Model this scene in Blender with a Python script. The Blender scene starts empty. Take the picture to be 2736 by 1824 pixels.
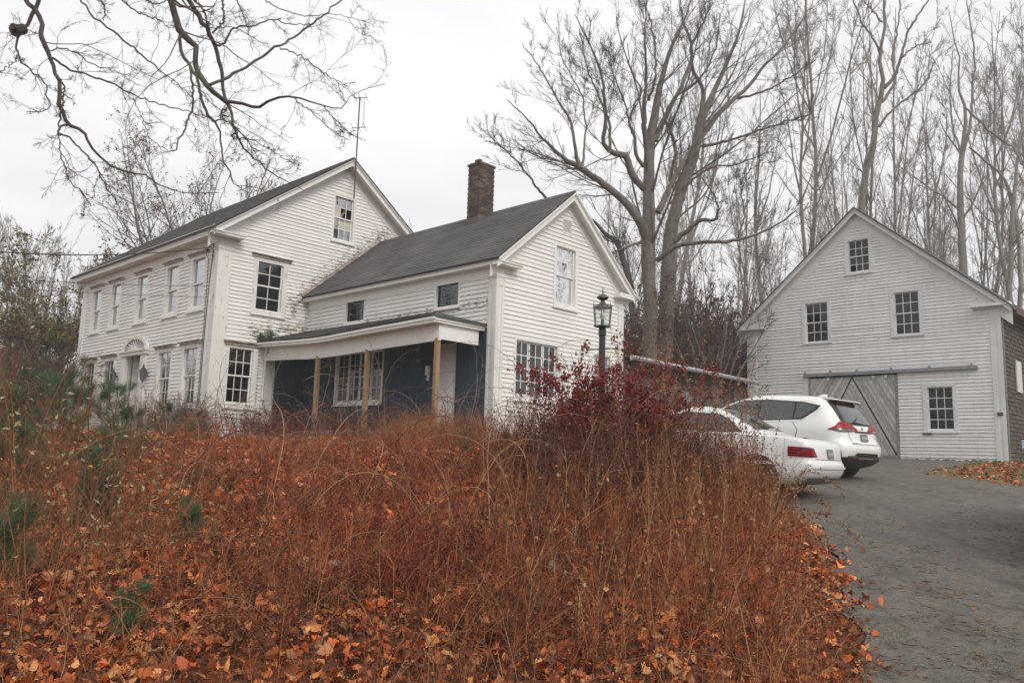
import bpy, math, random
import numpy as np
from mathutils import Vector, Matrix
from mathutils.bvhtree import BVHTree
sc = bpy.context.scene
COL = sc.collection
rnd = random.Random(7)
RG = np.random.default_rng(11)

# ------------------------------------------------------------------ camera
F_PX, PITCH, ROLL = 2161.0, 0.14333, 0.029844
cp, sp, cr, sr = math.cos(PITCH), math.sin(PITCH), math.cos(ROLL), math.sin(ROLL)
RIGHT = np.array([cr, -sr * sp, sr * cp]); UP = np.array([-sr, -cr * sp, cr * cp]); FWD = np.array([0, cp, sp])
cam_d = bpy.data.cameras.new('camera'); cam = bpy.data.objects.new('camera', cam_d); COL.objects.link(cam)
cam_d.sensor_width = 36; cam_d.lens = F_PX / 2736 * 36; cam_d.clip_start = .05; cam_d.clip_end = 3000
cam.matrix_world = Matrix(((RIGHT[0], UP[0], -FWD[0], 0), (RIGHT[1], UP[1], -FWD[1], 0), (RIGHT[2], UP[2], -FWD[2], 0), (0, 0, 0, 1)))
sc.camera = cam
# ------------------------------------------------------------------ sky and sun (overcast)
SUN_EL, SUN_AZ = math.radians(40), math.radians(148)      # azimuth from +Y, clockwise
w = bpy.data.worlds.new('World'); sc.world = w; w.use_nodes = True
nt = w.node_tree; nt.nodes.clear()
def wn(t, **k):
    n = nt.nodes.new(t)
    for a, v in k.items():
        if a.startswith('i_'): n.inputs[a[2:].replace('_', ' ')].default_value = v
        else: setattr(n, a, v)
    return n
sky = wn('ShaderNodeTexSky', sky_type='NISHITA', sun_disc=False, sun_elevation=SUN_EL, sun_rotation=SUN_AZ)
tc = wn('ShaderNodeTexCoord'); mp = wn('ShaderNodeMapping'); mp.inputs['Scale'].default_value = (1.2, 1.2, 4.5)
nz = wn('ShaderNodeTexNoise'); nz.inputs['Scale'].default_value = 1.6; nz.inputs['Detail'].default_value = 5; nz.inputs['Roughness'].default_value = .5
rp = wn('ShaderNodeValToRGB'); rp.color_ramp.elements[0].position = .3; rp.color_ramp.elements[0].color = (.65, .65, .67, 1)
rp.color_ramp.elements[1].position = .7; rp.color_ramp.elements[1].color = (.84, .835, .835, 1)
mixs = wn('ShaderNodeMixRGB'); mixs.inputs[0].default_value = .97
sc10 = wn('ShaderNodeMixRGB', blend_type='MULTIPLY'); sc10.inputs[0].default_value = 1; sc10.inputs[2].default_value = (.1, .1, .1, 1)
sc10.use_clamp = False
bg = wn('ShaderNodeBackground'); bg.inputs[1].default_value = 1.06
out = wn('ShaderNodeOutputWorld')
L = nt.links.new
L(tc.outputs['Generated'], mp.inputs[0]); L(mp.outputs[0], nz.inputs['Vector']); L(nz.outputs['Fac'], rp.inputs[0])
L(sky.outputs[0], sc10.inputs[1]); L(sc10.outputs[0], mixs.inputs[1]); L(rp.outputs[0], mixs.inputs[2]); L(mixs.outputs[0], bg.inputs[0]); L(bg.outputs[0], out.inputs[0])
sl = bpy.data.lights.new('sun', 'SUN'); sl.energy = 1.5; sl.angle = math.radians(25); sl.color = (1, .95, .88)
so = bpy.data.objects.new('sun', sl); COL.objects.link(so)
sd = Vector((math.sin(SUN_AZ) * math.cos(SUN_EL), math.cos(SUN_AZ) * math.cos(SUN_EL), math.sin(SUN_EL)))
so.rotation_euler = sd.to_track_quat('Z', 'Y').to_euler()
sc.view_settings.view_transform = 'Standard'; sc.view_settings.look = 'None'; sc.view_settings.exposure = .44; sc.view_settings.gamma = 1
sc.view_settings.use_curve_mapping = False
sc.cycles.max_bounces = 6; sc.cycles.transparent_max_bounces = 12; sc.cycles.diffuse_bounces = 3; sc.cycles.glossy_bounces = 3

# ------------------------------------------------------------------ helpers
def at(px, py, Y):
    d = RIGHT * (px - 1368) / F_PX + UP * (912 - py) / F_PX + FWD
    return d * (Y / d[1])
def tag(o, label=None, cat=None, group=None, kind=None):
    if label: o['label'] = label
    if cat: o['category'] = cat
    if group: o['group'] = group
    if kind: o['kind'] = kind
    return o
def empty(name, loc=(0, 0, 0), rz=0, parent=None):
    o = bpy.data.objects.new(name, None); COL.objects.link(o); o.location = loc; o.rotation_euler = (0, 0, rz); o.parent = parent
    o.empty_display_size = .2
    return o
def link(name, me, parent=None, mat=None):
    if mat is not None and not me.materials:
        for m_ in (mat if isinstance(mat, (list, tuple)) else [mat]): me.materials.append(m_)
    o = bpy.data.objects.new(name, me); COL.objects.link(o); o.parent = parent
    return o
def ss(a, b, x):
    t = np.clip((np.asarray(x, float) - a) / (b - a), 0, 1); return t * t * (3 - 2 * t)

class Frame:            # a wall plane: s along, d outward, z up
    def __init__(self, o, s, n): self.o = np.array(o, float); self.s = np.array(s, float); self.n = np.array(n, float)
    def p(self, s, d, z): return tuple(self.o + self.s * s + self.n * d + np.array([0, 0, z]))
ID = Frame((0, 0, 0), (1, 0, 0), (0, 1, 0))
class MB:
    def __init__(self): self.v = []; self.f = []; self.m = []
    def raw(self, vs, fs, mi=0):
        b = len(self.v); self.v += [tuple(map(float, q)) for q in vs]; self.f += [tuple(b + i for i in f) for f in fs]; self.m += [mi] * len(fs); return self
    def hexa(self, q, mi=0):      # q: 4 bottom, 4 top
        return self.raw(q, [(0, 3, 2, 1), (4, 5, 6, 7), (0, 1, 5, 4), (1, 2, 6, 5), (2, 3, 7, 6), (3, 0, 4, 7)], mi)
    def box(self, s0, s1, d0, d1, z0, z1, W=ID, mi=0):
        p = W.p; return self.hexa([p(s0, d0, z0), p(s1, d0, z0), p(s1, d1, z0), p(s0, d1, z0), p(s0, d0, z1), p(s1, d0, z1), p(s1, d1, z1), p(s0, d1, z1)], mi)
    def prism(self, poly, d0, d1, W=ID, mi=0):   # polygon of (s, z), extruded in d
        n = len(poly); vs = [W.p(s, d0, z) for s, z in poly] + [W.p(s, d1, z) for s, z in poly]
        return self.raw(vs, [tuple(range(n)), tuple(range(2 * n - 1, n - 1, -1))] + [(i, (i + 1) % n, n + (i + 1) % n, n + i) for i in range(n)], mi)
    def bar(self, a, b, r, sides=6, mi=0, r2=None):
        a, b = Vector(a), Vector(b); t = (b - a).normalized(); u = t.orthogonal().normalized(); v_ = t.cross(u); r2 = r if r2 is None else r2
        vs = [a + (u * math.cos(k * math.tau / sides) + v_ * math.sin(k * math.tau / sides)) * r for k in range(sides)] + \
             [b + (u * math.cos(k * math.tau / sides) + v_ * math.sin(k * math.tau / sides)) * r2 for k in range(sides)]
        return self.raw(vs, [(i, (i + 1) % sides, sides + (i + 1) % sides, sides + i) for i in range(sides)] + [tuple(range(sides))[::-1], tuple(range(sides, 2 * sides))], mi)
    def lathe(self, c, prof, sides=16, mi=0):     # prof (r, z)
        c = np.array(c, float); vs = [c + np.array([r * math.cos(k * math.tau / sides), r * math.sin(k * math.tau / sides), z]) for r, z in prof for k in range(sides)]
        fs = [(j * sides + i, j * sides + (i + 1) % sides, (j + 1) * sides + (i + 1) % sides, (j + 1) * sides + i) for j in range(len(prof) - 1) for i in range(sides)]
        return self.raw(vs, fs + [tuple(range(sides))[::-1], tuple(range((len(prof) - 1) * sides, len(prof) * sides))], mi)
    def build(self, name, mat, parent=None, smooth=False, label=None, kind=None):
        me = bpy.data.meshes.new(name); me.from_pydata(self.v, [], self.f)
        for m_ in (mat if isinstance(mat, (list, tuple)) else [mat]): me.materials.append(m_)
        if any(self.m): me.polygons.foreach_set('material_index', self.m)
        if smooth: me.polygons.foreach_set('use_smooth', [True] * len(self.f))
        me.update(); o = bpy.data.objects.new(name, me); COL.objects.link(o); o.parent = parent
        if label: o['label'] = label
        if kind: o['kind'] = kind
        return o

# ------------------------------------------------------------------ materials
class NT:
    def __init__(self, name):
        self.m = bpy.data.materials.new(name); self.m.use_nodes = True; self.t = self.m.node_tree
        self.b = self.t.nodes['Principled BSDF']; self.o = self.t.nodes['Material Output']
    def n(self, t, ins=None, **k):
        n = self.t.nodes.new(t)
        for a, v in k.items(): setattr(n, a, v)
        for a, v in (ins or {}).items():
            if isinstance(v, bpy.types.NodeSocket): self.t.links.new(v, n.inputs[a])
            else: n.inputs[a].default_value = v
        return n
    def l(self, a, b): self.t.links.new(a, b)
    def obj(self, scale=(1, 1, 1)):
        c = self.n('ShaderNodeTexCoord'); return self.n('ShaderNodeMapping', {'Vector': c.outputs['Object'], 'Scale': scale}).outputs[0]
    def noise(self, vec, scale, detail=4, rough=.55): return self.n('ShaderNodeTexNoise', {'Vector': vec, 'Scale': scale, 'Detail': detail, 'Roughness': rough}).outputs['Fac']
    def ramp(self, fac, stops):
        r = self.n('ShaderNodeValToRGB', {'Fac': fac}); e = r.color_ramp.elements
        while len(e) < len(stops): e.new(.5)
        for x, (p, c) in zip(e, stops):
            x.position = p; x.color = (c, c, c, 1) if isinstance(c, (int, float)) else (*c, 1)
        return r.outputs[0]
    def mix(self, fac, a, b, bt='MIX'):
        return self.n('ShaderNodeMixRGB', {0: fac, 1: a if isinstance(a, bpy.types.NodeSocket) else (*a, 1), 2: b if isinstance(b, bpy.types.NodeSocket) else (*b, 1)}, blend_type=bt).outputs[0]
    def math(self, op, a, b=0.): return self.n('ShaderNodeMath', {0: a, 1: b}, operation=op).outputs[0]
    def bump(self, h, s, dist=.01): self.l(self.n('ShaderNodeBump', {'Height': h, 'Strength': s, 'Distance': dist}).outputs[0], self.b.inputs['Normal'])
    def done(self, col=None, rough=.6, **k):
        if col is not None:
            if isinstance(col, bpy.types.NodeSocket): self.l(col, self.b.inputs['Base Color'])
            else: self.b.inputs['Base Color'].default_value = (*col, 1)
        if isinstance(rough, bpy.types.NodeSocket): self.l(rough, self.b.inputs['Roughness'])
        else: self.b.inputs['Roughness'].default_value = rough
        for a, v in k.items(): self.b.inputs[a.replace('_', ' ')].default_value = v
        return self.m
def plain(name, col, rough=.6, var=.15, scale=6., bump=.15, orand=.0, stretch=(1, 1, 1), **k):
    N = NT(name); v = N.obj(stretch); f = N.noise(v, scale, 6, .6)
    c = N.ramp(f, [(.25, tuple(x * (1 - var) for x in col)), (.75, tuple(min(1, x * (1 + var)) for x in col))])
    if orand:
        r = N.n('ShaderNodeObjectInfo').outputs['Random']
        c = N.mix(1., c, N.ramp(r, [(0, 1 - orand), (1, 1.)]), 'MULTIPLY')
    if bump: N.bump(f, bump, .006)
    return N.done(c, rough, **k)
def white_paint(name, base=(.83, .81, .775), peel=.60, under=(.20, .165, .135), lines=None, dirt=.16, grime=(.50, .45, .36), grain=(1.6, 1.6, 9)):
    """Old lead paint: hue drift, rain streaks, flakes off the bare grey wood; 'lines' are places where it has worn off most."""
    N = NT(name); v = N.obj()
    c = N.ramp(N.noise(v, .9, 5), [(.3, tuple(x * .90 for x in base)), (.7, base)])
    st = N.noise(N.obj((5, 5, .6)), 2.2, 4)
    c = N.mix(N.ramp(st, [(.48, 0.), (.8, dirt)]), c, grime)
    fl = N.noise(N.obj(grain), 3.2, 8, .68)
    thr = None
    if lines:
        sep = N.n('ShaderNodeSeparateXYZ', {0: v})
        acc = None
        for (y0, z0, y1, z1, wd, amt) in lines:       # distance to a segment in the wall plane (y, z) or (x, z) when y0 is a tuple
            ax = 'Y'
            if isinstance(y0, tuple): ax, y0 = y0
            L_ = math.hypot(y1 - y0, z1 - z0); tx, tz = (y1 - y0) / L_, (z1 - z0) / L_
            a = N.math('SUBTRACT', sep.outputs[ax], y0); b = N.math('SUBTRACT', sep.outputs['Z'], z0)
            al = N.math('ADD', N.math('MULTIPLY', a, tx), N.math('MULTIPLY', b, tz))
            al = N.math('MINIMUM', N.math('MAXIMUM', al, 0.), L_)
            dx = N.math('SUBTRACT', a, N.math('MULTIPLY', al, tx)); dz = N.math('SUBTRACT', b, N.math('MULTIPLY', al, tz))
            d = N.math('SQRT', N.math('ADD', N.math('MULTIPLY', dx, dx), N.math('MULTIPLY', dz, dz)))
            g = N.math('MULTIPLY', N.math('MAXIMUM', N.math('SUBTRACT', 1., N.math('DIVIDE', d, wd)), 0.), amt)
            acc = g if acc is None else N.math('MAXIMUM', acc, g)
        fl = N.math('ADD', fl, acc)
    m = N.ramp(fl, [(peel, 0.), (peel + .02, 1.)])
    c = N.mix(m, c, N.ramp(N.noise(N.obj((3, 3, 30)), 4, 5), [(.3, tuple(x * .7 for x in under)), (.7, tuple(x * 1.5 for x in under))]))
    r = N.n('ShaderNodeObjectInfo').outputs['Random']
    c = N.mix(1., c, N.ramp(r, [(0, .93), (1, 1.)]), 'MULTIPLY')
    N.bump(N.mix(.5, N.noise(v, 60, 3), m), .25, .004)
    return N.done(c, .62)
def attr_mat(name, rough=.7, spec=.3, var=.25, scale=30., trans=0.):
    N = NT(name); a = N.n('ShaderNodeAttribute', attribute_name='tint').outputs['Color']
    f = N.noise(N.obj(), scale, 3); c = N.mix(1., a, N.ramp(f, [(.3, 1 - var), (.7, 1.)]), 'MULTIPLY')
    m = N.done(c, rough); N.b.inputs['Specular IOR Level'].default_value = spec
    if trans:
        tr = N.n('ShaderNodeBsdfTranslucent', {'Color': c}); mx = N.n('ShaderNodeMixShader', {0: trans, 1: N.b.outputs[0], 2: tr.outputs[0]}); N.l(mx.outputs[0], N.o.inputs[0])
    return m
def glass_mat(name, ior=1.5, tint=(.75, .78, .78), rough=.01, wob=.0):
    N = NT(name); r0 = min(.95, 2 * ((ior - 1) / (ior + 1)) ** 2); lw = N.n('ShaderNodeLayerWeight', {'Blend': .5}).outputs['Facing']; fa = N.math('ADD', N.math('MULTIPLY', N.math('POWER', lw, 4.), 1 - r0), r0); g = N.n('ShaderNodeBsdfGlossy', {'Color': (.95, .96, .97, 1), 'Roughness': rough}); t = N.n('ShaderNodeBsdfTransparent', {'Color': (*tint, 1)})
    if wob:
        bp = N.n('ShaderNodeBump', {'Height': N.noise(N.obj(), 3.5, 2), 'Strength': wob, 'Distance': .02}); N.l(bp.outputs[0], g.inputs['Normal'])
    mx = N.n('ShaderNodeMixShader', {0: fa, 1: t.outputs[0], 2: g.outputs[0]}); N.l(mx.outputs[0], N.o.inputs[0]); N.t.nodes.remove(N.b); return N.m
M = {}
M['gable'] = white_paint('old white paint on the gable', lines=[(2.4, 4.25, 5.6, 7.1, .75, .19), (1.2, 3.35, 2.95, 3.7, .5, .17)], peel=.655)
M['paint'] = white_paint('old white paint', peel=.70)
M['ellfront'] = white_paint('peeling paint above the porch', lines=[(('X', .0), 3.5, 7.7, 3.62, .38, .17), (('X', 6.0), 3.55, 7.7, 3.6, .4, .15)], peel=.675)
M['trim'] = white_paint('white trim paint', base=(.81, .795, .765), peel=.68, dirt=.22, grain=(7, 7, 1.2))
M['worn'] = white_paint('worn trim paint', base=(.78, .76, .72), peel=.62, dirt=.35, grime=(.46, .42, .36), grain=(7, 7, 1.))
M['cap'] = white_paint('weathered window head paint', base=(.55, .48, .42), peel=.50, dirt=.8, grime=(.26, .2, .16))
M['barn'] = white_paint('flaking barn paint', base=(.80, .79, .77), peel=.635, under=(.24, .215, .185), dirt=.36, lines=[(('X', 5.5), .25, 10., .3, .35, .16)], grime=(.46, .42, .34))
M['barntrim'] = white_paint('barn trim paint', base=(.74, .74, .73), peel=.63, under=(.26, .24, .21), dirt=.3, grain=(6, 6, 1.2))
M['sash'] = plain('sash paint', (.74, .73, .71), .5, .1, 8, .05)
M['dark'] = plain('dark interior', (.035, .033, .032), .9, .2, 2, 0)
M['glass'] = glass_mat('old window glass', 1.5, (.55, .58, .58), .012, .12)
M['storm'] = glass_mat('storm window glass', 2.6, (.5, .53, .54), .02, .14)
M['mirror'] = glass_mat('reflecting glass', 4.6, (.4, .42, .42), .015, .12)
M['darkglass'] = glass_mat('dusty dark glass', 1.32, (.35, .36, .36), .03, .1)
M['thin'] = glass_mat('lantern glass', 1.5, (.86, .93, .90), .02)
M['curtain'] = plain('net curtain', (.42, .41, .38), .9, .2, 9, 0, stretch=(8, 8, .4))
M['board'] = plain('pale board in a window', (.50, .47, .42), .8, .15, 6)
M['blue'] = plain('dark blue porch boards', (.015, .040, .070), .75, .35, 3, .1, stretch=(4, 4, .6))
M['soffit'] = plain('tan porch paint', (.62, .53, .45), .7, .15, 4)
M['post'] = plain('treated timber post', (.31, .20, .095), .75, .4, 5, .2, stretch=(5, 5, .8))
M['door'] = plain('off white door', (.66, .62, .58), .5, .06, 3, .0)
M['iron'] = plain('black iron', (.02, .02, .022), .45, .3, 20, .1)
M['bronze'] = plain('dull lamp metal', (.085, .08, .075), .42, .35, 18, .1, Metallic=.4)
M['postpaint'] = plain('black lamp post paint', (.022, .026, .028), .38, .5, 12, .15)
M['rust'] = plain('rusty bar', (.075, .045, .035), .7, .4, 30, .2)
M['metal'] = plain('galvanised metal', (.50, .51, .52), .4, .2, 10, .1, Metallic=.6)
M['mast'] = plain('rusty antenna mast', (.10, .055, .045), .7, .4, 20, .1)
M['stone'] = plain('foundation stone', (.22, .2, .18), .9, .3, 5, .5)
M['mortar'] = plain('chimney mortar', (.24, .21, .18), .95, .2, 12, .4)
N = NT('sooty brick'); v = N.obj(); r = N.n('ShaderNodeObjectInfo').outputs['Random']
c = N.ramp(r, [(0, (.035, .028, .026)), (.3, (.075, .045, .038)), (.6, (.13, .065, .045)), (.85, (.125, .095, .07)), (1, (.20, .155, .11))])
c = N.mix(N.ramp(N.noise(v, 7, 5), [(.4, 0.), (.75, .75)]), c, (.06, .05, .045)); N.bump(N.noise(v, 60, 4), .6, .006); M['brick'] = N.done(c, .9)
def roof_mat(name, a, b, moss):
    N = NT(name); v = N.obj()
    c = N.ramp(N.noise(v, 42, 3, .7), [(.3, a), (.7, b)])
    c = N.mix(N.ramp(N.noise(v, .8, 5), [(.4, 0.), (.75, .45)]), c, tuple(x * 1.9 for x in b))
    c = N.mix(N.ramp(N.noise(v, 55, 2), [(.70, 0.), (.74, .8)]), c, moss)
    r = N.n('ShaderNodeObjectInfo').outputs['Random']; c = N.mix(1., c, N.ramp(r, [(0, .8), (1, 1.1)]), 'MULTIPLY')
    N.bump(N.noise(v, 90, 3), .5, .004); return N.done(c, .9)
M['roof'] = roof_mat('asphalt shingle', (.038, .036, .038), (.105, .098, .098), (.25, .26, .24))
M['oldroof'] = roof_mat('mossy shingle', (.035, .036, .033), (.075, .075, .068), (.2, .22, .17))
M['shedwood'] = plain('brown weathered boards darkened for shade', (.13, .112, .098), .9, .5, 3.5, .35, orand=.5, stretch=(14, 14, 1.2))  # shed sits in shadow: that shade is put into this darker board colour
M['greenblind'] = plain('green blind', (.13, .20, .17), .6, .2, 6, 0)
M['rough'] = plain('weathered barn boards', (.25, .245, .235), .85, .45, 3.5, .35, orand=.35, stretch=(14, 14, 1.2))
N = NT('diagonal grey boards'); v = N.obj((10, 10, 2)); f = N.noise(v, 3, 6, .7)
c = N.ramp(f, [(.3, (.27, .26, .245)), (.55, (.52, .505, .48)), (.8, (.70, .68, .65))]); r = N.n('ShaderNodeObjectInfo').outputs['Random']
c = N.mix(1., c, N.ramp(r, [(0, .65), (1, 1.05)]), 'MULTIPLY'); N.bump(f, .4, .006); M['diag'] = N.done(c, .85)
M['shingle'] = plain('brown wall shingles', (.12, .09, .072), .9, .5, 6, .4, orand=.55)
M['track'] = plain('grey painted steel track', (.21, .235, .255), .45, .2, 8, .1)
M['brown'] = plain('brown fascia', (.14, .07, .045), .8, .3, 5)
M['green'] = plain('moss', (.045, .07, .02), .95, .4, 20, .5)
N = NT('asphalt'); v = N.obj(); f = N.noise(v, 55, 3, .75); g = N.noise(v, .55, 5)
c = N.ramp(f, [(.34, (.030, .028, .026)), (.50, (.075, .069, .062)), (.64, (.19, .178, .16)), (.78, (.42, .40, .36))])
c = N.mix(N.ramp(g, [(.35, 0.), (.7, .45)]), c, (.155, .143, .125))
c = N.mix(N.ramp(N.noise(v, 2.4, 6, .65), [(.50, 0.), (.62, .7)]), c, (.045, .042, .038))
vo = N.n('ShaderNodeTexVoronoi', {'Vector': N.n('ShaderNodeMixRGB', {0: .25, 1: v, 2: N.n('ShaderNodeTexNoise', {'Vector': v, 'Scale': 2.6, 'Detail': 8}).outputs['Color']}).outputs[0], 'Scale': 1.4}, feature='DISTANCE_TO_EDGE')
ck = N.math('MULTIPLY', N.ramp(vo.outputs['Distance'], [(.003, .85), (.009, 0.)]), N.ramp(N.noise(v, .6, 3), [(.50, 0.), (.54, 1.)]))
c = N.mix(ck, c, (.02, .02, .02)); N.bump(f, .9, .014)
c = N.mix(N.ramp(N.noise(v, 9, 4, .7), [(.45, 0.), (.62, .45)]), c, (.19, .178, .155))
c = N.mix(N.ramp(N.noise(N.obj((2.2, .35, 1)), .9, 3), [(.5, 0.), (.7, .4)]), c, (.05, .047, .043))
c = N.mix(1., c, (1., .94, .86), 'MULTIPLY')
M['asphalt'] = N.done(c, N.ramp(g, [(.3, .55), (.7, .85)]))
N = NT('leafy ground'); v = N.obj(); f = N.noise(v, 14, 6, .7)
c = N.ramp(f, [(.3, (.035, .014, .008)), (.5, (.14, .05, .02)), (.62, (.25, .095, .035)), (.78, (.34, .17, .07))])
N.bump(f, .9, .03); M['ground'] = N.done(c, .9)
N = NT('lawn and litter'); v = N.obj(); f = N.noise(v, 9, 6, .7)
c = N.ramp(f, [(.3, (.05, .045, .02)), (.5, (.13, .10, .04)), (.6, (.10, .11, .035)), (.8, (.30, .15, .06))]); N.bump(f, .7, .02); M['lawn'] = N.done(c, .9)
def bark_mat(name, a, b, lichen):
    N = NT(name); v = N.obj((1, 1, .22)); f = N.noise(v, 14, 6, .7)
    c = N.ramp(f, [(.32, a), (.62, b)]); c = N.mix(N.ramp(N.noise(N.obj(), 1.3, 4), [(.52, 0.), (.62, .6)]), c, lichen)
    N.bump(f, .8, .03); return N.done(c, .9)
M['bark'] = bark_mat('grey brown bark', (.07, .056, .045), (.22, .185, .155), (.17, .175, .12))
M['barkfar'] = bark_mat('woods bark', (.13, .11, .095), (.26, .23, .20), (.22, .22, .18))  # lightened so the colour stands in for haze over the far trees
M['barkdark'] = bark_mat('wet dark bark', (.022, .017, .016), (.085, .066, .056), (.12, .13, .07))
M['twigfar'] = plain('far twigs', (.24, .20, .175), .9, .2, 1, 0)  # distance haze put into the colour as a paler tone
M['twig'] = plain('fine twigs', (.115, .088, .076), .9, .25, 1, 0)
M['veg'] = attr_mat('dry stems', .75, .15)
M['leaf'] = attr_mat('fallen leaf', .55, .35, .3, 40., .12)
M['needle'] = attr_mat('pine needles', .6, .3, .2)
# vehicles
M['carwhite'] = plain('white car paint', (.80, .80, .77), .25, .015, 2, 0, Coat_Weight=.8, Coat_Roughness=.06)
M['carwhite2'] = plain('aged white car paint', (.76, .76, .745), .33, .03, 2, 0, Coat_Weight=.4, Coat_Roughness=.15)
M['cargrey'] = plain('grey car paint', (.12, .13, .13), .3, .03, 2, 0, Metallic=.5)
M['carglass'] = glass_mat('car window glass', 1.6, (.16, .23, .21), .01)
M['blacktrim'] = plain('black plastic', (.018, .018, .019), .5, .1, 30, .05)
M['gap'] = plain('panel gap', (.02, .02, .02), .8, 0.01, 5, 0)
M['redlens'] = plain('red lamp lens', (.27, .006, .012), .35, .3, 5, 0, Specular_IOR_Level=.25)
M['reddark'] = plain('dark red lens', (.14, .01, .015), .2, .25, 9, 0, Coat_Weight=.6)
M['smoke'] = plain('smoked lens', (.10, .08, .08), .15, .2, 6, 0, Coat_Weight=.6)
M['chrome'] = plain('chrome', (.7, .7, .7), .15, .05, 5, 0, Metallic=1.)
M['rubber'] = plain('tyre rubber', (.02, .02, .02), .8, .2, 20, .2)
M['rim'] = plain('alloy rim', (.35, .35, .36), .35, .1, 5, 0, Metallic=.7)
M['plate'] = plain('number plate', (.16, .17, .18), .5, .2, 8, 0)
M['platelight'] = plain('number plate marks', (.5, .5, .48), .5, .1, 8, 0)
M['seat'] = plain('dark car seats', (.05, .045, .04), .9, .2, 5, 0)
M['redsign'] = plain('faded red card', (.42, .05, .045), .6, .1, 5, 0)
M['wire'] = plain('black wire', (.02, .02, .02), .6, .1, 5, 0)
M['bulb'] = plain('lamp bulb', (.72, .68, .52), .3, .05, 5, 0)

# ------------------------------------------------------------------ terrain
DY = np.array([-200, 0, 4, 5.5, 8, 12.3, 15.8, 20, 26, 33, 45, 300.]); DZ = np.array([-1.7, -1.6, -1.5, -1.38, -1.07, -.62, -.31, -.04, .30, .44, .75, 5.])
FY = np.array([-200, 0, 3.7, 6, 8, 10, 12, 14, 17, 20, 26, 33, 45, 300.]); FZ = np.array([-1.5, -1.42, -1.12, -.86, -.60, -.30, -.04, .10, .24, .31, .34, .45, .75, 5.])
EY = np.array([-200, 0, 5.3, 8.4, 10.7, 11.6, 12.4, 17, 18.6, 22.3, 27.4, 33.2]); EX = np.array([1.2, 1.2, 2.25, 3.3, 3.9, 2.6, .6, .8, 1.0, 4.2, 8.9, 10.2])
def xe(y): return np.interp(y, EY, EX)
def hgt(x, y):
    x = np.asarray(x, float); y = np.asarray(y, float)
    e = np.where(y < 11, xe(y), 3.9 - np.clip(y - 11, 0, 3))
    k = ss(-1.3, .15, x - e)
    z = np.interp(y, FY, FZ) * (1 - k) + np.interp(y, DY, DZ) * k
    off = (1 - k)
    z = z + off * (.05 * np.sin(x * 1.3 + y * .7) + .035 * np.sin(x * 2.9 - y * 1.9 + 1) + .02 * np.sin(5.1 * x + 3.3 * y))
    return z
# ------------------------------------------------------------------ ground sheets
def ground_sheet():
    t = np.linspace(-1, 1, 181); gx = np.sign(t) * (np.abs(t) ** 2.6) * 330 + t * 14; ty = np.linspace(-1, 1, 201); gy = 9 + np.sign(ty) * (np.abs(ty) ** 2.6) * 360 + ty * 16
    X, Y = np.meshgrid(gx, gy); Z = hgt(X, Y)
    V = np.stack([X, Y, Z], -1).reshape(-1, 3); n, m = X.shape
    i = np.arange(n * m).reshape(n, m); F = np.stack([i[:-1, :-1], i[:-1, 1:], i[1:, 1:], i[1:, :-1]], -1).reshape(-1, 4)
    return V, F
def np_mesh(name, V, F, tint=None, smooth=False):
    me = bpy.data.meshes.new(name); V = np.asarray(V, np.float32); F = np.asarray(F, np.int32); k = F.shape[1]
    me.vertices.add(len(V)); me.vertices.foreach_set('co', V.ravel()); me.loops.add(F.size); me.loops.foreach_set('vertex_index', F.ravel())
    me.polygons.add(len(F)); me.polygons.foreach_set('loop_start', np.arange(0, F.size, k, dtype=np.int32))
    if smooth: me.polygons.foreach_set('use_smooth', np.ones(len(F), bool))
    me.update(calc_edges=True)
    if tint is not None:
        a = me.color_attributes.new('tint', 'FLOAT_COLOR', 'POINT'); c = np.ones((len(V), 4), np.float32); c[:, :3] = tint; a.data.foreach_set('color', c.ravel())
    return me
V_, F_ = ground_sheet(); ground = link('ground', np_mesh('ground', V_, F_, smooth=True), None, M['ground']); tag(ground, 'gently rising ground thick with dead leaves', kind='structure')
def strip(name, ys, xl, xr, dz, mat, nx=14):
    V = []; 
    for y, a, b in zip(ys, xl, xr):
        x = np.linspace(a, b, nx); V.append(np.stack([x, np.full(nx, y), hgt(x, np.full(nx, y)) + dz], -1))
    V = np.array(V); n, m = V.shape[:2]; i = np.arange(n * m).reshape(n, m)
    return link(name, np_mesh(name, V.reshape(-1, 3), np.stack([i[:-1, :-1], i[:-1, 1:], i[1:, 1:], i[1:, :-1]], -1).reshape(-1, 4), smooth=True), None, mat)
ys = np.concatenate([np.linspace(-30, 2, 12), np.linspace(2.3, 33.2, 130)])
wig = .10 * np.sin(ys * 2.3) + .06 * np.sin(ys * 5.1)
IY = [-30, 15.2, 15.8, 17.5, 18.8, 19.6, 22, 25.2, 26.6, 33.2]; IX = [12.5, 12.5, 10.3, 9.75, 9.62, 9.9, 11.9, 14.6, 16.3, 10.4]
xr_ = np.where(ys < 15.2, 12.5, np.interp(ys, IY, IX))
drv = strip('driveway', ys, xe(ys) + wig, xr_ + .5 * wig, .03, M['asphalt'], 40); tag(drv, 'cracked grey asphalt driveway climbing to the white barn', kind='structure')
yl = np.linspace(13.2, 22, 30); lawn = strip('lawn', yl, np.full(30, -19.), np.interp(yl, [13, 17, 18.6, 22], [.4, .6, .6, 3.2]), .012, M['lawn'], 60)
tag(lawn, 'worn tan grass strip in front of the white farmhouse', kind='structure')
yv = np.linspace(15.3, 27.5, 40); verge = strip('grass_verge', yv, np.interp(yv, IY, IX) + .02 * np.sin(yv * 9), np.full(40, 26.), .02, M['lawn'], 50)
tag(verge, 'grassy verge strewn with orange leaves in front of the barn corner', kind='structure')

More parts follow.
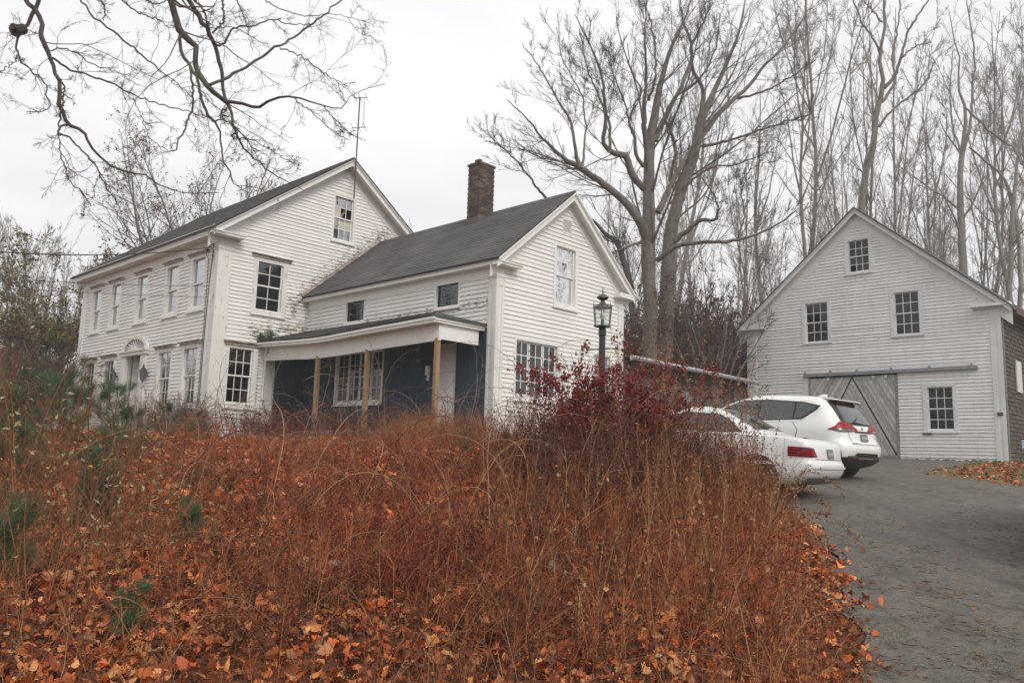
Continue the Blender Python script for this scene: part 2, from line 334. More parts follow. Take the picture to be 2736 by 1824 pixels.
# ------------------------------------------------------------------ building pieces
class Budget:          # the first 'n' pieces asked for with show=True are parts of their own, the rest is joined
    pass
def clapboards(parent, W, z0, z1, e, outline, holes, mat, rng, joined=None, longest=4.2, sag=0., butt=.030):
    z = z0
    while z < z1 - .02:
        zt = min(z + e, z1); a, b = outline((z + zt) / 2)
        if b - a > .05:
            segs = [(a, b)]
            for (h0, h1, hz0, hz1) in holes:
                if hz0 < (z + zt) / 2 < hz1:
                    ns = []
                    for p, q in segs:
                        if h1 <= p or h0 >= q: ns.append((p, q)); continue
                        if h0 > p: ns.append((p, h0))
                        if h1 < q: ns.append((h1, q))
                    segs = ns
            for p, q in segs:
                cuts = [p]
                while q - cuts[-1] > longest * 1.25: cuts.append(cuts[-1] + longest * rng.uniform(.6, 1.))
                cuts.append(q)
                for c0, c1 in zip(cuts[:-1], cuts[1:]):
                    if c1 - c0 < .03: continue
                    dz0, dz1 = rng.uniform(-.004, .004), rng.uniform(-.004, .004); f = butt + rng.uniform(-.003, .005)
                    g = .0015
                    q8 = [W.p(c0 + g, 0, z + dz0), W.p(c1 - g, 0, z + dz1), W.p(c1 - g, f, z + dz1), W.p(c0 + g, f, z + dz0),
                          W.p(c0 + g, 0, zt + .02 + dz0), W.p(c1 - g, 0, zt + .02 + dz1), W.p(c1 - g, .004, zt + .02 + dz1), W.p(c0 + g, .004, zt + .02 + dz0)]
                    if joined is not None: joined.hexa(q8)
                    else: MB().hexa(q8).build('clapboard', mat, parent)
        z += e
def backing(W, z0, z1, outline, holes, mb, d0=-.12, d1=-.004, n=90):
    zs = sorted(set([z0, z1] + [h for hh in holes for h in hh[2:4] if z0 < h < z1] + list(np.linspace(z0, z1, n))))
    for a_, b_ in zip(zs[:-1], zs[1:]):
        if b_ - a_ < .002: continue
        o0, o1 = outline(a_), outline(b_)
        zc = (a_ + b_) / 2; segs = [(o0[0], o0[1], o1[0], o1[1])] if o1[1] > o1[0] else []
        s_ = []
        for p0, q0, p1, q1 in segs:
            cur = [(p0, q0, p1, q1)]
            for (h0, h1, hz0, hz1) in holes:
                if hz0 < zc < hz1:
                    nx = []
                    for (a, b, c, d) in cur:
                        if h1 <= a or h0 >= b: nx.append((a, b, c, d)); continue
                        if h0 > a: nx.append((a, h0, c, h0))
                        if h1 < b: nx.append((h1, b, h1, d))
                    cur = nx
            s_ += cur
        for a, b, c, d in s_:
            p = W.p; mb.hexa([p(a, d0, a_), p(b, d0, a_), p(b, d1, a_), p(a, d1, a_), p(c, d0, b_), p(d, d0, b_), p(d, d1, b_), p(c, d1, b_)])
def window(parent, W, s0, s1, z0, z1, cas=(.1, .1, .1, .09), trim='trim', cols=3, rows=(2, 2), glass='glass', cap=None, sill=True, name='window', special=None, mb_extra=None,
           sashmat='sash', splits=None, muntin=.022, label=None, casd=.032, single=False):
    """sash opening s0..s1, z0..z1; parts: window (casing) > sash, pane, sill, window_head."""
    c = MB(); l, r_, t, b = cas
    c.box(s0 - l, s0, 0, casd, z0 - b, z1 + t, W).box(s1, s1 + r_, 0, casd, z0 - b, z1 + t, W).box(s0, s1, 0, casd, z1, z1 + t, W)
    c.box(s0, s1, 0, casd, z0 - b, z0, W)
    j = .012; c.box(s0 - .001, s0 + j, -.115, casd - .004, z0, z1, W).box(s1 - j, s1 + .001, -.115, casd - .004, z0, z1, W).box(s0 + j, s1 - j, -.115, casd - .004, z1 - j, z1 + .001, W).box(s0 + j, s1 - j, -.115, casd - .004, z0 - .001, z0 + j, W)
    win = c.build(name, M[trim], parent, label=label)
    if sill:
        MB().hexa([W.p(s0 - l - .02, .0, z0 - b - .03), W.p(s1 + r_ + .02, 0, z0 - b - .03), W.p(s1 + r_ + .02, .075, z0 - b - .035), W.p(s0 - l - .02, .075, z0 - b - .035),
                   W.p(s0 - l - .02, .0, z0 - b + .02), W.p(s1 + r_ + .02, 0, z0 - b + .02), W.p(s1 + r_ + .02, .075, z0 - b), W.p(s0 - l - .02, .075, z0 - b)]).build('sill', M[trim], win)
    if cap:
        a, b_, zc, hh, dd = cap
        m = MB(); m.box(a + .03, b_ - .03, 0, dd * .55, zc, zc + hh * .5, W); m.box(a + .012, b_ - .012, 0, dd * .8, zc + hh * .5, zc + hh * .72, W)
        m.hexa([W.p(a, 0, zc + hh * .72), W.p(b_, 0, zc + hh * .72), W.p(b_, dd, zc + hh * .72), W.p(a, dd, zc + hh * .72), W.p(a, 0, zc + hh * 1.05), W.p(b_, 0, zc + hh * 1.05), W.p(b_, dd, zc + hh * .9), W.p(a, dd, zc + hh * .9)])
        m.build('window_head', M['cap' if not isinstance(trim, str) or trim != 'barntrim' else trim], win)
    units = splits or [(s0 + j, s1 - j)]
    for ui, (u0, u1) in enumerate(units):
        zm = (z0 + z1) / 2
        levels = [(z0 + j, z1 - j, rows[0], -.035)] if len(rows) == 1 else [(zm - .015, z1 - j, rows[0], -.035), (z0 + j, zm + .02, rows[1], -.07)]
        for li, (a, b_, nr, d) in enumerate(levels):
            st = .036; sm = MB(); dd = .03
            sm.box(u0, u0 + st, d - dd, d, a, b_, W).box(u1 - st, u1, d - dd, d, a, b_, W).box(u0 + st, u1 - st, d - dd, d, b_ - st, b_, W).box(u0 + st, u1 - st, d - dd, d, a, a + st * 1.2, W)
            gx0, gx1, gz0, gz1 = u0 + st, u1 - st, a + st * 1.2, b_ - st; nc = cols
            if single and li == 1: nc = 1; nr = 1
            for k in range(1, nc): x = gx0 + (gx1 - gx0) * k / nc; sm.box(x - muntin / 2, x + muntin / 2, d - .022, d - .003, gz0, gz1, W)
            for k in range(1, nr): zz = gz0 + (gz1 - gz0) * k / nr; sm.box(gx0, gx1, d - .0222, d - .0028, zz - muntin / 2, zz + muntin / 2, W)
            sm.build('sash', M[sashmat], win)
            for cx in range(nc):
                for ry in range(nr):
                    x0 = gx0 + (gx1 - gx0) * cx / nc; x1 = gx0 + (gx1 - gx0) * (cx + 1) / nc; y0 = gz0 + (gz1 - gz0) * ry / nr; y1 = gz0 + (gz1 - gz0) * (ry + 1) / nr
                    gm = glass; key = (ui, li, cx, ry)
                    if special and key in special:
                        gm = special[key]
                        if gm is None: continue
                    dp = d - .012 + rnd.uniform(-.001, .001); tl = rnd.uniform(-.0022, .0022)
                    MB().hexa([W.p(x0, dp - .004 + tl, y0), W.p(x1, dp - .004 - tl, y0), W.p(x1, dp - tl, y0), W.p(x0, dp + tl, y0), W.p(x0, dp - .004 - tl, y1), W.p(x1, dp - .004 + tl, y1), W.p(x1, dp + tl * .3, y1), W.p(x0, dp - tl * .3, y1)]).build('pane', M[gm], win)
    return win
def courses(parent, o, along, up, nrm, length, slope, mat, rng, e=.13, tab=.305, name='shingle_course', lenf=None):
    """rows of three-tab shingles: each course one piece, its tabs cut apart by slots"""
    o, along, up, nrm = [np.array(q, float) for q in (o, along, up, nrm)]
    k = 0; y = 0.
    while y < slope - .01:
        m = MB(); yt = min(y + e + .03, slope); x = -(k % 2) * tab / 2; lo, hi = lenf(y) if lenf else (0, length)
        while x < hi:
            a, b = max(x + .004, lo), min(x + tab - .004, hi)
            if b - a > .02:
                dn = rng.uniform(-.006, .006); th = .010 + rng.uniform(0, .004)
                P = lambda s, u_, n_: o + along * s + up * u_ + nrm * n_
                m.hexa([P(a, y + dn, 0), P(b, y + dn, 0), P(b, yt, 0), P(a, yt, 0), P(a, y + dn, th), P(b, y + dn, th), P(b, yt, .002), P(a, yt, .002)])
            x += tab
        if m.v: m.build(name, mat, parent)
        y += e; k += 1

# ------------------------------------------------------------------ the farmhouse
PSI = .76
house = empty('farmhouse', (-8.218, 22.0, 0), -PSI); tag(house, 'old white clapboard farmhouse with low wing and sagging blue porch', 'house')
HS = np.array([math.cos(PSI), -math.sin(PSI), 0]); HN = np.array([math.sin(PSI), math.cos(PSI), 0]); HO = np.array([-8.218, 22.0, 0])
def hw(x, y, z): return HO + HS * x + HN * y + np.array([0, 0, z])
V1, LE, WE = 2.95, 7.986, 5.021; HB = .33; EB = .56
WG = Frame((0, 0, 0), (0, 1, 0), (1, 0, 0)); WF = Frame((0, 0, 0), (-1, 0, 0), (0, -1, 0)); WEF = Frame((0, V1, 0), (1, 0, 0), (0, -1, 0)); WEG = Frame((LE, 0, 0), (0, 1, 0), (1, 0, 0))
rw = random.Random(3)
RID, GS = 3.994, .737     # main ridge (s) and slope
def main_out(z):           # wall outline of the main gable under the roof
    top = 9.22 - .1; 
    if z < 6.15: return (0, 7.988)
    t = (top - z) / GS; return (RID - t, RID + t)
def ellcut(z):             # the wing's roof crosses the main gable; hide boards behind it
    return None
g_holes = [(1.177, 2.008, 3.991, 5.471), (.495, 1.246, 1.261, 2.855), (3.627, 4.361, 6.645, 8.076)]
m = MB(); backing(WG, HB, 9.1, main_out, g_holes, m); wall_g = m.build('wall', M['dark'], house, label='gable end wall of the main block, paint flaking beside the wing roof')
def gab_out(z):
    a, b = main_out(z); a += .0
    er = 6.80 + .06 - (5.46 - V1) * 0
    if z < 4.6: b = min(b, V1)                          # the wing covers the rest
    elif z < 6.85: b = min(b, V1 + (z - 4.80) / .83 + .12)
    return (a + (.36 if z < 5.62 else 0.), b)
def gab2(z):               # the bit right of the wing ridge
    a, b = main_out(z); c = 5.46 + (6.86 - z) / .83 - .1
    return (max(c, 5.2), b) if z > 4.9 and z < 6.85 else (0, 0)
clapboards(wall_g, WG, HB, 9.02, .1085, gab_out, g_holes, M['gable'], rw)
clapboards(wall_g, WG, HB, 9.02, .1085, gab2, [], M['gable'], rw)
# front
f_up = [8.902, 7.194, 5.037, 2.858, 1.169]; f_lo = [8.93, 7.22, 2.90, 1.22]
f_holes = [(c - .39, c + .39, 3.968, 5.457) for c in f_up] + [(c - .43, c + .43, 1.22, 2.86) for c in f_lo] + [(4.59, 5.56, .45, 2.88)]
m = MB(); backing(WF, HB, 6.15, lambda z: (0, 10.253), f_holes, m); wall_f = m.build('wall', M['dark'], house, label='long front wall with five upper windows')
j = MB(); clapboards(None, WF, HB, 5.62, .1085, lambda z: (.38, 10.0), f_holes + [(4.14, 6.02, .3, 3.0)], None, rw, joined=j); jo = j.build('clapboards', M['paint'], wall_f, kind='stuff')
mb = MB(); mb.box(-10.25, 0, 7.87, 7.988, HB, 6.1); mb.box(-10.25, -10.13, 0.1, 7.9, HB, 6.1)
mb.prism([(0.1, 6.1), (7.9, 6.1), (RID, 9.0)], 10.13, 10.25, Frame((0, 0, 0), (0, 1, 0), (-1, 0, 0))); mb.build('wall', M['paint'], house, label='plain rear walls')
mb = MB(); mb.box(-10.1, -.15, .15, 7.8, 3.3, 3.4).box(-10.1, -.15, .15, 7.8, 6.0, 6.08).box(.0, 7.8, V1 + .15, 7.8, 3.2, 3.3); mb.build('light_stop_floors', M['dark'], house)  # unseen floor slabs added to stop light from the lower windows
mb = MB(); mb.box(-10.2, -.03, .03, 7.95, -.1, HB).box(-.03, LE - .03, V1 + .03, V1 + WE - .03, -.1, EB - .02); mb.build('foundation', M['stone'], house)
# corner pilasters
def pilaster(W, s0, s1, z0, zn, ztop, mat='trim', d=.036, arch=True, parent=house):
    m = MB(); m.box(s0, s1, 0, d, z0, ztop, W); a, b = s0 + (s1 - s0) * .30, s1 - (s1 - s0) * .30
    m.box(s0, a, d, d + .014, z0, zn - .2, W).box(b, s1, d, d + .014, z0, zn - .2, W).box(s0, s1, d, d + .014, zn - .2, zn, W).box(a, b, d, d + .014, z0, z0 + .35, W)
    m.box(s0 - .015, s1 + .015, 0, d + .035, zn, zn + .055, W).box(s0 - .006, s1 + .006, 0, d + .022, zn - .04, zn, W)
    return m.build('corner_pilaster', M[mat], parent)
pilaster(WG, -.0505, .36, HB, 5.55, 5.86, 'worn'); pilaster(WF, .0005, .40, HB, 5.55, 5.86, 'worn'); pilaster(WF, 9.88, 10.26, HB, 5.55, 5.86)
# cornice along the front, eave return, rakes
m = MB(); W = WF
m.box(-.0, 10.253, 0, .03, 5.60, 5.87, W).box(-.37, 10.62, 0, .34, 5.87, 5.93, W)
m.hexa([W.p(-.37, .30, 5.93), W.p(10.62, .30, 5.93), W.p(10.62, .345, 5.93), W.p(-.37, .345, 5.93), W.p(-.37, .30, 6.10), W.p(10.62, .30, 6.10), W.p(10.62, .385, 6.10), W.p(-.37, .385, 6.10)])
m.build('cornice', M['trim'], house)
m = MB(); m.box(-.34, .55, 0.001, .37, 5.872, 5.935, WG).hexa([WG.p(-.34, 0, 5.94), WG.p(.57, 0, 5.94), WG.p(.57, .39, 5.94), WG.p(-.38, .39, 5.94), WG.p(-.34, 0, 6.06), WG.p(.57, 0, 6.06), WG.p(.57, .395, 5.985), WG.p(-.38, .395, 5.985)]); m.build('eave_return', M['trim'], house)
def rake(W, sr_, zr, slope, half, over, mat, parent, fr=.28, fasc=.17, thick=.0):
    """raking cornice both sides of a gable: frieze board on the wall, soffit, and the stepped crown at the roof edge"""
    for sg in (-1, 1):
        m = MB(); e = half
        def q(s, dz): return (sr_ + sg * s, zr - slope * s + dz)
        def band(d0, d1, a, b, e0=0., e1=None):
            e1 = e if e1 is None else e1
            pl = [q(e0, a), q(e1, a), q(e1, b), q(e0, b)]; m.prism(pl if sg > 0 else pl[::-1], d0, d1, W)
        band(0, .034, -.10 - fr - .12, -.10); band(.034, .055, -.17, -.10)
        band(.02, over - .02, -.14, -.10)
        band(over - .02, over + .012, -.10 - fasc * .72, -.06); band(over + .012, over + .04, -.075, -.028); band(over + .04, over + .062, -.05, -.005)
        m.build('rake_board', M[mat], parent)
rake(WG, RID, 9.26, GS, RID + .37, .33, 'trim', house)
rake(Frame((-10.253, 0, 0), (0, 1, 0), (-1, 0, 0)), RID, 9.26, GS, RID + .37, .33, 'trim', house)
# roofs
def gable_roof(parent, x0, x1, sr_, zr, slope, half, mat, rng, thick=.05, e=.13, front=True, name='roof', label=None, xa=None):
    c = math.cos(math.atan(slope)); s_ = math.sin(math.atan(slope)); rf = MB()
    for sg in (-1, 1):
        y = sr_ + sg * half; z = zr - slope * half
        rf.hexa([(x0, sr_, zr - thick), (x1, sr_, zr - thick), (x1, y, z - thick), (x0, y, z - thick), (x0, sr_, zr - .002), (x1, sr_, zr - .002), (x1, y, z - .002), (x0, y, z - .002)])
    r_ = rf.build(name, M['blacktrim'] if mat is None else M['dark'], parent, label=label); ln = half / c
    courses(r_, (x0, sr_ - half, zr - slope * half), (1, 0, 0), (0, c, s_), (0, -s_, c), x1 - x0, ln, mat, rng, e)
    # the far slope needs no cut pieces
    m = MB(); m.hexa([(x0, sr_, zr), (x1, sr_, zr), (x1, sr_ + half, zr - slope * half), (x0, sr_ + half, zr - slope * half), (x0, sr_, zr + .01), (x1, sr_, zr + .01), (x1, sr_ + half, zr - slope * half + .01), (x0, sr_ + half, zr - slope * half + .01)])
    m.hexa([(x0, sr_ - .12, zr - .12 * slope + .012), (x1, sr_ - .12, zr - .12 * slope + .012), (x1, sr_, zr + .012), (x0, sr_, zr + .012), (x0, sr_ - .12, zr - .12 * slope + .022), (x1, sr_ - .12, zr - .12 * slope + .022), (x1, sr_, zr + .03), (x0, sr_, zr + .03)])
    m.build('ridge_cap', mat, r_); return r_
gable_roof(house, -10.253 - .40, .40, RID, 9.29, GS, RID + .40, M['oldroof'], rw, e=.26, label='steep roof of the main block')
ER = V1 + WE / 2
rf2 = gable_roof(house, -.02, LE + .285, ER, 6.914, .83, WE / 2 + .27, M['roof'], rw, e=.13, label='dark shingled roof of the wing')
for o_ in [c for c in rf2.children]: pass
# wing walls
e_holes = [(1.974, 2.846, 3.652, 4.386), (5.861, 6.701, 3.687, 4.395), (1.69, 3.80, 1.40, 2.79), (5.86, 6.72, .60, 2.76)]
m = MB(); backing(WEF, .3, 4.75, lambda z: (0.02, LE - .12), e_holes, m, n=12); wall_e = m.build('wall', M['dark'], house, label='front wall of the wing above the porch')
clapboards(wall_e, WEF, 3.02, 4.26, .1085, lambda z: (.02, 7.76), e_holes, M['ellfront'], rw)
x = .02
while x < 7.76:
    x2 = min(x + .135, 7.76)
    for (a, b) in ([(EB, 1.33), (2.87, 3.0)] if (x2 > 1.62 and x < 3.87) else [(2.78, 3.0)] if (x2 > 5.85 and x < 6.74) else [(EB, 3.0)]):
        if x2 > x: MB().box(x + .004, x2 - .004, .0, .02 + rw.uniform(0, .003), a, b, WEF).build('porch_wall_board', M['blue'], wall_e)
    x += .135
MB().box(.02, 7.76, 0, .008, .4, 3.02, WEF).build('wall_sheathing', M['blue'], wall_e) if False else None
el_out = lambda z: (V1, V1 + WE) if z < 4.7 else (ER - (6.82 - z) / .83, ER + (6.82 - z) / .83)
eg_holes = [(5.057, 5.847, 3.934, 5.444), (3.652, 5.179, 1.476, 2.827), (5.30, 5.63, 5.83, 6.18), (6.68, 7.40, 1.25, 2.80)]
m = MB(); backing(WEG, .3, 6.78, el_out, eg_holes, m); wall_eg = m.build('wall', M['dark'], house, label='gable end wall of the wing')
def eo(z): a, b = el_out(z); return (a + (.2 if z < 4.3 else 0), b - (.2 if z < 4.3 else 0))
clapboards(wall_eg, WEG, EB, 6.7, .1085, eo, eg_holes, M['paint'], rw)
MB().box(0, LE, V1 + WE - .12, V1 + WE, .3, 4.7).build('wall', M['paint'], house, label='rear wall of the wing')
pilaster(WEG, V1 - .0505, V1 + .225, .35, 4.22, 4.5, 'worn'); pilaster(WEG, 7.73, 7.972, .35, 4.22, 4.5); pilaster(Frame((0, V1, 0), (1, 0, 0), (0, -1, 0)), 7.76, LE - .0005, .35, 4.22, 4.5, 'worn')
m = MB(); W = WEF; m.box(.02, LE, 0, .026, 4.25, 4.50, W).box(.02, LE + .26, 0, .23, 4.47, 4.52, W)
m.hexa([W.p(.0, .20, 4.52), W.p(LE + .27, .20, 4.52), W.p(LE + .27, .235, 4.52), W.p(0, .235, 4.52), W.p(0, .2, 4.62), W.p(LE + .27, .2, 4.62), W.p(LE + .27, .262, 4.62), W.p(0, .262, 4.62)]); m.build('cornice', M['trim'], house)
m = MB(); m.box(V1 - .22, V1 + .58, .001, .26, 4.473, 4.525, WEG).hexa([WEG.p(V1 - .22, 0, 4.53), WEG.p(V1 + .6, 0, 4.53), WEG.p(V1 + .6, .28, 4.53), WEG.p(V1 - .25, .28, 4.53), WEG.p(V1 - .22, 0, 4.62), WEG.p(V1 + .6, 0, 4.62), WEG.p(V1 + .6, .28, 4.57), WEG.p(V1 - .25, .28, 4.57)])
m.build('eave_return', M['worn'], house)
m = MB(); m.box(7.52, 8.22, .001, .26, 4.473, 4.60, WEG); m.build('eave_return', M['trim'], house)
m = MB(); m.bar((LE - 7.9, V1 + WE + .30, 4.56), (LE + .36, V1 + WE + .30, 4.54), .065, 8); m.build('gutter', M['metal'], house)
rake(WEG, ER, 6.885, .83, WE / 2 + .25, .25, 'trim', house, fr=.20, fasc=.16)
# sloped flashing board where the wing roof meets the main gable
m = MB(); m.prism([(V1 - .27, 4.60), (ER, 6.91), (ER, 7.08), (V1 - .31, 4.68)], .001, .05, WG); m.build('flashing_board', M['cap'], house)
# main windows
for i, c in enumerate(f_up):
    window(house, WF, c - .39, c + .39, 3.968, 5.457, cas=(.13, .13, .10, .08), cols=1, rows=(1, 1), glass='storm', cap=(c - .62, c + .62, 5.53, .085, .13), sashmat='trim', label='upper front window with storm glass')
for i, c in enumerate(f_lo):
    window(house, WF, c - .43, c + .43, 1.22, 2.86, cas=(.10, .10, .09, .09), cols=2, rows=(2, 2), glass='storm', cap=(c - .68, c + .68, 2.94, .10, .14), sashmat='trim', label='lower front window behind the shrubs')
window(house, WG, 1.177, 2.008, 3.991, 5.471, cas=(.13, .13, .07, .11), cols=2, rows=(2, 2), glass='glass', cap=(.95, 2.25, 5.545, .10, .13), trim='worn', label='second floor gable window')
window(house, WG, .495, 1.246, 1.261, 2.855, cas=(.075, .14, .05, .10), cols=3, rows=(2, 2), glass='glass', cap=(.30, 1.50, 2.905, .12, .14), trim='trim', label='ground floor gable window with twelve panes')
window(house, WG, 3.627, 4.361, 6.645, 8.076, cas=(.07, .07, .06, .07), cols=3, rows=(2, 2), glass='storm', special={(0, 0, 0, 0): 'board', (0, 0, 1, 0): None, (0, 0, 2, 0): None, (0, 1, 1, 1): 'board', (0, 1, 2, 1): 'board', (0, 1, 0, 0): 'glass'}, label='attic window with missing and boarded panes', trim='trim')
m = MB(); m.hexa([WG.p(3.86, -.14, 7.33), WG.p(3.94, -.14, 7.33), WG.p(3.94, -.12, 7.33), WG.p(3.86, -.12, 7.33), WG.p(4.13, -.14, 7.75), WG.p(4.21, -.14, 7.75), WG.p(4.21, -.12, 7.75), WG.p(4.13, -.12, 7.75)]); m.build('fallen_batten', M['post'], house)
for a, b, c_, d_ in ((1.974, 2.846, 3.652, 4.386), (5.861, 6.701, 3.687, 4.395)):
    window(house, WEF, a, b, c_, d_, cas=(.06, .05, .05, .05), cols=1, rows=(1,), glass='glass', trim='trim', sashmat='iron', label='small dark window under the eaves')
    mm = MB()
    for k in range(7): zz = c_ + .06 + k * (d_ - c_ - .1) / 7; mm.hexa([WEF.p(a + .05, -.11, zz), WEF.p(b - .05, -.11, zz), WEF.p(b - .05, -.065, zz + .012), WEF.p(a + .05, -.065, zz + .012), WEF.p(a + .05, -.11, zz + .01), WEF.p(b - .05, -.11, zz + .01), WEF.p(b - .05, -.065, zz + .022), WEF.p(a + .05, -.065, zz + .022)])
    mm.build('blind', M['greenblind'], house)
window(house, WEG, 5.057, 5.847, 3.934, 5.444, cas=(.09, .085, .06, .10), cols=3, rows=(2, 1), glass='mirror', single=True, label='upper gable window mirroring bare trees', trim='trim')
window(house, WEG, 3.652, 5.179, 1.476, 2.827, cas=(.055, .08, .05, .10), cols=2, rows=(4,), glass='glass', splits=[(3.665, 4.15), (4.175, 4.665), (4.69, 5.165)], label='triple casement window in the gable end', trim='trim')
m = MB(); m.box(4.24, 4.46, -.10, -.095, 1.56, 1.72, WEG); card = m.build('red_card', M['redsign'], house)
m = MB()
for k in range(5): m.box(4.262 + k * .038, 4.280 + k * .038, -.0948, -.0935, 1.59 + .01 * (k % 2), 1.69, WEG)
m.build('card_marks', M['platelight'], card)
window(house, WEG, 6.68, 7.40, 1.25, 2.80, cas=(.06, .06, .05, .06), cols=1, rows=(1, 1), glass='storm', label='narrow grey window behind the lamp post', trim='trim')
window(house, WEF, 1.69, 3.80, 1.40, 2.79, cas=(.05, .05, .06, .07), cols=2, rows=(4,), glass='glass', splits=[(1.705, 2.21), (2.23, 2.735), (2.755, 3.26), (3.28, 3.785)], label='wide casement window on the porch', trim='trim', muntin=.018)
m = MB()
for k in range(14): xx = 3.30 + k * .034; m.box(xx, xx + .03, -.17 - .02 * (k % 2), -.165 - .02 * (k % 2), 1.42, 2.35, WEF)
for k in range(7): xx = 2.26 + k * .03; m.box(xx, xx + .027, -.17 - .02 * (k % 2), -.165 - .02 * (k % 2), 1.42, 2.0, WEF)
m.build('curtain', M['curtain'], house)
m = MB(); m.box(5.28, 5.65, 0, .03, 5.80, 6.21, WEG); 
m = MB(); m.box(5.28, 5.30, 0, .03, 5.81, 6.20, WEG).box(5.63, 5.65, 0, .03, 5.81, 6.20, WEG).box(5.30, 5.63, 0, .03, 6.18, 6.20, WEG).box(5.30, 5.63, 0, .03, 5.81, 5.83, WEG); vent = m.build('gable_vent', M['sash'], house)
MB().box(5.30, 5.63, -.03, -.02, 5.83, 6.18, WEG).build('vent_back', M['cap'], vent)
for k in range(9): zz = 5.84 + k * .038; MB().hexa([WEG.p(5.30, -.02, zz + .02), WEG.p(5.63, -.02, zz + .02), WEG.p(5.63, .02, zz), WEG.p(5.30, .02, zz), WEG.p(5.30, -.02, zz + .034), WEG.p(5.63, -.02, zz + .034), WEG.p(5.63, .02, zz + .022), WEG.p(5.30, .02, zz + .022)]).build('slat', M['sash'], vent)
# front door, surround, fanlight
m = MB(); m.box(5.62, 6.02, 0, .09, HB, 2.86, WF).box(4.14, 4.53, 0, .09, HB, 2.86, WF).box(5.72, 5.92, .09, .105, HB, 2.7, WF).box(4.24, 4.43, .09, .105, HB, 2.7, WF).box(4.06, 6.10, 0, .14, 2.86, 2.97, WF).box(4.02, 6.14, 0, .18, 2.97, 3.02, WF)
n_ = 22; ar = []
for k in range(n_ + 1):
    th = math.pi * k / n_; ar.append((math.cos(th), math.sin(th)))
for k in range(n_):
    (c0, s0_), (c1, s1_) = ar[k], ar[k + 1]; m.prism([(5.07 + .97 * c0, 3.02 + .46 * s0_), (5.07 + .97 * c1, 3.02 + .46 * s1_), (5.07 + .80 * c1, 3.02 + .36 * s1_), (5.07 + .80 * c0, 3.02 + .36 * s0_)], 0, .10, WF)
sur = m.build('door_surround', M['worn'], house)
m = MB(); m.prism([(5.07 + .80 * c, 3.02 + .36 * s) for c, s in ar], .050, .056, WF); m.build('fanlight_glass', M['glass'], sur)
m = MB(); m.prism([(5.07 + .80 * c, 3.02 + .36 * s) for c, s in ar], .038, .045, WF); m.build('fanlight_back', M['storm'] if 0 else M['dark'], sur)
m = MB()
for k in range(1, 12):
    th = math.pi * k / 12; c, s = math.cos(th), math.sin(th); px_, pz = -s, c
    m.prism([(5.07 + .2 * c + .013 * px_, 3.02 + .09 * s + .013 * pz), (5.07 + .8 * c + .013 * px_, 3.02 + .36 * s + .013 * pz), (5.07 + .8 * c - .013 * px_, 3.02 + .36 * s - .013 * pz), (5.07 + .2 * c - .013 * px_, 3.02 + .09 * s - .013 * pz)], .057, .075, WF)
m.prism([(5.07 + .22 * c, 3.02 + .10 * s) for c, s in ar], .057, .078, WF); m.build('fanlight_bars', M['sash'], sur)
m = MB(); m.box(4.60, 5.55, -.35, -.30, .45, 2.86, WF).box(4.60, 4.70, -.30, .0, .45, 2.86, WF) ; dr = m.build('front_door', M['door'], house)
m = MB(); m.box(4.80, 5.35, -.30, -.29, 1.3, 2.6, WF); m.build('storm_glass', M['glass'], dr)
m = MB(); m.box(5.56, 5.59, -.35, 0, .45, 2.88, WF).box(4.57, 4.59, -.35, 0, .45, 2.88, WF); m.build('door_jamb', M['worn'], dr)
m = MB(); m.box(4.2, 5.95, 0, .5, .15, .40, WF); m.build('door_step', M['stone'], house)
def sconce(W, s, z, sc_=1.):
    c = np.array(W.p(s, .16, z)); k = sc_
    m = MB(); m.bar(W.p(s, 0, z), W.p(s, .10, z + .03), .02 * k).bar(W.p(s, 0, z - .06), W.p(s, .012, z - .06), .06 * k, 10)
    m.lathe(c, [(.03 * k, .10 * k), (.095 * k, .085 * k), (.04 * k, .17 * k), (.02 * k, .20 * k), (.025 * k, .22 * k), (.004, .27 * k)], 8)
    m.lathe(c, [(.03 * k, -.14 * k), (.06 * k, -.12 * k), (.055 * k, -.105 * k)], 8); m.lathe(c, [(.008, -.20 * k), (.02 * k, -.15 * k)], 6)
    for a in range(6):
        th = a * math.tau / 6; m.bar(c + np.array([math.cos(th) * .055, math.sin(th) * .055, -.11]) * k, c + np.array([math.cos(th) * .085, math.sin(th) * .085, .09]) * k, .006, 4)
    o = m.build('wall_lantern', M['iron'], house, label=None)
    m = MB(); m.lathe(c, [(.05 * k, -.105 * k), (.08 * k, .085 * k)], 6); m.build('lantern_glass', M['glass'], o)
sconce(WF, 6.36, 2.22, 1.15); sconce(WF, 4.02, 2.2, 1.25); sconce(WEF, 5.46, 2.32, .9)
m = MB(); m.box(5.66, 5.76, .02, .10, 2.0, 2.22, WEF).box(5.68, 5.74, .02, .06, 1.86, 1.99, WEF); m.build('mailbox', M['sash'], house)
# porch
PY = V1 - 1.62
PF = Frame((0, V1, 0), (1, 0, 0), (0, -1, 0))
def sag(s): return -.055 * math.sin(math.pi * min(max(s, 0), 7.6) / 7.6) - .05 * math.exp(-((s - 2.9) / 1.6) ** 2) - .0
NX = 22; porch = MB()
ze = lambda s: 3.10 + sag(s) + .01 * s / 7.6; zw = 3.60
for k in range(NX):
    a, b = 7.68 * k / NX, 7.68 * (k + 1) / NX; 
    def wd(s): return 0. if s < 5.85 else (s - 5.85) / (7.68 - 5.85) * 1.62       # hipped right end
    def zz(s, t): return zw + (ze(s) - zw) * t / 1.62
    q = [(a, wd(a)), (b, wd(b)), (b, 1.62), (a, 1.62)]
    if q[1][1] > 1.6: q[1] = (b, 1.60)
    porch.hexa([PF.p(s, t, zz(s, t) - .05) for s, t in q] + [PF.p(s, t, zz(s, t)) for s, t in q])
pr = porch.build('porch_roof', M['oldroof'], house, label='sagging mossy porch roof')
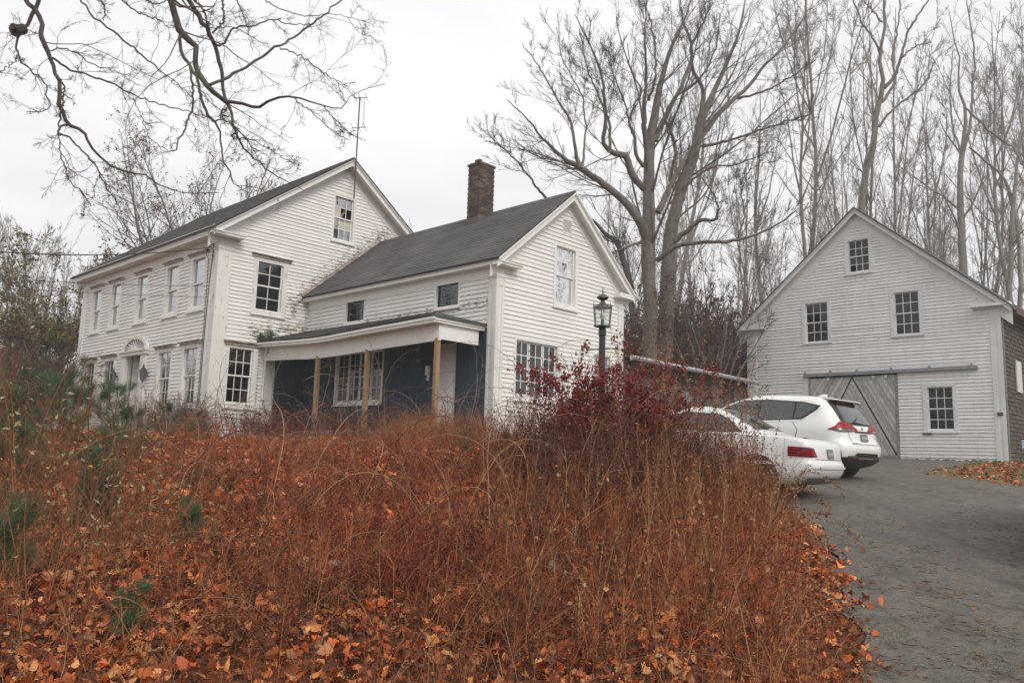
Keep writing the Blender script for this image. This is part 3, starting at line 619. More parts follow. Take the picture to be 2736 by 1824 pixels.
m = MB(); m.hexa([PF.p(5.85, 0, 3.55), PF.p(7.70, 1.62, 3.05), PF.p(7.74, 0, 3.05), PF.p(7.74, 0, 3.05), PF.p(5.85, 0, 3.60), PF.p(7.70, 1.62, 3.11), PF.p(7.74, 0, 3.11), PF.p(7.74, 0, 3.11)]); m.build('hip_slope', M['oldroof'], pr)
rng = random.Random(5)
for k in range(11):
    t0, t1 = 1.64 - k * .15, 1.64 - (k + 1) * .15 - .02; m = MB(); s = (k % 2) * -.15
    smax = 7.70 - (1.62 - max(t1, 0)) / 1.62 * 1.85
    while s < smax:
        a, b = max(s + .005, 0), min(s + .3, smax)
        if b - a > .03:
            t1_ = max(t1, 0); dn = rng.uniform(-.01, .01); th = .012 + rng.uniform(0, .006); zf = lambda s_, t_: zw + (ze(s_) - zw) * t_ / 1.62
            m.hexa([PF.p(a, t0 + dn, zf(a, t0)), PF.p(b, t0 + dn, zf(b, t0)), PF.p(b, t1_, zf(b, t1_)), PF.p(a, t1_, zf(a, t1_)), PF.p(a, t0 + dn, zf(a, t0) + th), PF.p(b, t0 + dn, zf(b, t0) + th), PF.p(b, t1_, zf(b, t1_) + .003), PF.p(a, t1_, zf(a, t1_) + .003)])
        s += .3
    m.build('shingle_course', M['oldroof'], pr)
def run_band(name, s0, s1, t0, t1, za, zb, mat, n=22):
    m = MB()
    for k in range(n):
        a, b = s0 + (s1 - s0) * k / n, s0 + (s1 - s0) * (k + 1) / n
        m.hexa([PF.p(a, t0, za(a)), PF.p(b, t0, za(b)), PF.p(b, t1, za(b)), PF.p(a, t1, za(a)), PF.p(a, t0, zb(a)), PF.p(b, t0, zb(b)), PF.p(b, t1, zb(b)), PF.p(a, t1, zb(a))])
    return m.build(name, mat, house)
run_band('porch_fascia', -.02 + .03, 7.66, 1.56, 1.61, lambda s: ze(s) - .17, lambda s: ze(s) - .055, M['worn'])
run_band('porch_crown', .01, 7.70, 1.61, 1.635, lambda s: ze(s) - .10, lambda s: ze(s) - .045, M['trim'])
run_band('porch_soffit', .01, 7.60, 1.36, 1.56, lambda s: ze(s) - .175, lambda s: ze(s) - .15, M['soffit'])
run_band('porch_beam', .01, 7.58, 1.30, 1.38, lambda s: ze(s) - .54 + .0, lambda s: ze(s) - .17, M['trim'])
m = MB(); m.box(7.52, 7.581, .14, 1.299, 2.60, 2.96, PF).box(7.60, 7.66, .02, 1.559, 2.95, 3.06, PF).box(7.581, 7.61, .14, 1.3, 2.935, 2.95, PF).box(7.66, 7.685, .02, 1.6, 3.0, 3.07, PF); m.build('porch_end_beam', M['trim'], house)
m = MB(); m.box(.02, 7.5, .02, 1.3, 2.93, 2.95, PF); m.build('porch_ceiling', M['blue'], house)
m = MB(); m.box(.02, 7.60, .02, 1.56, .48, .56, PF).box(.02, 7.58, 1.48, 1.52, .1, .48, PF); m.build('porch_floor', M['rough'], house)
for s, zt in ((7.50, 2.60), (4.92, 2.53), (2.76, 2.50)):
    m = MB(); m.box(s - .05, s + .05, 1.29, 1.39, .56, zt + .02, PF); m.build('porch_post', M['post'], house)
m = MB(); m.box(1.70, 1.92, .0, .05, .4, 2.95, WG); m.build('porch_half_post', M['worn'], house)
# the main gable wall inside the porch
for k in range(8):
    a = 1.95 + k * .125; MB().box(a, a + .122, .004, .048, .45, 3.0, WG).build('porch_wall_board', M['blue'], wall_e)
# porch door
m = MB(); m.box(5.875, 6.705, -.06, -.02, .60, 2.75, WEF)
for (a, b) in ((5.97, 6.25), (6.33, 6.61)):
    for (c_, d_) in ((.75, 1.30), (1.42, 2.15), (2.26, 2.60)):
        m.box(a, b, -.02, -.013, c_, d_, WEF).box(a + .03, b - .03, -.0131, -.006, c_ + .03, d_ - .03, WEF)
pd = m.build('porch_door', M['door'], house, label='off-white panelled door on the porch')
m = MB(); m.lathe((5.95, V1 - .02, 1.50), [(.001, -.03), (.03, -.015), (.03, .015), (.001, .03)], 10); m.lathe((5.95, V1 - .02, 1.68), [(.001, -.02), (.022, -.01), (.022, .01), (.001, .02)], 10); m.build('door_knob', M['rust'], pd)
m = MB(); m.box(5.84, 5.874, -.06, .028, .6, 2.80, WEF).box(6.706, 6.74, -.06, .028, .6, 2.80, WEF).box(5.84, 6.74, -.06, .0282, 2.755, 2.80, WEF); m.build('door_frame', M['blue'], pd)
# downspout
m = MB(); pts = [WG.p(1.52, .28, 3.0), WG.p(1.50, .26, 2.85), WG.p(1.60, .10, 2.68), WG.p(1.60, .07, 2.5), WG.p(1.56, .07, .45)]
for a, b in zip(pts[:-1], pts[1:]): m.bar(a, b, .038, 8)
m.build('downspout', M['worn'], house)
m = MB()
for k in range(24): m.box(1.39, 1.42, .03, .05, .6 + k * .095, .63 + k * .095, WG)
m.build('tacks', M['cap'], house)
# chimney, brick by brick, on the wing ridge
ch = empty('chimney', (0, 0, 0), 0, house); CX0, CX1, CY0, CY1, CZ0, CZ1 = 4.60, 5.10, 5.04, 5.62, 6.35, 8.44
MB().box(CX0 + .018, CX1 - .018, CY0 + .018, CY1 - .018, CZ0, CZ1 - .05).build('mortar_core', M['mortar'], ch)
rb = random.Random(9); z = CZ0; row = 0; bm_cache = {}
def brick(L_):
    k = round(L_, 3)
    if k not in bm_cache:
        m = MB(); m.box(0, L_, 0, .095, 0, .060); o = m.build('brick', M['brick'], ch); bm_cache[k] = o.data; bpy.data.objects.remove(o)
    return bm_cache[k]
while z < CZ1:
    off = .5 if row % 2 else 0.; cor = .022 if row > 27 else 0.
    for side in range(4):
        if side == 3 and row % 1: continue
        x0, y0, x1, y1 = CX0 - cor, CY0 - cor, CX1 + cor, CY1 + cor
        Lx = (x1 - x0) if side in (0, 2) else (y1 - y0); ang = side * math.pi / 2
        oc = [(x0, y0), (x1, y0), (x1, y1), (x0, y1)][side]
        n = 2 if off else 3; bl = (Lx - .095 if not off else Lx - .095) / (2.5 if not off else 2.5)
        s = 0 if not off else .095
        while s < Lx - .02:
            l = min(.205, Lx - s - .0)
            if l > .05:
                if z > CZ1 - .10 and rb.random() < .35: s += .215; continue
                o = bpy.data.objects.new('brick', brick(round(l / .05) * .05 - .01 if l < .2 else .2)); COL.objects.link(o); o.parent = ch
                o.location = (oc[0] + math.cos(ang) * s + rb.uniform(-.003, .003), oc[1] + math.sin(ang) * s + rb.uniform(-.003, .003), z); o.rotation_euler = (rb.uniform(-.02, .02), rb.uniform(-.01, .01), ang + rb.uniform(-.012, .012))
            s += .215
    z += .070; row += 1
m = MB(); m.box(CX0 - .03, CX1 + .02, CY0 - .05, CY0 - .02, 6.45, 6.72).box(CX1 + .001, CX1 + .03, CY0 - .05, CY1, 6.45, 6.80); m.build('chimney_flashing', M['shedwood'], ch)
# hanging fern tuft growing on the porch roof end: a plant of its own, later
# ------------------------------------------------------------------ the barn
BPSI = -.77917
barn = empty('barn', (9.88, 33.541, 0), BPSI); tag(barn, 'white clapboard barn with grey sliding door and steep gable', 'barn')
BW = Frame((0, 0, 0), (1, 0, 0), (0, -1, 0)); BWID = 9.362; BR = 4.68; BS = .865
B0 = .34
b_holes = [(4.289, 5.091, 7.428, 8.73), (2.524, 3.439, 4.868, 6.444), (5.917, 6.797, 4.885, 6.476), (6.925, 7.778, 1.387, 2.943), (2.627, 5.95, .2, 3.5)]
bo = lambda z: (0, BWID) if z < 5.75 else (BR - (9.80 - z) / BS, BR + (9.80 - z) / BS)
m = MB(); backing(BW, .1, 9.76, bo, b_holes, m, n=60); bwall = m.build('wall', M['dark'], barn, label='white gable wall of the barn')
rb2 = random.Random(21)
clapboards(bwall, BW, B0, 9.7, .123, lambda z: (bo(z)[0] + (.41 if z < 5.6 else 0), bo(z)[1] - (.33 if z < 5.6 else 0)), b_holes, M['barn'], rb2, longest=5, butt=.034)
BSW = Frame((BWID, 0, 0), (0, 1, 0), (1, 0, 0))
m = MB(); m.box(0.12, 11, -.12, -.02, .1, 5.7, BSW).box(.12, 11, -BWID, -BWID + .1, .1, 5.7, BSW); m.box(0, BWID, 10.9, 11.0, .1, 5.7); m.prism([(0, 5.7), (BWID, 5.7), (BR, 9.7)], -11, -10.9, BW); m.build('wall', M['shingle'], barn, label='brown shingled side walls')
z = .25; row = 0
while z < 5.3:             # brown wall shingles on the side, the strip that shows beside the corner
    s = .06 - (row % 2) * .07
    while s < 3.0:
        wd_ = rb2.uniform(.10, .20)
        if rb2.random() > .03: MB().hexa([BSW.p(s, -.02, z), BSW.p(s + wd_ - .006, -.02, z), BSW.p(s + wd_ - .006, .012 + rb2.uniform(0, .008), z), BSW.p(s, .012, z), BSW.p(s, -.02, z + .16), BSW.p(s + wd_ - .006, -.02, z + .16), BSW.p(s + wd_ - .006, -.014, z + .16), BSW.p(s, -.014, z + .16)]).build('shingle', M['shingle'], barn)
        s += wd_
    z += .145 * 2.0 if z > 99 else .145; row += 1
MB().box(1.45, 2.15, .02, .06, 2.8, 3.9, BSW).build('side_hatch', M['barntrim'], barn)
for s0, s1 in ((0, .41), (9.03, BWID)):
    W = BW; m = MB(); m.box(s0, s1, 0, .04, .15, 5.62, W); c0 = (s0 + s1) / 2
    m.box(s0 + .0, c0 - .045, .04, .052, .15, 5.05, W).box(c0 + .045, s1, .04, .052, .15, 5.05, W).box(s0, s1, .04, .052, 5.05, 5.62, W); m.build('corner_pilaster', M['barntrim'], barn)
m = MB(); m.box(0.001, .12, 0.0, .04, .15, 5.45, BSW); m.build('corner_board', M['rough'], barn)
m = MB(); m.box(-.36, .82, .0, .30, 5.56, 5.66, BW).box(8.50, 9.72, 0, .30, 5.60, 5.70, BW); m.build('eave_return', M['barntrim'], barn)
rake(BW, BR, 9.93, BS, BR + .36, .24, 'barntrim', barn, fr=.42, fasc=.15)
m = MB()
for sg in (-1, 1):
    y = BR + sg * (BR + .42); zz_ = 9.97 - BS * (BR + .42)
    m.prism([(BR, 9.97), (y, zz_), (y, zz_ - .06), (BR, 9.91)], -11.2, .33, BW)
m.build('roof', M['oldroof'], barn)
m = MB(); m.box(0.3, 11, -.0, .40, 5.36, 5.42, BSW).box(.3, 11, .38, .42, 5.36, 5.52, BSW); m.build('eave_fascia', M['brown'], barn)
for (a, b, c_, d_), sp in zip(b_holes[:4], ({(0, 1, 0, 0): None}, {(0, 0, 1, 0): None}, {}, {})):
    window(barn, BW, a, b, c_, d_, cas=(.13, .13, .12, .04), cols=3, rows=(2, 2), glass='darkglass', trim='barntrim', casd=.045, sashmat='barntrim', muntin=.026, special=sp, label='twelve pane barn window')
# sliding door of diagonal boards, laid out in two panels that meet in a peak
dr = empty('sliding_door', (0, 0, 0), 0, barn); dr['label'] = 'grey sliding door of diagonal boards'
D0, D1, DZ0, DZ1 = 2.64, 5.93, .38, 3.43; AP = 4.31
MB().box(D0, D1, .008, .02, DZ0, DZ1, BW).build('door_back', M['dark'], dr)
def clip(poly, fn):
    out = []
    for i in range(len(poly)):
        a, b = poly[i], poly[(i + 1) % len(poly)]; fa, fb = fn(a), fn(b)
        if fa >= 0: out.append(a)
        if (fa >= 0) != (fb >= 0): t = fa / (fa - fb); out.append((a[0] + (b[0] - a[0]) * t, a[1] + (b[1] - a[1]) * t))
    return out
def diag(region, ang, wdt, d0, d1):
    nx, nz_ = -math.sin(ang), math.cos(ang); vals = [x * nx + z_ * nz_ for x, z_ in region]; k = min(vals)
    while k < max(vals):
        p = clip(region, lambda q: q[0] * nx + q[1] * nz_ - k - .006); p = clip(p, lambda q: k + wdt - .006 - (q[0] * nx + q[1] * nz_)) if len(p) > 2 else p
        if len(p) > 2: MB().prism(p, d0, d1 + rb2.uniform(0, .008), BW).build('door_board', M['diag'], dr)
        k += wdt
e_ = 1.53
diag([(D0, DZ0), (AP - e_ * .0 - (DZ1 - DZ0) / 1.85, DZ0), (AP - .03, DZ1), (D0, DZ1)], math.radians(58), .15, .022, .045)
diag([(AP + .03, DZ1), (D1, DZ0 + .05), (D1, DZ1)], math.radians(-61), .15, .022, .045)
diag([(AP - (DZ1 - DZ0) / 1.85 + .06, DZ0), (D1 - .06, DZ0), (AP, DZ1 - .08)], math.radians(-61), .15, .022, .04)
MB().box(5.86, 5.95, .047, .07, DZ0, DZ1, BW).box(D0, D1, .0471, .0705, DZ0 - .03, DZ0 + .14, BW).box(D0 - .001, D0 + .06, .047, .07, DZ0, DZ1, BW).build('door_frame', M['rough'], dr)
m = MB(); m.box(2.46, 8.58, .0, .03, 3.62, 3.76, BW).box(2.40, 2.60, .0, .05, .3, 3.48, BW); m.build('track_board', M['barntrim'], barn)
m = MB(); m.box(2.44, 8.60, .03, .14, 3.50, 3.62, BW); tr = m.build('door_track', M['track'], barn)
for s in (2.5, 3.5, 4.5, 5.75, 7.05, 8.4): MB().box(s, s + .05, .03, .155, 3.485, 3.70, BW).build('track_bracket', M['track'], tr)
for s in (3.35, 5.05, 5.5): MB().box(s, s + .10, .05, .075, 3.34, 3.44, BW).build('hanger_plate', M['barntrim'], dr)
m = MB(); m.box(6.75, 7.05, .06, .09, 1.27, 1.33, BW); m.build('broken_sill_end', M['brown'], barn)
m = MB(); m.box(9.12, 9.28, .052, .10, 1.9, 2.0, BW); m.build('latch', M['rust'], barn)
m = MB(); m.box(-.02, BWID + .02, -.3, 10.9, -.1, .30); m.build('foundation', M['stone'], barn)
m = MB()
for k in range(60):
    s = 5.95 + 3.3 * rb2.random(); r_ = rb2.uniform(.03, .09); m.lathe(BW.p(s, .05 + rb2.uniform(0, .05), .36), [(.001, -.02), (r_, 0), (r_ * .6, r_ * .5), (.001, r_ * .7)], 7)
m.build('moss', M['green'], barn, kind='stuff')

# ------------------------------------------------------------------ low board shed between the house and the barn
so_ = hw(8.0, 8.05, 0); shed = empty('shed', tuple(so_), -PSI); tag(shed, 'low grey board shed with white gutter between house and barn', 'shed')
SW = Frame((0, 0, 0), (0, 1, 0), (1, 0, 0)); rs = random.Random(4); s = 0.
MB().box(0, 7.1, -3.6, -3.5, .2, 3.5, SW).box(7.0, 7.1, -3.5, 0, .2, 2.9, SW).box(0, .1, -3.5, 0, .2, 2.9, SW).build('wall', M['shedwood'], shed)
sw = MB().box(0, 7.1, -.14, -.10, .3, 2.88, SW).build('wall', M['dark'], shed)
while s < 7.0:
    wd_ = rs.uniform(.16, .26); zt = 2.84
    if not (3.0 < s < 3.9 or 5.6 < s < 6.2): MB().box(s, s + wd_ - .012, -.09, -.065 + rs.uniform(0, .01), .3 + rs.uniform(0, .05), zt, SW).build('board', M['shedwood'], sw)
    s += wd_
MB().box(3.05, 3.75, -.10, -.08, 1.2, 2.2, SW).build('shed_window', M['storm'], shed)
MB().hexa([SW.p(-.1, -3.8, 3.55), SW.p(7.3, -3.8, 3.55), SW.p(7.3, .28, 2.80), SW.p(-.1, .28, 2.84), SW.p(-.1, -3.8, 3.63), SW.p(7.3, -3.8, 3.63), SW.p(7.3, .28, 2.86), SW.p(-.1, .28, 2.90)]).build('roof', M['oldroof'], shed)
MB().bar(SW.p(-.1, .33, 2.84), SW.p(7.3, .33, 2.78), .07, 8).build('gutter', M['metal'], shed)

# ------------------------------------------------------------------ lamp post
lp = at(1607, 1060, 10.5); LX, LY = lp[0], lp[1]; lz0 = float(hgt(LX, LY)); zt = at(1599, 770, 10.5)[2]; zb = at(1599, 874, 10.5)[2]
lamp = empty('lamp_post', (LX, LY, lz0), 0); tag(lamp, 'black lamp post with glass lantern rising from the red bush', 'lamp post')
H0 = zb - lz0; 
m = MB(); m.lathe((0, 0, 0), [(.042, -.2), (.042, H0 - .12), (.05, H0 - .11), (.05, H0 - .03), (.042, H0 - .02), (.055, H0)], 16); m.build('post', M['postpaint'], lamp, smooth=False)
m = MB(); m.bar((-.19, .02, H0 - .30), (.19, -.02, H0 - .275), .008, 6); m.lathe((-.19, .02, H0 - .30), [(.001, -.022), (.02, -.01), (.02, .01), (.001, .022)], 8).lathe((.19, -.02, H0 - .275), [(.001, -.022), (.02, -.01), (.02, .01), (.001, .022)], 8); m.build('ladder_bar', M['rust'], lamp)
lt = MB(); HL = .285
lt.lathe((0, 0, H0), [(.06, 0), (.118, .006), (.118, .018), (.05, .022)], 6); R6 = [(math.cos(k * math.tau / 6 + .28), math.sin(k * math.tau / 6 + .28)) for k in range(6)]
for c, s in R6: lt.bar((c * .105, s * .105, H0 + .01), (c * .13, s * .13, H0 + HL), .0055, 5); lt.bar((c * .13, s * .13, H0 + HL), (c * .125, s * .125, H0 + HL + .03), .004, 5)
for k in range(6):
    (c, s), (c2, s2) = R6[k], R6[(k + 1) % 6]; lt.bar((c * .13, s * .13, H0 + HL), (c2 * .13, s2 * .13, H0 + HL), .005, 5)
lt.lathe((0, 0, H0 + HL - .03), [(.118, 0), (.115, .012), (.08, .035), (.045, .06), (.028, .085), (.024, .10), (.055, .118), (.078, .135), (.075, .155), (.045, .18), (.014, .19), (.008, .215), (.012, .225), (.006, .24), (.006, .27), (.001, .275)], 20)
lan = lt.build('lantern', M['bronze'], lamp)
for k in range(6):
    (c, s), (c2, s2) = R6[k], R6[(k + 1) % 6]; MB().raw([(c * .104, s * .104, H0 + .02), (c2 * .104, s2 * .104, H0 + .02), (c2 * .128, s2 * .128, H0 + HL - .005), (c * .128, s * .128, H0 + HL - .005)], [(0, 1, 2, 3)]).build('pane', M['thin'], lan)
MB().lathe((0, 0, H0 + .02), [(.018, 0), (.018, .075)], 10).build('socket', M['iron'], lan)
MB().lathe((0, 0, H0 + .095), [(.014, 0), (.02, .02), (.036, .045), (.038, .065), (.028, .09), (.001, .10)], 16).build('bulb', M['bulb'], lan, smooth=True)

# ------------------------------------------------------------------ antenna, wires
an0 = hw(.42, 4.05, 7.95); ant = empty('tv_antenna', tuple(an0), 0); tag(ant, 'thin rusty television antenna mast bolted to the main gable', 'antenna')
topz = 11.34 - 7.95
MB().bar((0, 0, 0), (0, 0, topz), .022, 8).build('mast', M['mast'], ant)
for zz_, n_ in ((topz - .02, 3), (topz - 1.02, 2)):
    m = MB(); m.bar((-.20, 0, zz_ - .02), (.24, .05, zz_ + .03), .012, 6)
    for k in range(3): x_ = -.18 + k * .2; m.bar((x_, -.35, zz_), (x_, .35, zz_), .006, 4)
    m.build('antenna_boom', M['mast'], ant)
MB().bar((.14, 0, topz - 1.0), (.14, 0, topz), .006, 4).bar((.17, .02, topz - 1.0), (.17, .02, topz), .005, 4).build('dipole', M['mast'], ant)
MB().bar((0, 0, 1.05), tuple(np.array(hw(.05, 3.7, 0)) - np.array([an0[0], an0[1], 0]) + np.array([0, 0, .78 + .1])), .01, 5).bar((0, 0, 1.05), tuple(np.array(hw(.05, 4.5, 0)) - np.array([an0[0], an0[1], 0]) + np.array([0, 0, .78 + .1])), .01, 5).build('bracket', M['mast'], ant)
def wire(name, a, b, sagd, r, label, grp):
    a, b = np.array(a), np.array(b); m = MB(); P = [a + (b - a) * t + np.array([0, 0, -4 * sagd * t * (1 - t)]) for t in np.linspace(0, 1, 17)]
    for p, q in zip(P[:-1], P[1:]): m.bar(p, q, r, 5)
    o = m.build(name, M['wire'], None); tag(o, label, 'cable', grp); return o
wc = hw(-.25, -.18, 0)
wire('utility_cable', at(-500, 612, 15), hw(-.32, -.08, 5.62), .35, .014, 'thick black service cable, topmost of three, ending at the house corner', 'service cables')
wire('utility_cable', at(-500, 706, 15), hw(-.42, -.06, 4.52), .1, .006, 'thin wire, middle of three crossing the front windows', 'service cables')
wire('utility_cable', at(-500, 733, 15), hw(-.45, -.06, 4.20), .06, .006, 'thin wire, lowest of three crossing the front windows', 'service cables')
m = MB(); P = [WF.p(.30, .06, 5.75), WF.p(.26, .07, 5.4), WF.p(.36, .05, 4.6), WF.p(.40, .05, 3.3), WF.p(.38, .05, 1.2)]
for p, q in zip(P[:-1], P[1:]): m.bar(p, q, .016, 5)
P = [WF.p(.30, .06, 5.75), WF.p(.52, .1, 5.62), WF.p(.60, .1, 5.42), WF.p(.42, .1, 5.3), WF.p(.46, .07, 4.6), WF.p(.47, .05, 1.2)]
for p, q in zip(P[:-1], P[1:]): m.bar(p, q, .010, 5)
m.build('service_wiring', M['wire'], house)

# ------------------------------------------------------------------ vehicles: bodies lofted from rounded outlines at each height
def loft(sl, sub=4, K=(7, 9, 22, 11, 7)):
    S_ = []
    for i in range(len(sl) - 1):
        p0, p1, p2, p3 = [np.array(sl[min(max(i + d, 0), len(sl) - 1)], float) for d in (-1, 0, 1, 2)]
        for t in np.arange(sub) / sub: S_.append(p1 * (1 - t) + p2 * t if 1 else 0)
    S_.append(np.array(sl[-1], float)); rings = []
    for z, xr, xf, w_, rr, rf_ in S_:
        pts = []; rr = min(rr, w_ * .98, (xf - xr) * .45); rf_ = min(rf_, w_ * .98, (xf - xr) * .45)
        for sg in (1, -1):
            half = []
            for t in np.linspace(0, 1, K[0], endpoint=False): half.append((xr + .0 * t, (w_ - rr) * t))
            for t in np.linspace(0, 1, K[1], endpoint=False): a = t * math.pi / 2; half.append((xr + rr - rr * math.cos(a), w_ - rr + rr * math.sin(a)))
            for t in np.linspace(0, 1, K[2], endpoint=False): half.append((xr + rr + (xf - rf_ - xr - rr) * t, w_))
            for t in np.linspace(0, 1, K[3], endpoint=False): a = t * math.pi / 2; half.append((xf - rf_ + rf_ * math.sin(a), w_ - rf_ + rf_ * math.cos(a)))
            for t in np.linspace(0, 1, K[4], endpoint=True): half.append((xf, (w_ - rf_) * (1 - t)))
            if sg == 1: pts += half[:-1]
            else: pts += [(x_, -y_) for x_, y_ in half[::-1][:-1]]
        rings.append([(x_ + .035 * (-1 if x_ < 1 else 1) * (1 - (y_ / max(w_, .01)) ** 2) * (1 if (x_ < xr + rr or x_ > xf - rf_) else 0), y_, z) for x_, y_ in pts])
    n = len(rings[0]); V = [p for r_ in rings for p in r_]; F = [(j_ * n + i, j_ * n + (i + 1) % n, (j_ + 1) * n + (i + 1) % n, (j_ + 1) * n + i) for j_ in range(len(rings) - 1) for i in range(n)]
    F.append(tuple(range(n))[::-1]); F.append(tuple(range((len(rings) - 1) * n, len(rings) * n)))
    # relax heights for a soft surface
    A = np.array(V).reshape(len(rings), n, 3)
    for _ in range(3): A[1:-1] = A[1:-1] * .5 + (A[:-2] + A[2:]) * .25; A = A * .6 + (np.roll(A, 1, 1) + np.roll(A, -1, 1)) * .2
    return A.reshape(-1, 3), F
class Car:
    def __init__(self, name, sl, paint, loc, heading, label, cat, grp=None):
        self.root = empty(name, loc, heading); tag(self.root, label, cat, grp); V, F = loft(sl)
        me = bpy.data.meshes.new('body'); me.from_pydata([tuple(v) for v in V], [], F); me.polygons.foreach_set('use_smooth', [True] * len(F)); me.update()
        self.body = link('body', me, self.root, M[paint]); self.bvh = BVHTree.FromPolygons([Vector(v) for v in V], F); self.paint = paint
    def hit(self, p, d):
        h = self.bvh.ray_cast(Vector(p), Vector(d).normalized()); return h
    def patch(self, name, top, bot, dirn, far, mat, off=.006, rows=6, parent=None, cols=None):
        """top, bot: lists of (a, z) along the panel's edges; dirn 'side' (a=x, seen from +y), '-side', 'rear' (a=y, seen from -x), 'rearL' (a=y, seen diagonally)"""
        n = cols or 14
        def rs(L_): 
            L_ = np.array(L_, float); t = np.linspace(0, len(L_) - 1, n); i = np.minimum(t.astype(int), len(L_) - 2); f = (t - i)[:, None]; return L_[i] * (1 - f) + L_[i + 1] * f
        T, B = rs(top), rs(bot); vs = []; ok = True
        for r_ in range(rows + 1):
            f = r_ / rows
            for q in T * (1 - f) + B * f:
                if dirn == 'side': o, d = (q[0], 3, q[1]), (0, -1, 0)
                elif dirn == '-side': o, d = (q[0], -3, q[1]), (0, 1, 0)
                elif dirn == 'rear': o, d = (-3, q[0], q[1]), (1, 0, 0)
                elif dirn == 'top': o, d = (q[0], q[1], 4), (0, 0, -1)
                else: sgn = 1 if dirn == 'diagL' else -1; o, d = (q[0] - 2, sgn * (.9 + 2), q[1]), (1, -sgn, 0)
                h = self.hit(o, d)
                if h[0] is None: vs.append(None); continue
                nn = h[1]; nn = nn if nn.dot(Vector(d)) < 0 else -nn
                vs.append(h[0] + nn * off)
        fs = [(r_ * n + i, r_ * n + i + 1, (r_ + 1) * n + i + 1, (r_ + 1) * n + i) for r_ in range(rows) for i in range(n - 1)]
        fs = [f for f in fs if all(vs[i] is not None and (vs[i] - vs[f[0]]).length < .4 for i in f)]; vs = [v if v is not None else Vector((1, 0, .6)) for v in vs]
        me = bpy.data.meshes.new(name); me.from_pydata([tuple(v) for v in vs], [], fs); me.polygons.foreach_set('use_smooth', [True] * len(fs)); me.update()
        o = link(name, me, parent or self.root, M[mat]); return o
    def wheel(self, x, y, r_=.34, w_=.22):
        o = empty('wheel', (x, y, r_), 0, self.root); m = MB(); sg = 1 if y > 0 else -1; prof = [(.20, -w_ / 2), (r_ - .03, -w_ / 2), (r_, -w_ / 2 + .03), (r_, w_ / 2 - .03), (r_ - .03, w_ / 2), (.20, w_ / 2)]
        m.lathe((0, 0, 0), prof, 32); t = m.build('tyre', M['rubber'], o); t.rotation_euler = (math.pi / 2, 0, 0)
        m = MB(); m.lathe((0, 0, 0), [(.05, w_ * .35), (.2, w_ * .4), (.215, w_ * .48), (.205, w_ * .5)], 24)
        for k in range(5): a = k * math.tau / 5; m.bar((0, 0, w_ * .42), (math.cos(a) * .2, math.sin(a) * .2, w_ * .42), .03, 4)
        t = m.build('rim', M['rim'], o); t.rotation_euler = (-math.pi / 2 * sg, 0, 0)
SUV = [(.24, .42, 4.30, .76, .2, .3), (.32, .16, 4.58, .86, .22, .4), (.44, .05, 4.66, .91, .24, .5), (.60, .0, 4.69, .92, .26, .55), (.72, .02, 4.68, .92, .28, .55), (.80, .09, 4.64, .918, .3, .55), (.95, .11, 4.50, .915, .3, .5),
       (1.02, .13, 4.25, .905, .3, .5), (1.06, .15, 3.75, .895, .3, .5), (1.10, .17, 3.50, .885, .3, .45), (1.25, .27, 3.22, .835, .3, .4), (1.42, .39, 2.93, .775, .3, .4), (1.55, .50, 2.62, .72, .3, .4), (1.61, .56, 2.40, .68, .3, .4),
       (1.655, .70, 2.15, .60, .3, .4), (1.68, 1.0, 1.9, .42, .2, .2), (1.69, 1.3, 1.6, .12, .1, .1)]
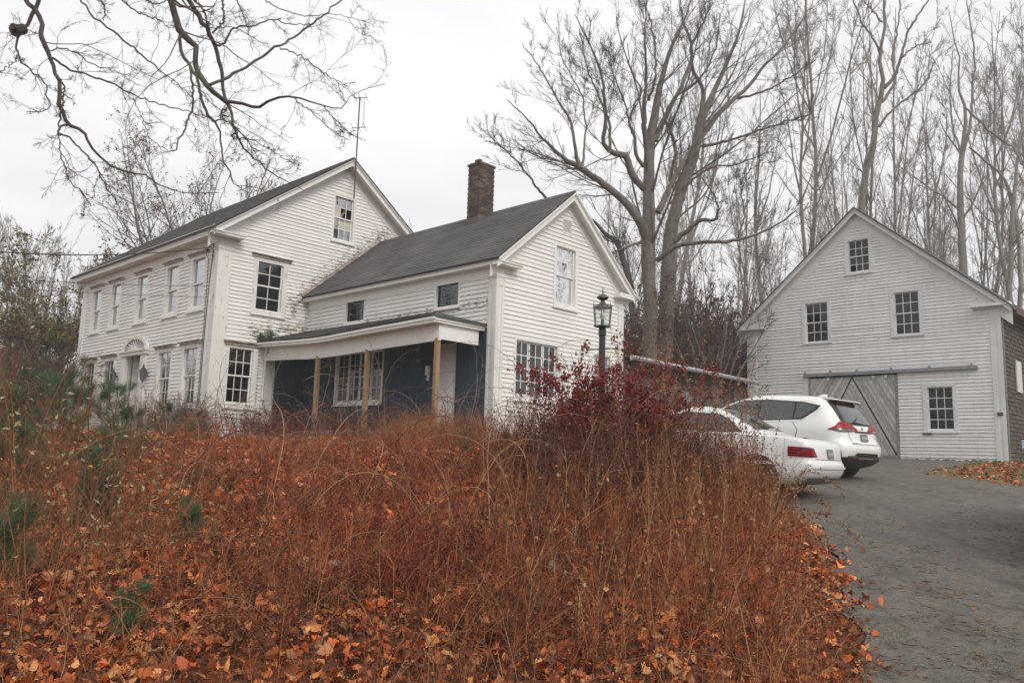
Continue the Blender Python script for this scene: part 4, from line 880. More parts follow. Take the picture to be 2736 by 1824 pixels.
def suv(loc, heading, paint, label, grp=None, name='suv'):
    c = Car(name, SUV, paint, loc, heading, label, 'car', grp)
    for sd_ in ('side', '-side'):
        c.patch('side_glass', [(.62, 1.46), (1.0, 1.53), (1.8, 1.56), (2.4, 1.52), (2.8, 1.36), (3.15, 1.15)], [(.66, 1.38), (.95, 1.16), (1.8, 1.11), (2.4, 1.10), (2.8, 1.09), (3.12, 1.09)], sd_, 0, 'blacktrim', .004, cols=40)
        for (t_, b_) in (([(.70, 1.44), (.95, 1.49), (1.12, 1.505)], [(.72, 1.39), (.95, 1.22), (1.12, 1.16)]), ([(1.16, 1.51), (1.9, 1.53)], [(1.16, 1.155), (1.9, 1.13)]), ([(1.97, 1.53), (2.4, 1.49), (2.76, 1.34), (3.0, 1.2)], [(1.97, 1.13), (2.4, 1.12), (2.76, 1.115), (3.0, 1.115)])):
            c.patch('side_window', t_, b_, sd_, 0, 'carglass', .009, cols=20)
        c.patch('window_chrome', [(.56, 1.42), (.75, 1.24), (.95, 1.135), (1.8, 1.09), (3.15, 1.075)], [(.60, 1.405), (.78, 1.225), (.95, 1.12), (1.8, 1.075), (3.15, 1.06)], sd_, 0, 'chrome', .008, rows=1, cols=40)
        c.patch('door_seam', [(1.95, 1.08), (1.95, .42)], [(1.962, 1.08), (1.962, .42)], sd_, 0, 'gap', .004, rows=1, cols=16); c.patch('door_seam', [(1.15, 1.12), (1.02, .95), (1.08, .6), (1.25, .42)], [(1.162, 1.12), (1.032, .95), (1.092, .6), (1.262, .42)], sd_, 0, 'gap', .004, rows=1, cols=24)
        c.patch('sill_cladding', [(.9, .42), (3.6, .42)], [(.9, .27), (3.6, .27)], sd_, 0, 'blacktrim', .012, cols=24)
        c.patch('arch_trim', [(.42, .45), (.50, .62), (.66, .75), (.85, .80), (1.04, .75), (1.20, .62), (1.28, .45)], [(.5, .40), (.56, .58), (.70, .69), (.85, .735), (1.00, .69), (1.14, .58), (1.2, .40)], sd_, 0, 'blacktrim', .012, rows=2, cols=30)
        c.patch('wheel_well', [(.50, .42), (.56, .58), (.70, .69), (.85, .735), (1.00, .69), (1.14, .58), (1.2, .42)], [(.5, .27), (.6, .27), (.7, .27), (.85, .27), (1.0, .27), (1.1, .27), (1.2, .27)], sd_, 0, 'gap', .008, cols=24)
        dg = 'diagL' if sd_ == 'side' else 'diagR'
        # boomerang tail lamp
        def dq(x_, y_): return (x_ - (.9 - abs(y_)), )          # diagonal coordinate of a point on the body
        tl = c.patch('tail_lamp', [(-.56, 1.02), (-.40, 1.08), (-.18, 1.15), (0.02, 1.155), (.10, 1.14), (.22, 1.05), (.38, 1.0)], [(-.56, .985), (-.40, .97), (-.18, .955), (.02, .95), (.10, .95), (.22, .965), (.38, .985)], dg, 0, 'redlens', .012, cols=30, rows=8)
        c.patch('clear_lens', [(-.40, 1.0), (-.18, 1.015), (.10, 1.015), (.26, 1.0)], [(-.36, .965), (-.18, .955), (.1, .95), (.2, .965)], dg, 0, 'smoke', .017, parent=tl)
        c.patch('rear_reflector', [(-.55, .50), (-.1, .50)], [(-.55, .455), (-.1, .455)], dg, 0, 'reddark', .022, rows=2)
        c.patch('pillar_glass', [(-.42, 1.54), (-.22, 1.58)], [(-.30, 1.17), (.0, 1.16)], dg, 0, 'blacktrim', .006, rows=10) 
    c.patch('rear_window_surround', [(-.60, 1.56), (.60, 1.56)], [(-.70, 1.10), (.70, 1.10)], 'rear', 0, 'blacktrim', .005, rows=10, cols=30)
    c.patch('rear_window', [(-.50, 1.52), (.50, 1.52)], [(-.60, 1.14), (.60, 1.14)], 'rear', 0, 'carglass', .011, rows=10, cols=24)
    m = MB(); m.hexa([(.38, -.55, 1.592), (.38, .55, 1.592), (.62, .60, 1.60), (.62, -.60, 1.60), (.38, -.54, 1.612), (.38, .54, 1.612), (.66, .62, 1.655), (.66, -.62, 1.655)]); m.build('spoiler', M[paint], c.root)
    m = MB(); m.hexa([(.42, -.52, 1.56), (.42, .52, 1.56), (.60, .55, 1.575), (.60, -.55, 1.575), (.385, -.54, 1.591), (.385, .54, 1.591), (.60, .58, 1.599), (.60, -.58, 1.599)]); m.build('spoiler_underside', M['reddark'], c.root)
    m = MB(); m.bar((.10, 0, 1.14), (.20, .35, 1.17), .012, 6).bar((.12, .30, 1.16), (.30, -.25, 1.33), .008, 5); m.build('wiper', M['blacktrim'], c.root)
    c.patch('tailgate_recess', [(-.36, .99), (.36, .99)], [(-.36, .955), (.36, .955)], 'rear', 0, 'blacktrim', .012, rows=2)
    pl = c.patch('number_plate', [(-.16, .935), (.16, .935)], [(-.16, .785), (.16, .785)], 'rear', 0, 'plate', .016, rows=2)
    for k in range(6): c.patch('plate_mark', [(-.12 + k * .042, .89), (-.095 + k * .042, .89)], [(-.12 + k * .042, .83), (-.095 + k * .042, .83)], 'rear', 0, 'platelight', .019, rows=1, cols=2, parent=pl)
    c.patch('badge', [(-.045, 1.055), (0, 1.07), (.045, 1.055)], [(-.045, 1.03), (0, 1.015), (.045, 1.03)], 'rear', 0, 'smoke', .014, rows=3)
    c.patch('tailgate_seam', [(-.62, .735), (.62, .735)], [(-.62, .725), (.62, .725)], 'rear', 0, 'gap', .006, rows=1, cols=20)
    for sg in (1, -1): c.patch('tailgate_seam', [(sg * .60, 1.0), (sg * .62, .9), (sg * .56, .73)], [(sg * .61, 1.0), (sg * .63, .9), (sg * .57, .73)], 'rear', 0, 'gap', .006, rows=1, cols=12)
    for sg, t_ in ((1, 'Model'),): c.patch('badge_strip', [(.34, .755), (.56, .755)], [(.34, .745), (.56, .745)], 'rear', 0, 'chrome', .008, rows=1)
    c.patch('bumper_cladding', [(-.88, .47), (-.55, .47), (-.48, .56), (.48, .56), (.55, .47), (.88, .47)], [(-.84, .27), (-.5, .25), (-.4, .25), (.4, .25), (.5, .25), (.84, .27)], 'rear', 0, 'blacktrim', .016, rows=6, cols=40)
    for d_ in ('diagL', 'diagR'): c.patch('bumper_cladding', [(-.7, .47), (.2, .47)], [(-.7, .26), (.2, .26)], d_, 0, 'blacktrim', .013, rows=4, cols=24)
    c.patch('skid_strip', [(-.34, .475), (.34, .475)], [(-.34, .445), (.34, .445)], 'rear', 0, 'chrome', .022, rows=1)
    m = MB(); m.hexa([(.86, -.02, 1.655), (.86, .02, 1.655), (1.10, .03, 1.665), (1.10, -.03, 1.665), (.84, -.006, 1.735), (.84, .006, 1.735), (.93, .006, 1.74), (.93, -.006, 1.74)]); m.build('shark_fin', M[paint], c.root)
    for sg in (1, -1): m = MB(); m.bar((1.0, sg * .60, 1.645), (2.2, sg * .58, 1.63), .014, 6); m.build('roof_rail', M['chrome'], c.root)
    for sg in (1, -1):
        m = MB(); m.hexa([(2.93, sg * .88, 1.07), (3.05, sg * .88, 1.07), (3.05, sg * 1.06, 1.09), (2.93, sg * 1.06, 1.09), (2.93, sg * .90, 1.22), (3.03, sg * .90, 1.20), (3.03, sg * 1.06, 1.20), (2.93, sg * 1.06, 1.23)]); mr = m.build('door_mirror', M[paint], c.root)
        m = MB(); m.box(2.926, 2.929, .91, 1.045, 1.09, 1.21, Frame((0, 0, 0), (1, 0, 0), (0, sg, 0))); m.build('mirror_glass', M['storm'], mr)
    m = MB(); m.box(.9, 1.1, .15, .65, .8, 1.3).box(.9, 1.1, -.65, -.15, .8, 1.3); m.build('seats', M['seat'], c.root)
    for x_ in (.85, 3.62):
        for y_ in (.80, -.80): c.wheel(x_, y_, .36, .23)
    return c
HD = math.radians(180 - 47)
sv = at(2128, 1277, 16.3); cs, sn = math.cos(HD), math.sin(HD)
def place(xw, yw, heading, local):     # put the local point at the world point
    c_, s_ = math.cos(heading), math.sin(heading); X = xw - (c_ * local[0] - s_ * local[1]); Y = yw - (s_ * local[0] + c_ * local[1]); return X, Y
X, Y = place(at(2246, 1270, 15.9)[0], 15.9, HD, (0.1, .9)); sgz = float(hgt(X, Y))
car1 = suv((X, Y, float(np.interp(Y + .6, DY, DZ)) - .02), HD, 'carwhite', 'white sport utility car with red tail lamps parked before the barn door', 'cars parked on the driveway'); car1.root.rotation_euler = (0, math.radians(-3.0), HD)
SED = [(.22, .35, 4.2, .72, .2, .3), (.30, .10, 4.42, .82, .2, .4), (.42, .0, 4.5, .86, .2, .45), (.56, -.02, 4.52, .865, .2, .45), (.62, .03, 4.48, .86, .2, .45), (.76, .05, 4.45, .86, .16, .45), (.88, .08, 4.32, .85, .14, .4), (.93, .12, 4.0, .84, .16, .4), (.955, .22, 3.55, .835, .25, .4),
       (.975, .60, 3.25, .82, .3, .4), (1.0, .86, 3.08, .80, .3, .35), (1.12, 1.08, 2.92, .755, .28, .3), (1.25, 1.34, 2.70, .70, .26, .3), (1.34, 1.55, 2.48, .655, .25, .3), (1.39, 1.75, 2.28, .59, .25, .3), (1.415, 1.95, 2.1, .4, .1, .1), (1.42, 2.0, 2.06, .1, .02, .02)]
HD2 = math.radians(180 - 38)
X, Y = place(at(2158, 1180, 12.6)[0], 12.6, HD2, (0.05, .86))
s2 = Car('sedan', SED, 'carwhite2', (X, Y, float(np.interp(Y + .4, DY, DZ)) - .02), HD2, 'older white sedan half hidden behind the tall dry weeds', 'car', 'cars parked on the driveway'); s2.root.rotation_euler = (0, math.radians(-3.0), HD2)
for sd_ in ('side', '-side'):
    s2.patch('side_glass', [(1.20, 1.02), (1.42, 1.19), (1.62, 1.28), (2.2, 1.30), (2.6, 1.20), (3.02, 1.0)], [(1.20, 1.0), (1.42, .985), (1.62, .98), (2.2, .98), (2.6, .98), (3.02, .98)], sd_, 0, 'blacktrim', .004, cols=36)
    for t_, b_ in (([(1.30, 1.07), (1.45, 1.18), (1.62, 1.255), (1.98, 1.275)], [(1.30, 1.01), (1.45, 1.0), (1.62, 1.0), (1.98, 1.0)]), ([(2.04, 1.275), (2.3, 1.26), (2.6, 1.16), (2.85, 1.05)], [(2.04, 1.0), (2.3, 1.0), (2.6, 1.0), (2.85, 1.0)])): s2.patch('side_window', t_, b_, sd_, 0, 'carglass', .009, cols=18)
    s2.patch('side_moulding', [(.5, .56), (4.0, .56)], [(.5, .52), (4.0, .52)], sd_, 0, 'carwhite2', .014, rows=1, cols=30)
    s2.patch('wheel_well', [(.55, .40), (.62, .55), (.75, .64), (.9, .67), (1.05, .64), (1.18, .55), (1.25, .40)], [(.55, .25), (.65, .25), (.75, .25), (.9, .25), (1.05, .25), (1.15, .25), (1.25, .25)], sd_, 0, 'gap', .008, cols=24)
    s2.patch('door_seam', [(2.02, .97), (2.02, .35)], [(2.03, .97), (2.03, .35)], sd_, 0, 'gap', .004, rows=1, cols=16)
    dg = 'diagL' if sd_ == 'side' else 'diagR'
    tl = s2.patch('tail_lamp', [(-.12, .81), (0.0, .82), (.36, .82)], [(-.26, .675), (0., .67), (.36, .67)], dg, 0, 'redlens', .010, cols=24)
    for k in range(4): s2.patch('lens_rib', [(-.14 - .02 * k, .795 - k * .033), (.35, .795 - k * .033)], [(-.14 - .02 * k, .783 - k * .033), (.35, .783 - k * .033)], dg, 0, 'reddark', .015, rows=1, cols=20, parent=tl)
s2.patch('rear_window', [(1.68, -.50), (1.68, .50)], [(.98, -.66), (.98, .66)], 'top', 0, 'carglass', .008, rows=12, cols=20)
s2.patch('trunk_seam', [(-.70, .65), (.70, .65)], [(-.70, .642), (.70, .642)], 'rear', 0, 'gap', .006, rows=1, cols=20)
pl = s2.patch('number_plate', [(-.16, .81), (.16, .81)], [(-.16, .665), (.16, .665)], 'rear', 0, 'plate', .012, rows=2)
for k in range(6): s2.patch('plate_mark', [(-.12 + k * .042, .77), (-.095 + k * .042, .77)], [(-.12 + k * .042, .71), (-.095 + k * .042, .71)], 'rear', 0, 'platelight', .015, rows=1, cols=2, parent=pl)
s2.patch('bumper_rib', [(-.80, .535), (.80, .535)], [(-.80, .505), (.80, .505)], 'rear', 0, 'carwhite2', .022, rows=2, cols=20)
s2.patch('lower_skirt', [(-.82, .36), (.82, .36)], [(-.80, .24), (.80, .24)], 'rear', 0, 'rough', .01, rows=3, cols=20)
MB().box(1.5, 1.7, .1, .6, .7, 1.15).box(1.5, 1.7, -.6, -.1, .7, 1.15).build('seats', M['seat'], s2.root)
for x_ in (.90, 3.65):
    for y_ in (.74, -.74): s2.wheel(x_, y_, .31, .2)
# third car just beyond the right edge; its mirror reaches into view
mw = at(2735, 1187, 11.0); HD3 = math.radians(90 - 33.5)
X, Y = place(mw[0] + .03, mw[1], HD3, (2.99, 1.0))
car3 = suv((X, Y, mw[2] - 1.15), HD3, 'cargrey', 'grey car at the right edge, only its door mirror showing', 'cars parked on the driveway')
def inx(x, y): return (x * F_PX / np.maximum(y, .1) + 1368)        # rough picture column
# ------------------------------------------------------------------ plants: thin tubes grown level by level
def nrm(a): return a / np.maximum(np.linalg.norm(a, axis=-1, keepdims=True), 1e-9)
def resample(P, n, jit=0., rng=RG):
    P = np.array(P, float); k = P.shape[1]; d = np.r_[0, np.cumsum(np.linalg.norm(np.diff(P[:, :3], axis=0), axis=1))]; t = np.linspace(0, d[-1], n)
    # Catmull-like smoothing through cubic interpolation per column
    out = np.empty((n, k)); m = np.gradient(P, d, axis=0) if len(P) > 2 else np.repeat((P[1] - P[0])[None] / d[-1], 2, 0)
    i = np.clip(np.searchsorted(d, t, 'right') - 1, 0, len(P) - 2); h = (d[i + 1] - d[i])[:, None]; s = ((t - d[i])[:, None]) / h
    out = (2 * s**3 - 3 * s**2 + 1) * P[i] + (s**3 - 2 * s**2 + s) * h * m[i] + (-2 * s**3 + 3 * s**2) * P[i + 1] + (s**3 - s**2) * h * m[i + 1]
    lin = P[i] * (1 - s) + P[i + 1] * s; out[:, 3:] = lin[:, 3:]
    if jit: out[1:-1, :3] += rng.normal(0, jit, (n - 2, 3))
    return out
def tubes(P, R, sides=3):
    """P (m,n,3), R (m,n) -> vertices, quads"""
    m, n, _ = P.shape; T = nrm(np.gradient(P, axis=1)); ref = np.eye(3)[np.abs(T).max(1).argmin(1)][:, None, :] * np.ones((1, n, 1)); U = nrm(np.cross(T, ref)); W_ = np.cross(T, U)
    a = np.arange(sides) * math.tau / sides
    V = P[:, :, None] + R[:, :, None, None] * (U[:, :, None] * np.cos(a)[None, None, :, None] + W_[:, :, None] * np.sin(a)[None, None, :, None])
    i = np.arange(m * n * sides).reshape(m, n, sides); j = np.roll(i, -1, 2)
    F = np.stack([i[:, :-1], j[:, :-1], j[:, 1:], i[:, 1:]], -1).reshape(-1, 4)
    return V.reshape(-1, 3), F
def branch(P, R, k, ang, lenf, radf, n, up=0., curl=.15, tmin=.15, tmax=.98, rng=RG, minr=.0015, tip=.35, lens=None, bias=None, flat=0.):
    m, np_, _ = P.shape; cnt = m * k; par = np.repeat(np.arange(m), k); t = rng.uniform(tmin, tmax, cnt) * (np_ - 1); i = np.minimum(t.astype(int), np_ - 2); f = (t - i)[:, None]
    pos = P[par, i] * (1 - f) + P[par, i + 1] * f; tan = nrm(P[par, i + 1] - P[par, i]); r0 = (R[par, i] * (1 - f[:, 0]) + R[par, i + 1] * f[:, 0]) * radf
    L_ = (np.linalg.norm(np.diff(P, axis=1), axis=2).sum(1))[par] if lens is None else lens[par]
    rv = rng.normal(size=(cnt, 3)); rv[:, 2] *= (1 - flat); perp = nrm(rv - tan * (rv * tan).sum(1, keepdims=True)); a = rng.normal(ang, ang * .25, cnt)[:, None]
    d = nrm(tan * np.cos(a) + perp * np.sin(a)); rel = 1 - .55 * (t / (np_ - 1))
    sl = (L_ * lenf * rel * rng.uniform(.5, 1.25, cnt) / (n - 1))[:, None]
    out = np.empty((cnt, n, 3)); out[:, 0] = pos
    upv = np.array([0, 0, up]) + (0 if bias is None else np.array(bias))
    for q in range(1, n):
        out[:, q] = out[:, q - 1] + d * sl; d = nrm(d + rng.normal(0, curl, (cnt, 3)) + upv)
    r0 = np.maximum(np.minimum(r0, .9 * R[par, i]), minr); rad = r0[:, None] * np.linspace(1, tip, n)[None]; rad = np.maximum(rad, minr * .6)
    return out, rad
def cat(parts):
    Vs, Fs, o = [], [], 0
    for V, F in parts: Vs.append(V); Fs.append(F + o); o += len(V)
    return np.concatenate(Vs), np.concatenate(Fs)
def leaves_at(pos, size, rng, cols, droop=.5, narrow=.5):
    """small folded leaves: 2 quads each; returns V, F, tint"""
    m = len(pos); d = nrm(rng.normal(size=(m, 3)) + np.array([0, 0, -droop])); s = nrm(np.cross(d, rng.normal(size=(m, 3)))); up_ = np.cross(d, s); L_ = (size * rng.uniform(.6, 1.3, m))[:, None]
    q = [pos, pos + d * L_ * .5 + s * L_ * narrow * .5 + up_ * L_ * .12, pos + d * L_, pos + d * L_ * .5 - s * L_ * narrow * .5 + up_ * L_ * .12]
    V = np.stack(q, 1).reshape(-1, 3); F = np.arange(m * 4).reshape(m, 4); c = cols[rng.integers(0, len(cols), m)] * rng.uniform(.75, 1.15, (m, 1)); return V, F, np.repeat(c, 4, 0)
# ---- the big tree behind the wing, limbs traced and set in depth
def trace(pts, ox, oy, k, Y, dep=None, wk=1., n=26, jit=0., rng=RG):
    """pts (x, y, width) in a view crop -> world polyline with radius at depth Y (+ offsets dep at each point)"""
    P = []; m = len(pts)
    for i, (x, y, w_) in enumerate(pts):
        yy = Y + (0 if dep is None else float(np.interp(i / max(1, m - 1), np.linspace(0, 1, len(dep)), dep)))
        p = at(ox + x / k, oy + y / k, yy); P.append([*p, wk * w_ / k / 2 / F_PX * yy])
    return resample(P, n, jit, rng)
BT = [([(715, 1530, 66), (715, 1200, 58), (708, 1000, 62), (712, 850, 52), (715, 650, 46), (725, 560, 42), (745, 430, 32), (775, 300, 22), (810, 180, 15), (870, 60, 8), (900, -60, 5)], [0, 0, -.5]),
 ([(775, 1530, 74), (790, 1200, 62), (800, 1000, 56), (845, 800, 50), (905, 620, 44), (930, 500, 36), (980, 390, 24), (1040, 260, 16), (1090, 120, 10), (1120, -30, 5)], [1, 1.5, 2]),
 ([(705, 1010, 46), (650, 890, 38), (560, 800, 32), (480, 740, 30), (410, 700, 24), (340, 650, 16), (270, 580, 11), (200, 500, 7), (120, 420, 4)], [0, -2, -4]),
 ([(420, 700, 20), (400, 620, 14), (380, 500, 12), (330, 420, 9), (250, 280, 6), (180, 180, 3)], [-3, -4]),
 ([(430, 705, 14), (440, 640, 10), (445, 560, 8), (430, 400, 6), (350, 250, 4), (330, 150, 2)], [-3, -2]),
 ([(690, 790, 32), (640, 730, 30), (610, 650, 32), (560, 640, 24), (525, 610, 20), (530, 500, 16), (520, 350, 12), (470, 200, 8), (400, 60, 4)], [0, -1.5, -3]),
 ([(545, 640, 14), (545, 520, 12), (500, 400, 9), (450, 280, 6), (420, 120, 4)], [-2, -3]),
 ([(690, 700, 18), (655, 640, 16), (655, 580, 14), (630, 520, 12), (650, 440, 9), (680, 400, 8), (640, 300, 6), (620, 180, 4)], [0, -1]),
 ([(735, 590, 24), (800, 450, 19), (860, 330, 16), (890, 190, 12), (850, 90, 9), (840, -20, 6)], [0, 1.5]),
 ([(745, 560, 16), (830, 400, 12), (915, 340, 10), (990, 200, 7), (1010, 60, 4)], [0, -2]),
 ([(750, 890, 28), (800, 780, 26), (850, 690, 20), (900, 600, 12), (960, 500, 8)], [0, 1]),
 ([(915, 590, 27), (980, 510, 23), (1050, 430, 20), (1130, 360, 16), (1200, 270, 12), (1290, 180, 8), (1350, 90, 5), (1400, 0, 3)], [1.5, 3, 4]),
 ([(935, 612, 16), (1040, 590, 12), (1130, 560, 10), (1250, 520, 7), (1390, 480, 4)], [1, -1]),
 ([(1060, 420, 12), (1200, 380, 9), (1310, 320, 6), (1410, 250, 4)], [3, 1]),
 ([(920, 520, 22), (935, 370, 18), (900, 300, 14), (890, 200, 12), (930, 110, 9), (980, 10, 5)], [1.5, 0]),
 ([(745, 1090, 24), (830, 1030, 19), (930, 1015, 15), (1060, 1010, 14), (1160, 980, 11), (1250, 940, 8), (1330, 880, 5)], [0, -2, -3]),
 ([(820, 1010, 20), (880, 960, 19), (930, 920, 17), (990, 920, 13), (1000, 880, 8), (960, 780, 6), (900, 710, 4)], [1, -1]),
 ([(690, 1010, 14), (600, 1040, 8), (570, 1055, 5)], [0, -1]),
 ([(650, 1500, 34), (640, 1250, 30), (610, 1100, 26), (580, 1020, 24), (520, 970, 18), (480, 930, 12), (440, 900, 8)], [4, 4, 3]),
 ([(700, 600, 28), (690, 480, 20), (700, 330, 13), (695, 180, 9), (700, 0, 6)], [0, -1]),
 ([(712, 420, 13), (740, 300, 10), (735, 200, 9), (720, 100, 7), (680, -20, 4)], [0, 1.5]),
 ([(800, 760, 14), (820, 600, 13), (790, 520, 8), (760, 430, 5)], [1, 0]),
 ([(640, 560, 10), (610, 430, 7), (560, 300, 5), (540, 140, 3)], [-1, -3]),
 ([(860, 780, 12), (980, 700, 8), (1080, 690, 6), (1200, 640, 4)], [1, -1]),
 ([(1080, 1010, 9), (1110, 900, 7), (1100, 800, 5), (1140, 700, 3)], [-1, -2]),
 ([(280, 830, 12), (240, 780, 10), (180, 700, 7), (100, 620, 5), (30, 560, 3)], [-1, -3])]
def limb_tree(specs, ox, oy, k, Y, levels, rng, n=26, jit=.03, wk=1.):
    lim = [trace(p, ox, oy, k, Y, d, wk, n, jit, rng) for p, d in specs]; P = np.stack([l[:, :3] for l in lim]); R = np.stack([np.maximum(l[:, 3], .004) for l in lim]); parts = [tubes(P, R, 8)]
    tw = []; cur = (P, R)
    for lv in levels:
        cur = branch(*cur, rng=rng, **lv); tw.append((cur, lv['n']))
    return P, R, parts, tw
rng = np.random.default_rng(5)
P, R, parts, tw = limb_tree(BT, 1280, 0, 1.5676, 32, [dict(k=15, ang=.55, lenf=.52, radf=.24, n=12, up=.045, curl=.075, tmin=.22, minr=.010), dict(k=9, ang=.55, lenf=.42, radf=.45, n=6, up=.06, curl=.08, minr=.0085, tmin=.1), dict(k=6, ang=.6, lenf=.48, radf=.6, n=3, up=.04, curl=.08, minr=.0055, tmin=.05)], rng, jit=.02)
b0 = at(1745, 1130, 32.5); big = empty('maple_tree', tuple(b0)); tag(big, 'huge bare tree with twin trunks towering behind the wing', 'tree')
def sub_mesh(name, parts, mat, parent, off, smooth=True, tint=None):
    V, F = cat(parts) if isinstance(parts, list) else parts; o = link(name, np_mesh(name, V - np.array(off), F, tint=tint, smooth=smooth), parent, mat); return o
sub_mesh('trunk', parts, M['bark'], big, b0)
sub_mesh('crown', [tubes(*q, 3) for q, n_ in tw], M['twig'], big, b0)
# reddish creeper climbing the twin trunks
pv = P[:2, :11].reshape(-1, 3); m_ = 12000; idx = rng.integers(0, len(pv), m_); pos = pv[idx] + rng.normal(0, .42, (m_, 3)) + np.array([0, -.3, 0])
ok = rng.random(m_) < np.clip(1.15 - (pos[:, 2] - .5) / 9, 0.03, 1); pos = pos[ok]
V, F, T = leaves_at(pos, .07, rng, np.array([[.17, .03, .018], [.13, .045, .025], [.10, .06, .035], [.08, .05, .04]]))
o = link('creeper', np_mesh('creeper', V - b0, F, T), big, M['leaf']); o['kind'] = 'stuff'

# ---- the tree whose limbs hang in from the upper left; its trunk stands beyond the left edge
k2 = 2.138
HT = [([(140, -10, 28), (215, 70, 32), (235, 150, 28), (225, 190, 30), (265, 270, 34), (290, 340, 26), (325, 430, 24), (340, 520, 26), (350, 620, 26), (400, 710, 24), (470, 760, 18), (530, 850, 16), (610, 930, 14), (740, 985, 13), (830, 1010, 10), (920, 1060, 8), (1100, 1105, 6), (1250, 1100, 3)], [0, -.3, -.8, -.4]),
 ([(225, -10, 26), (170, 120, 24), (110, 190, 18), (95, 260, 13), (110, 330, 12), (170, 400, 10), (240, 450, 10), (270, 530, 8), (280, 620, 7), (220, 640, 5), (150, 640, 2)], [0, -.5, -.8]),
 ([(300, 330, 14), (380, 390, 14), (500, 430, 12), (620, 470, 12), (760, 540, 10), (900, 590, 8), (1000, 620, 8), (1090, 640, 6), (1200, 680, 4)], [-.3, .3, .8]),
 ([(400, 715, 16), (345, 730, 14), (345, 765, 12), (395, 775, 12), (440, 830, 11), (520, 920, 10), (580, 1010, 9), (620, 1090, 8), (670, 1170, 6)], [-.6, -1.2]),
 ([(345, 640, 11), (335, 760, 8), (345, 880, 8), (370, 960, 8), (400, 1040, 7), (460, 1090, 7), (520, 1180, 5)], [-.5, -1]),
 ([(290, 290, 9), (350, 275, 8), (440, 310, 8), (530, 370, 7), (660, 410, 6), (800, 490, 4)], [-.3, .5]),
 ([(330, 440, 12), (360, 470, 11), (360, 560, 11), (345, 640, 11)], [-.5, -.6]),
 ([(970, -10, 42), (1000, 90, 44), (1030, 170, 46), (1070, 215, 42), (1115, 270, 36), (1115, 350, 36), (1135, 420, 36), (1180, 480, 36), (1240, 550, 30), (1290, 585, 27), (1380, 590, 21), (1480, 610, 20), (1560, 570, 16), (1650, 545, 14), (1760, 570, 11), (1870, 610, 8), (1960, 615, 7), (1990, 560, 5), (2080, 510, 4), (2200, 480, 3)], [1, .8, .5, 1]),
 ([(1070, -10, 30), (1130, 90, 33), (1190, 170, 30), (1220, 240, 27), (1250, 330, 26), (1270, 420, 24), (1275, 550, 21), (1320, 640, 19), (1345, 750, 17), (1380, 830, 12), (1450, 900, 10), (1560, 990, 8), (1650, 1040, 6), (1740, 1090, 4)], [1.4, 1.2, .8]),
 ([(1030, 200, 24), (1040, 300, 22), (1090, 380, 20), (1130, 470, 20), (1150, 550, 18), (1190, 660, 18), (1240, 710, 13), (1260, 800, 12), (1265, 880, 11), (1310, 980, 9), (1340, 1050, 6), (1420, 1100, 3)], [.7, .3, 0]),
 ([(1085, 380, 15), (1100, 500, 14), (1100, 620, 13), (1070, 680, 12), (1060, 740, 10), (1020, 800, 10), (1000, 860, 8), (930, 860, 5)], [.5, .1]),
 ([(1200, 485, 22), (1320, 435, 18), (1440, 360, 16), (1560, 280, 16), (1640, 240, 14), (1780, 140, 12), (1870, 70, 10), (1960, -10, 9), (2050, -90, 7)], [.6, 1.5, 2.5]),
 ([(1220, 240, 15), (1240, 255, 15), (1280, 240, 14), (1340, 160, 12), (1460, 145, 10), (1540, 110, 9), (1640, 135, 7), (1780, 140, 5)], [1.1, 1.8]),
 ([(1100, -10, 14), (1170, 70, 12), (1180, 120, 10), (1200, 170, 10)], [1.6, 1.2]), ([(1270, -10, 12), (1275, 60, 12), (1275, 130, 12), (1215, 190, 12)], [1.8, 1.2]),
 ([(1600, 275, 9), (1700, 310, 8), (1830, 400, 7), (1940, 480, 5), (2040, 570, 3)], [1.6, 1.2]), ([(1660, 550, 7), (1780, 640, 6), (1900, 750, 5), (1990, 800, 3)], [.8, .4]), ([(1850, 610, 6), (1930, 700, 5), (2020, 780, 4)], [.9, .5]),
 ([(460, -10, 12), (530, 90, 12), (620, 160, 12), (720, 240, 12), (820, 320, 11), (900, 390, 9), (990, 460, 5), (1100, 560, 3)], [1.5, .5]), ([(690, -10, 10), (740, 40, 10), (830, 90, 9), (900, 110, 8), (970, 160, 4)], [1, .8]), ([(570, -10, 9), (600, 60, 8), (590, 120, 6)], [1, 1]),
 ([(1210, 690, 11), (1300, 690, 9), (1380, 770, 8), (1480, 820, 6), (1600, 890, 5), (1720, 950, 3)], [.2, .8]), ([(1345, 760, 9), (1325, 775, 8), (1360, 790, 8), (1400, 790, 8), (1440, 840, 7), (1530, 890, 4)], [.8, .5]),
 ([(760, 555, 6), (820, 700, 5), (870, 800, 4), (960, 860, 3)], [.4, 0]), ([(-60, 450, 7), (30, 390, 6), (105, 335, 6)], [-.5, -.3]), ([(1290, 625, 12), (1270, 630, 8), (1275, 660, 8), (1310, 665, 7)], [.9, .8]),
 ([(1350, -10, 9), (1380, 60, 8), (1410, 150, 6), (1440, 290, 3)], [1.5, 1]), ([(820, -10, 9), (880, 25, 8), (960, 0, 6)], [1.2, 1]), ([(1500, -10, 8), (1600, 50, 7), (1750, 90, 6), (1900, 80, 4), (2100, 130, 2)], [2, 1.5])]
rng = np.random.default_rng(8)
lim = [trace(p, 0, 0, k2, 8.2, d, .92, 34, .008, rng) for p, d in HT]
P = np.stack([l[:, :3] for l in lim]); R = np.stack([np.maximum(l[:, 3], .004) for l in lim])
tb = np.array([-7.6, 6.2, 0.]); tb[2] = float(hgt(tb[0], tb[1]))
tops = [lim[i][0] for i in (0, 1, 7, 8, 11)]; extra = []
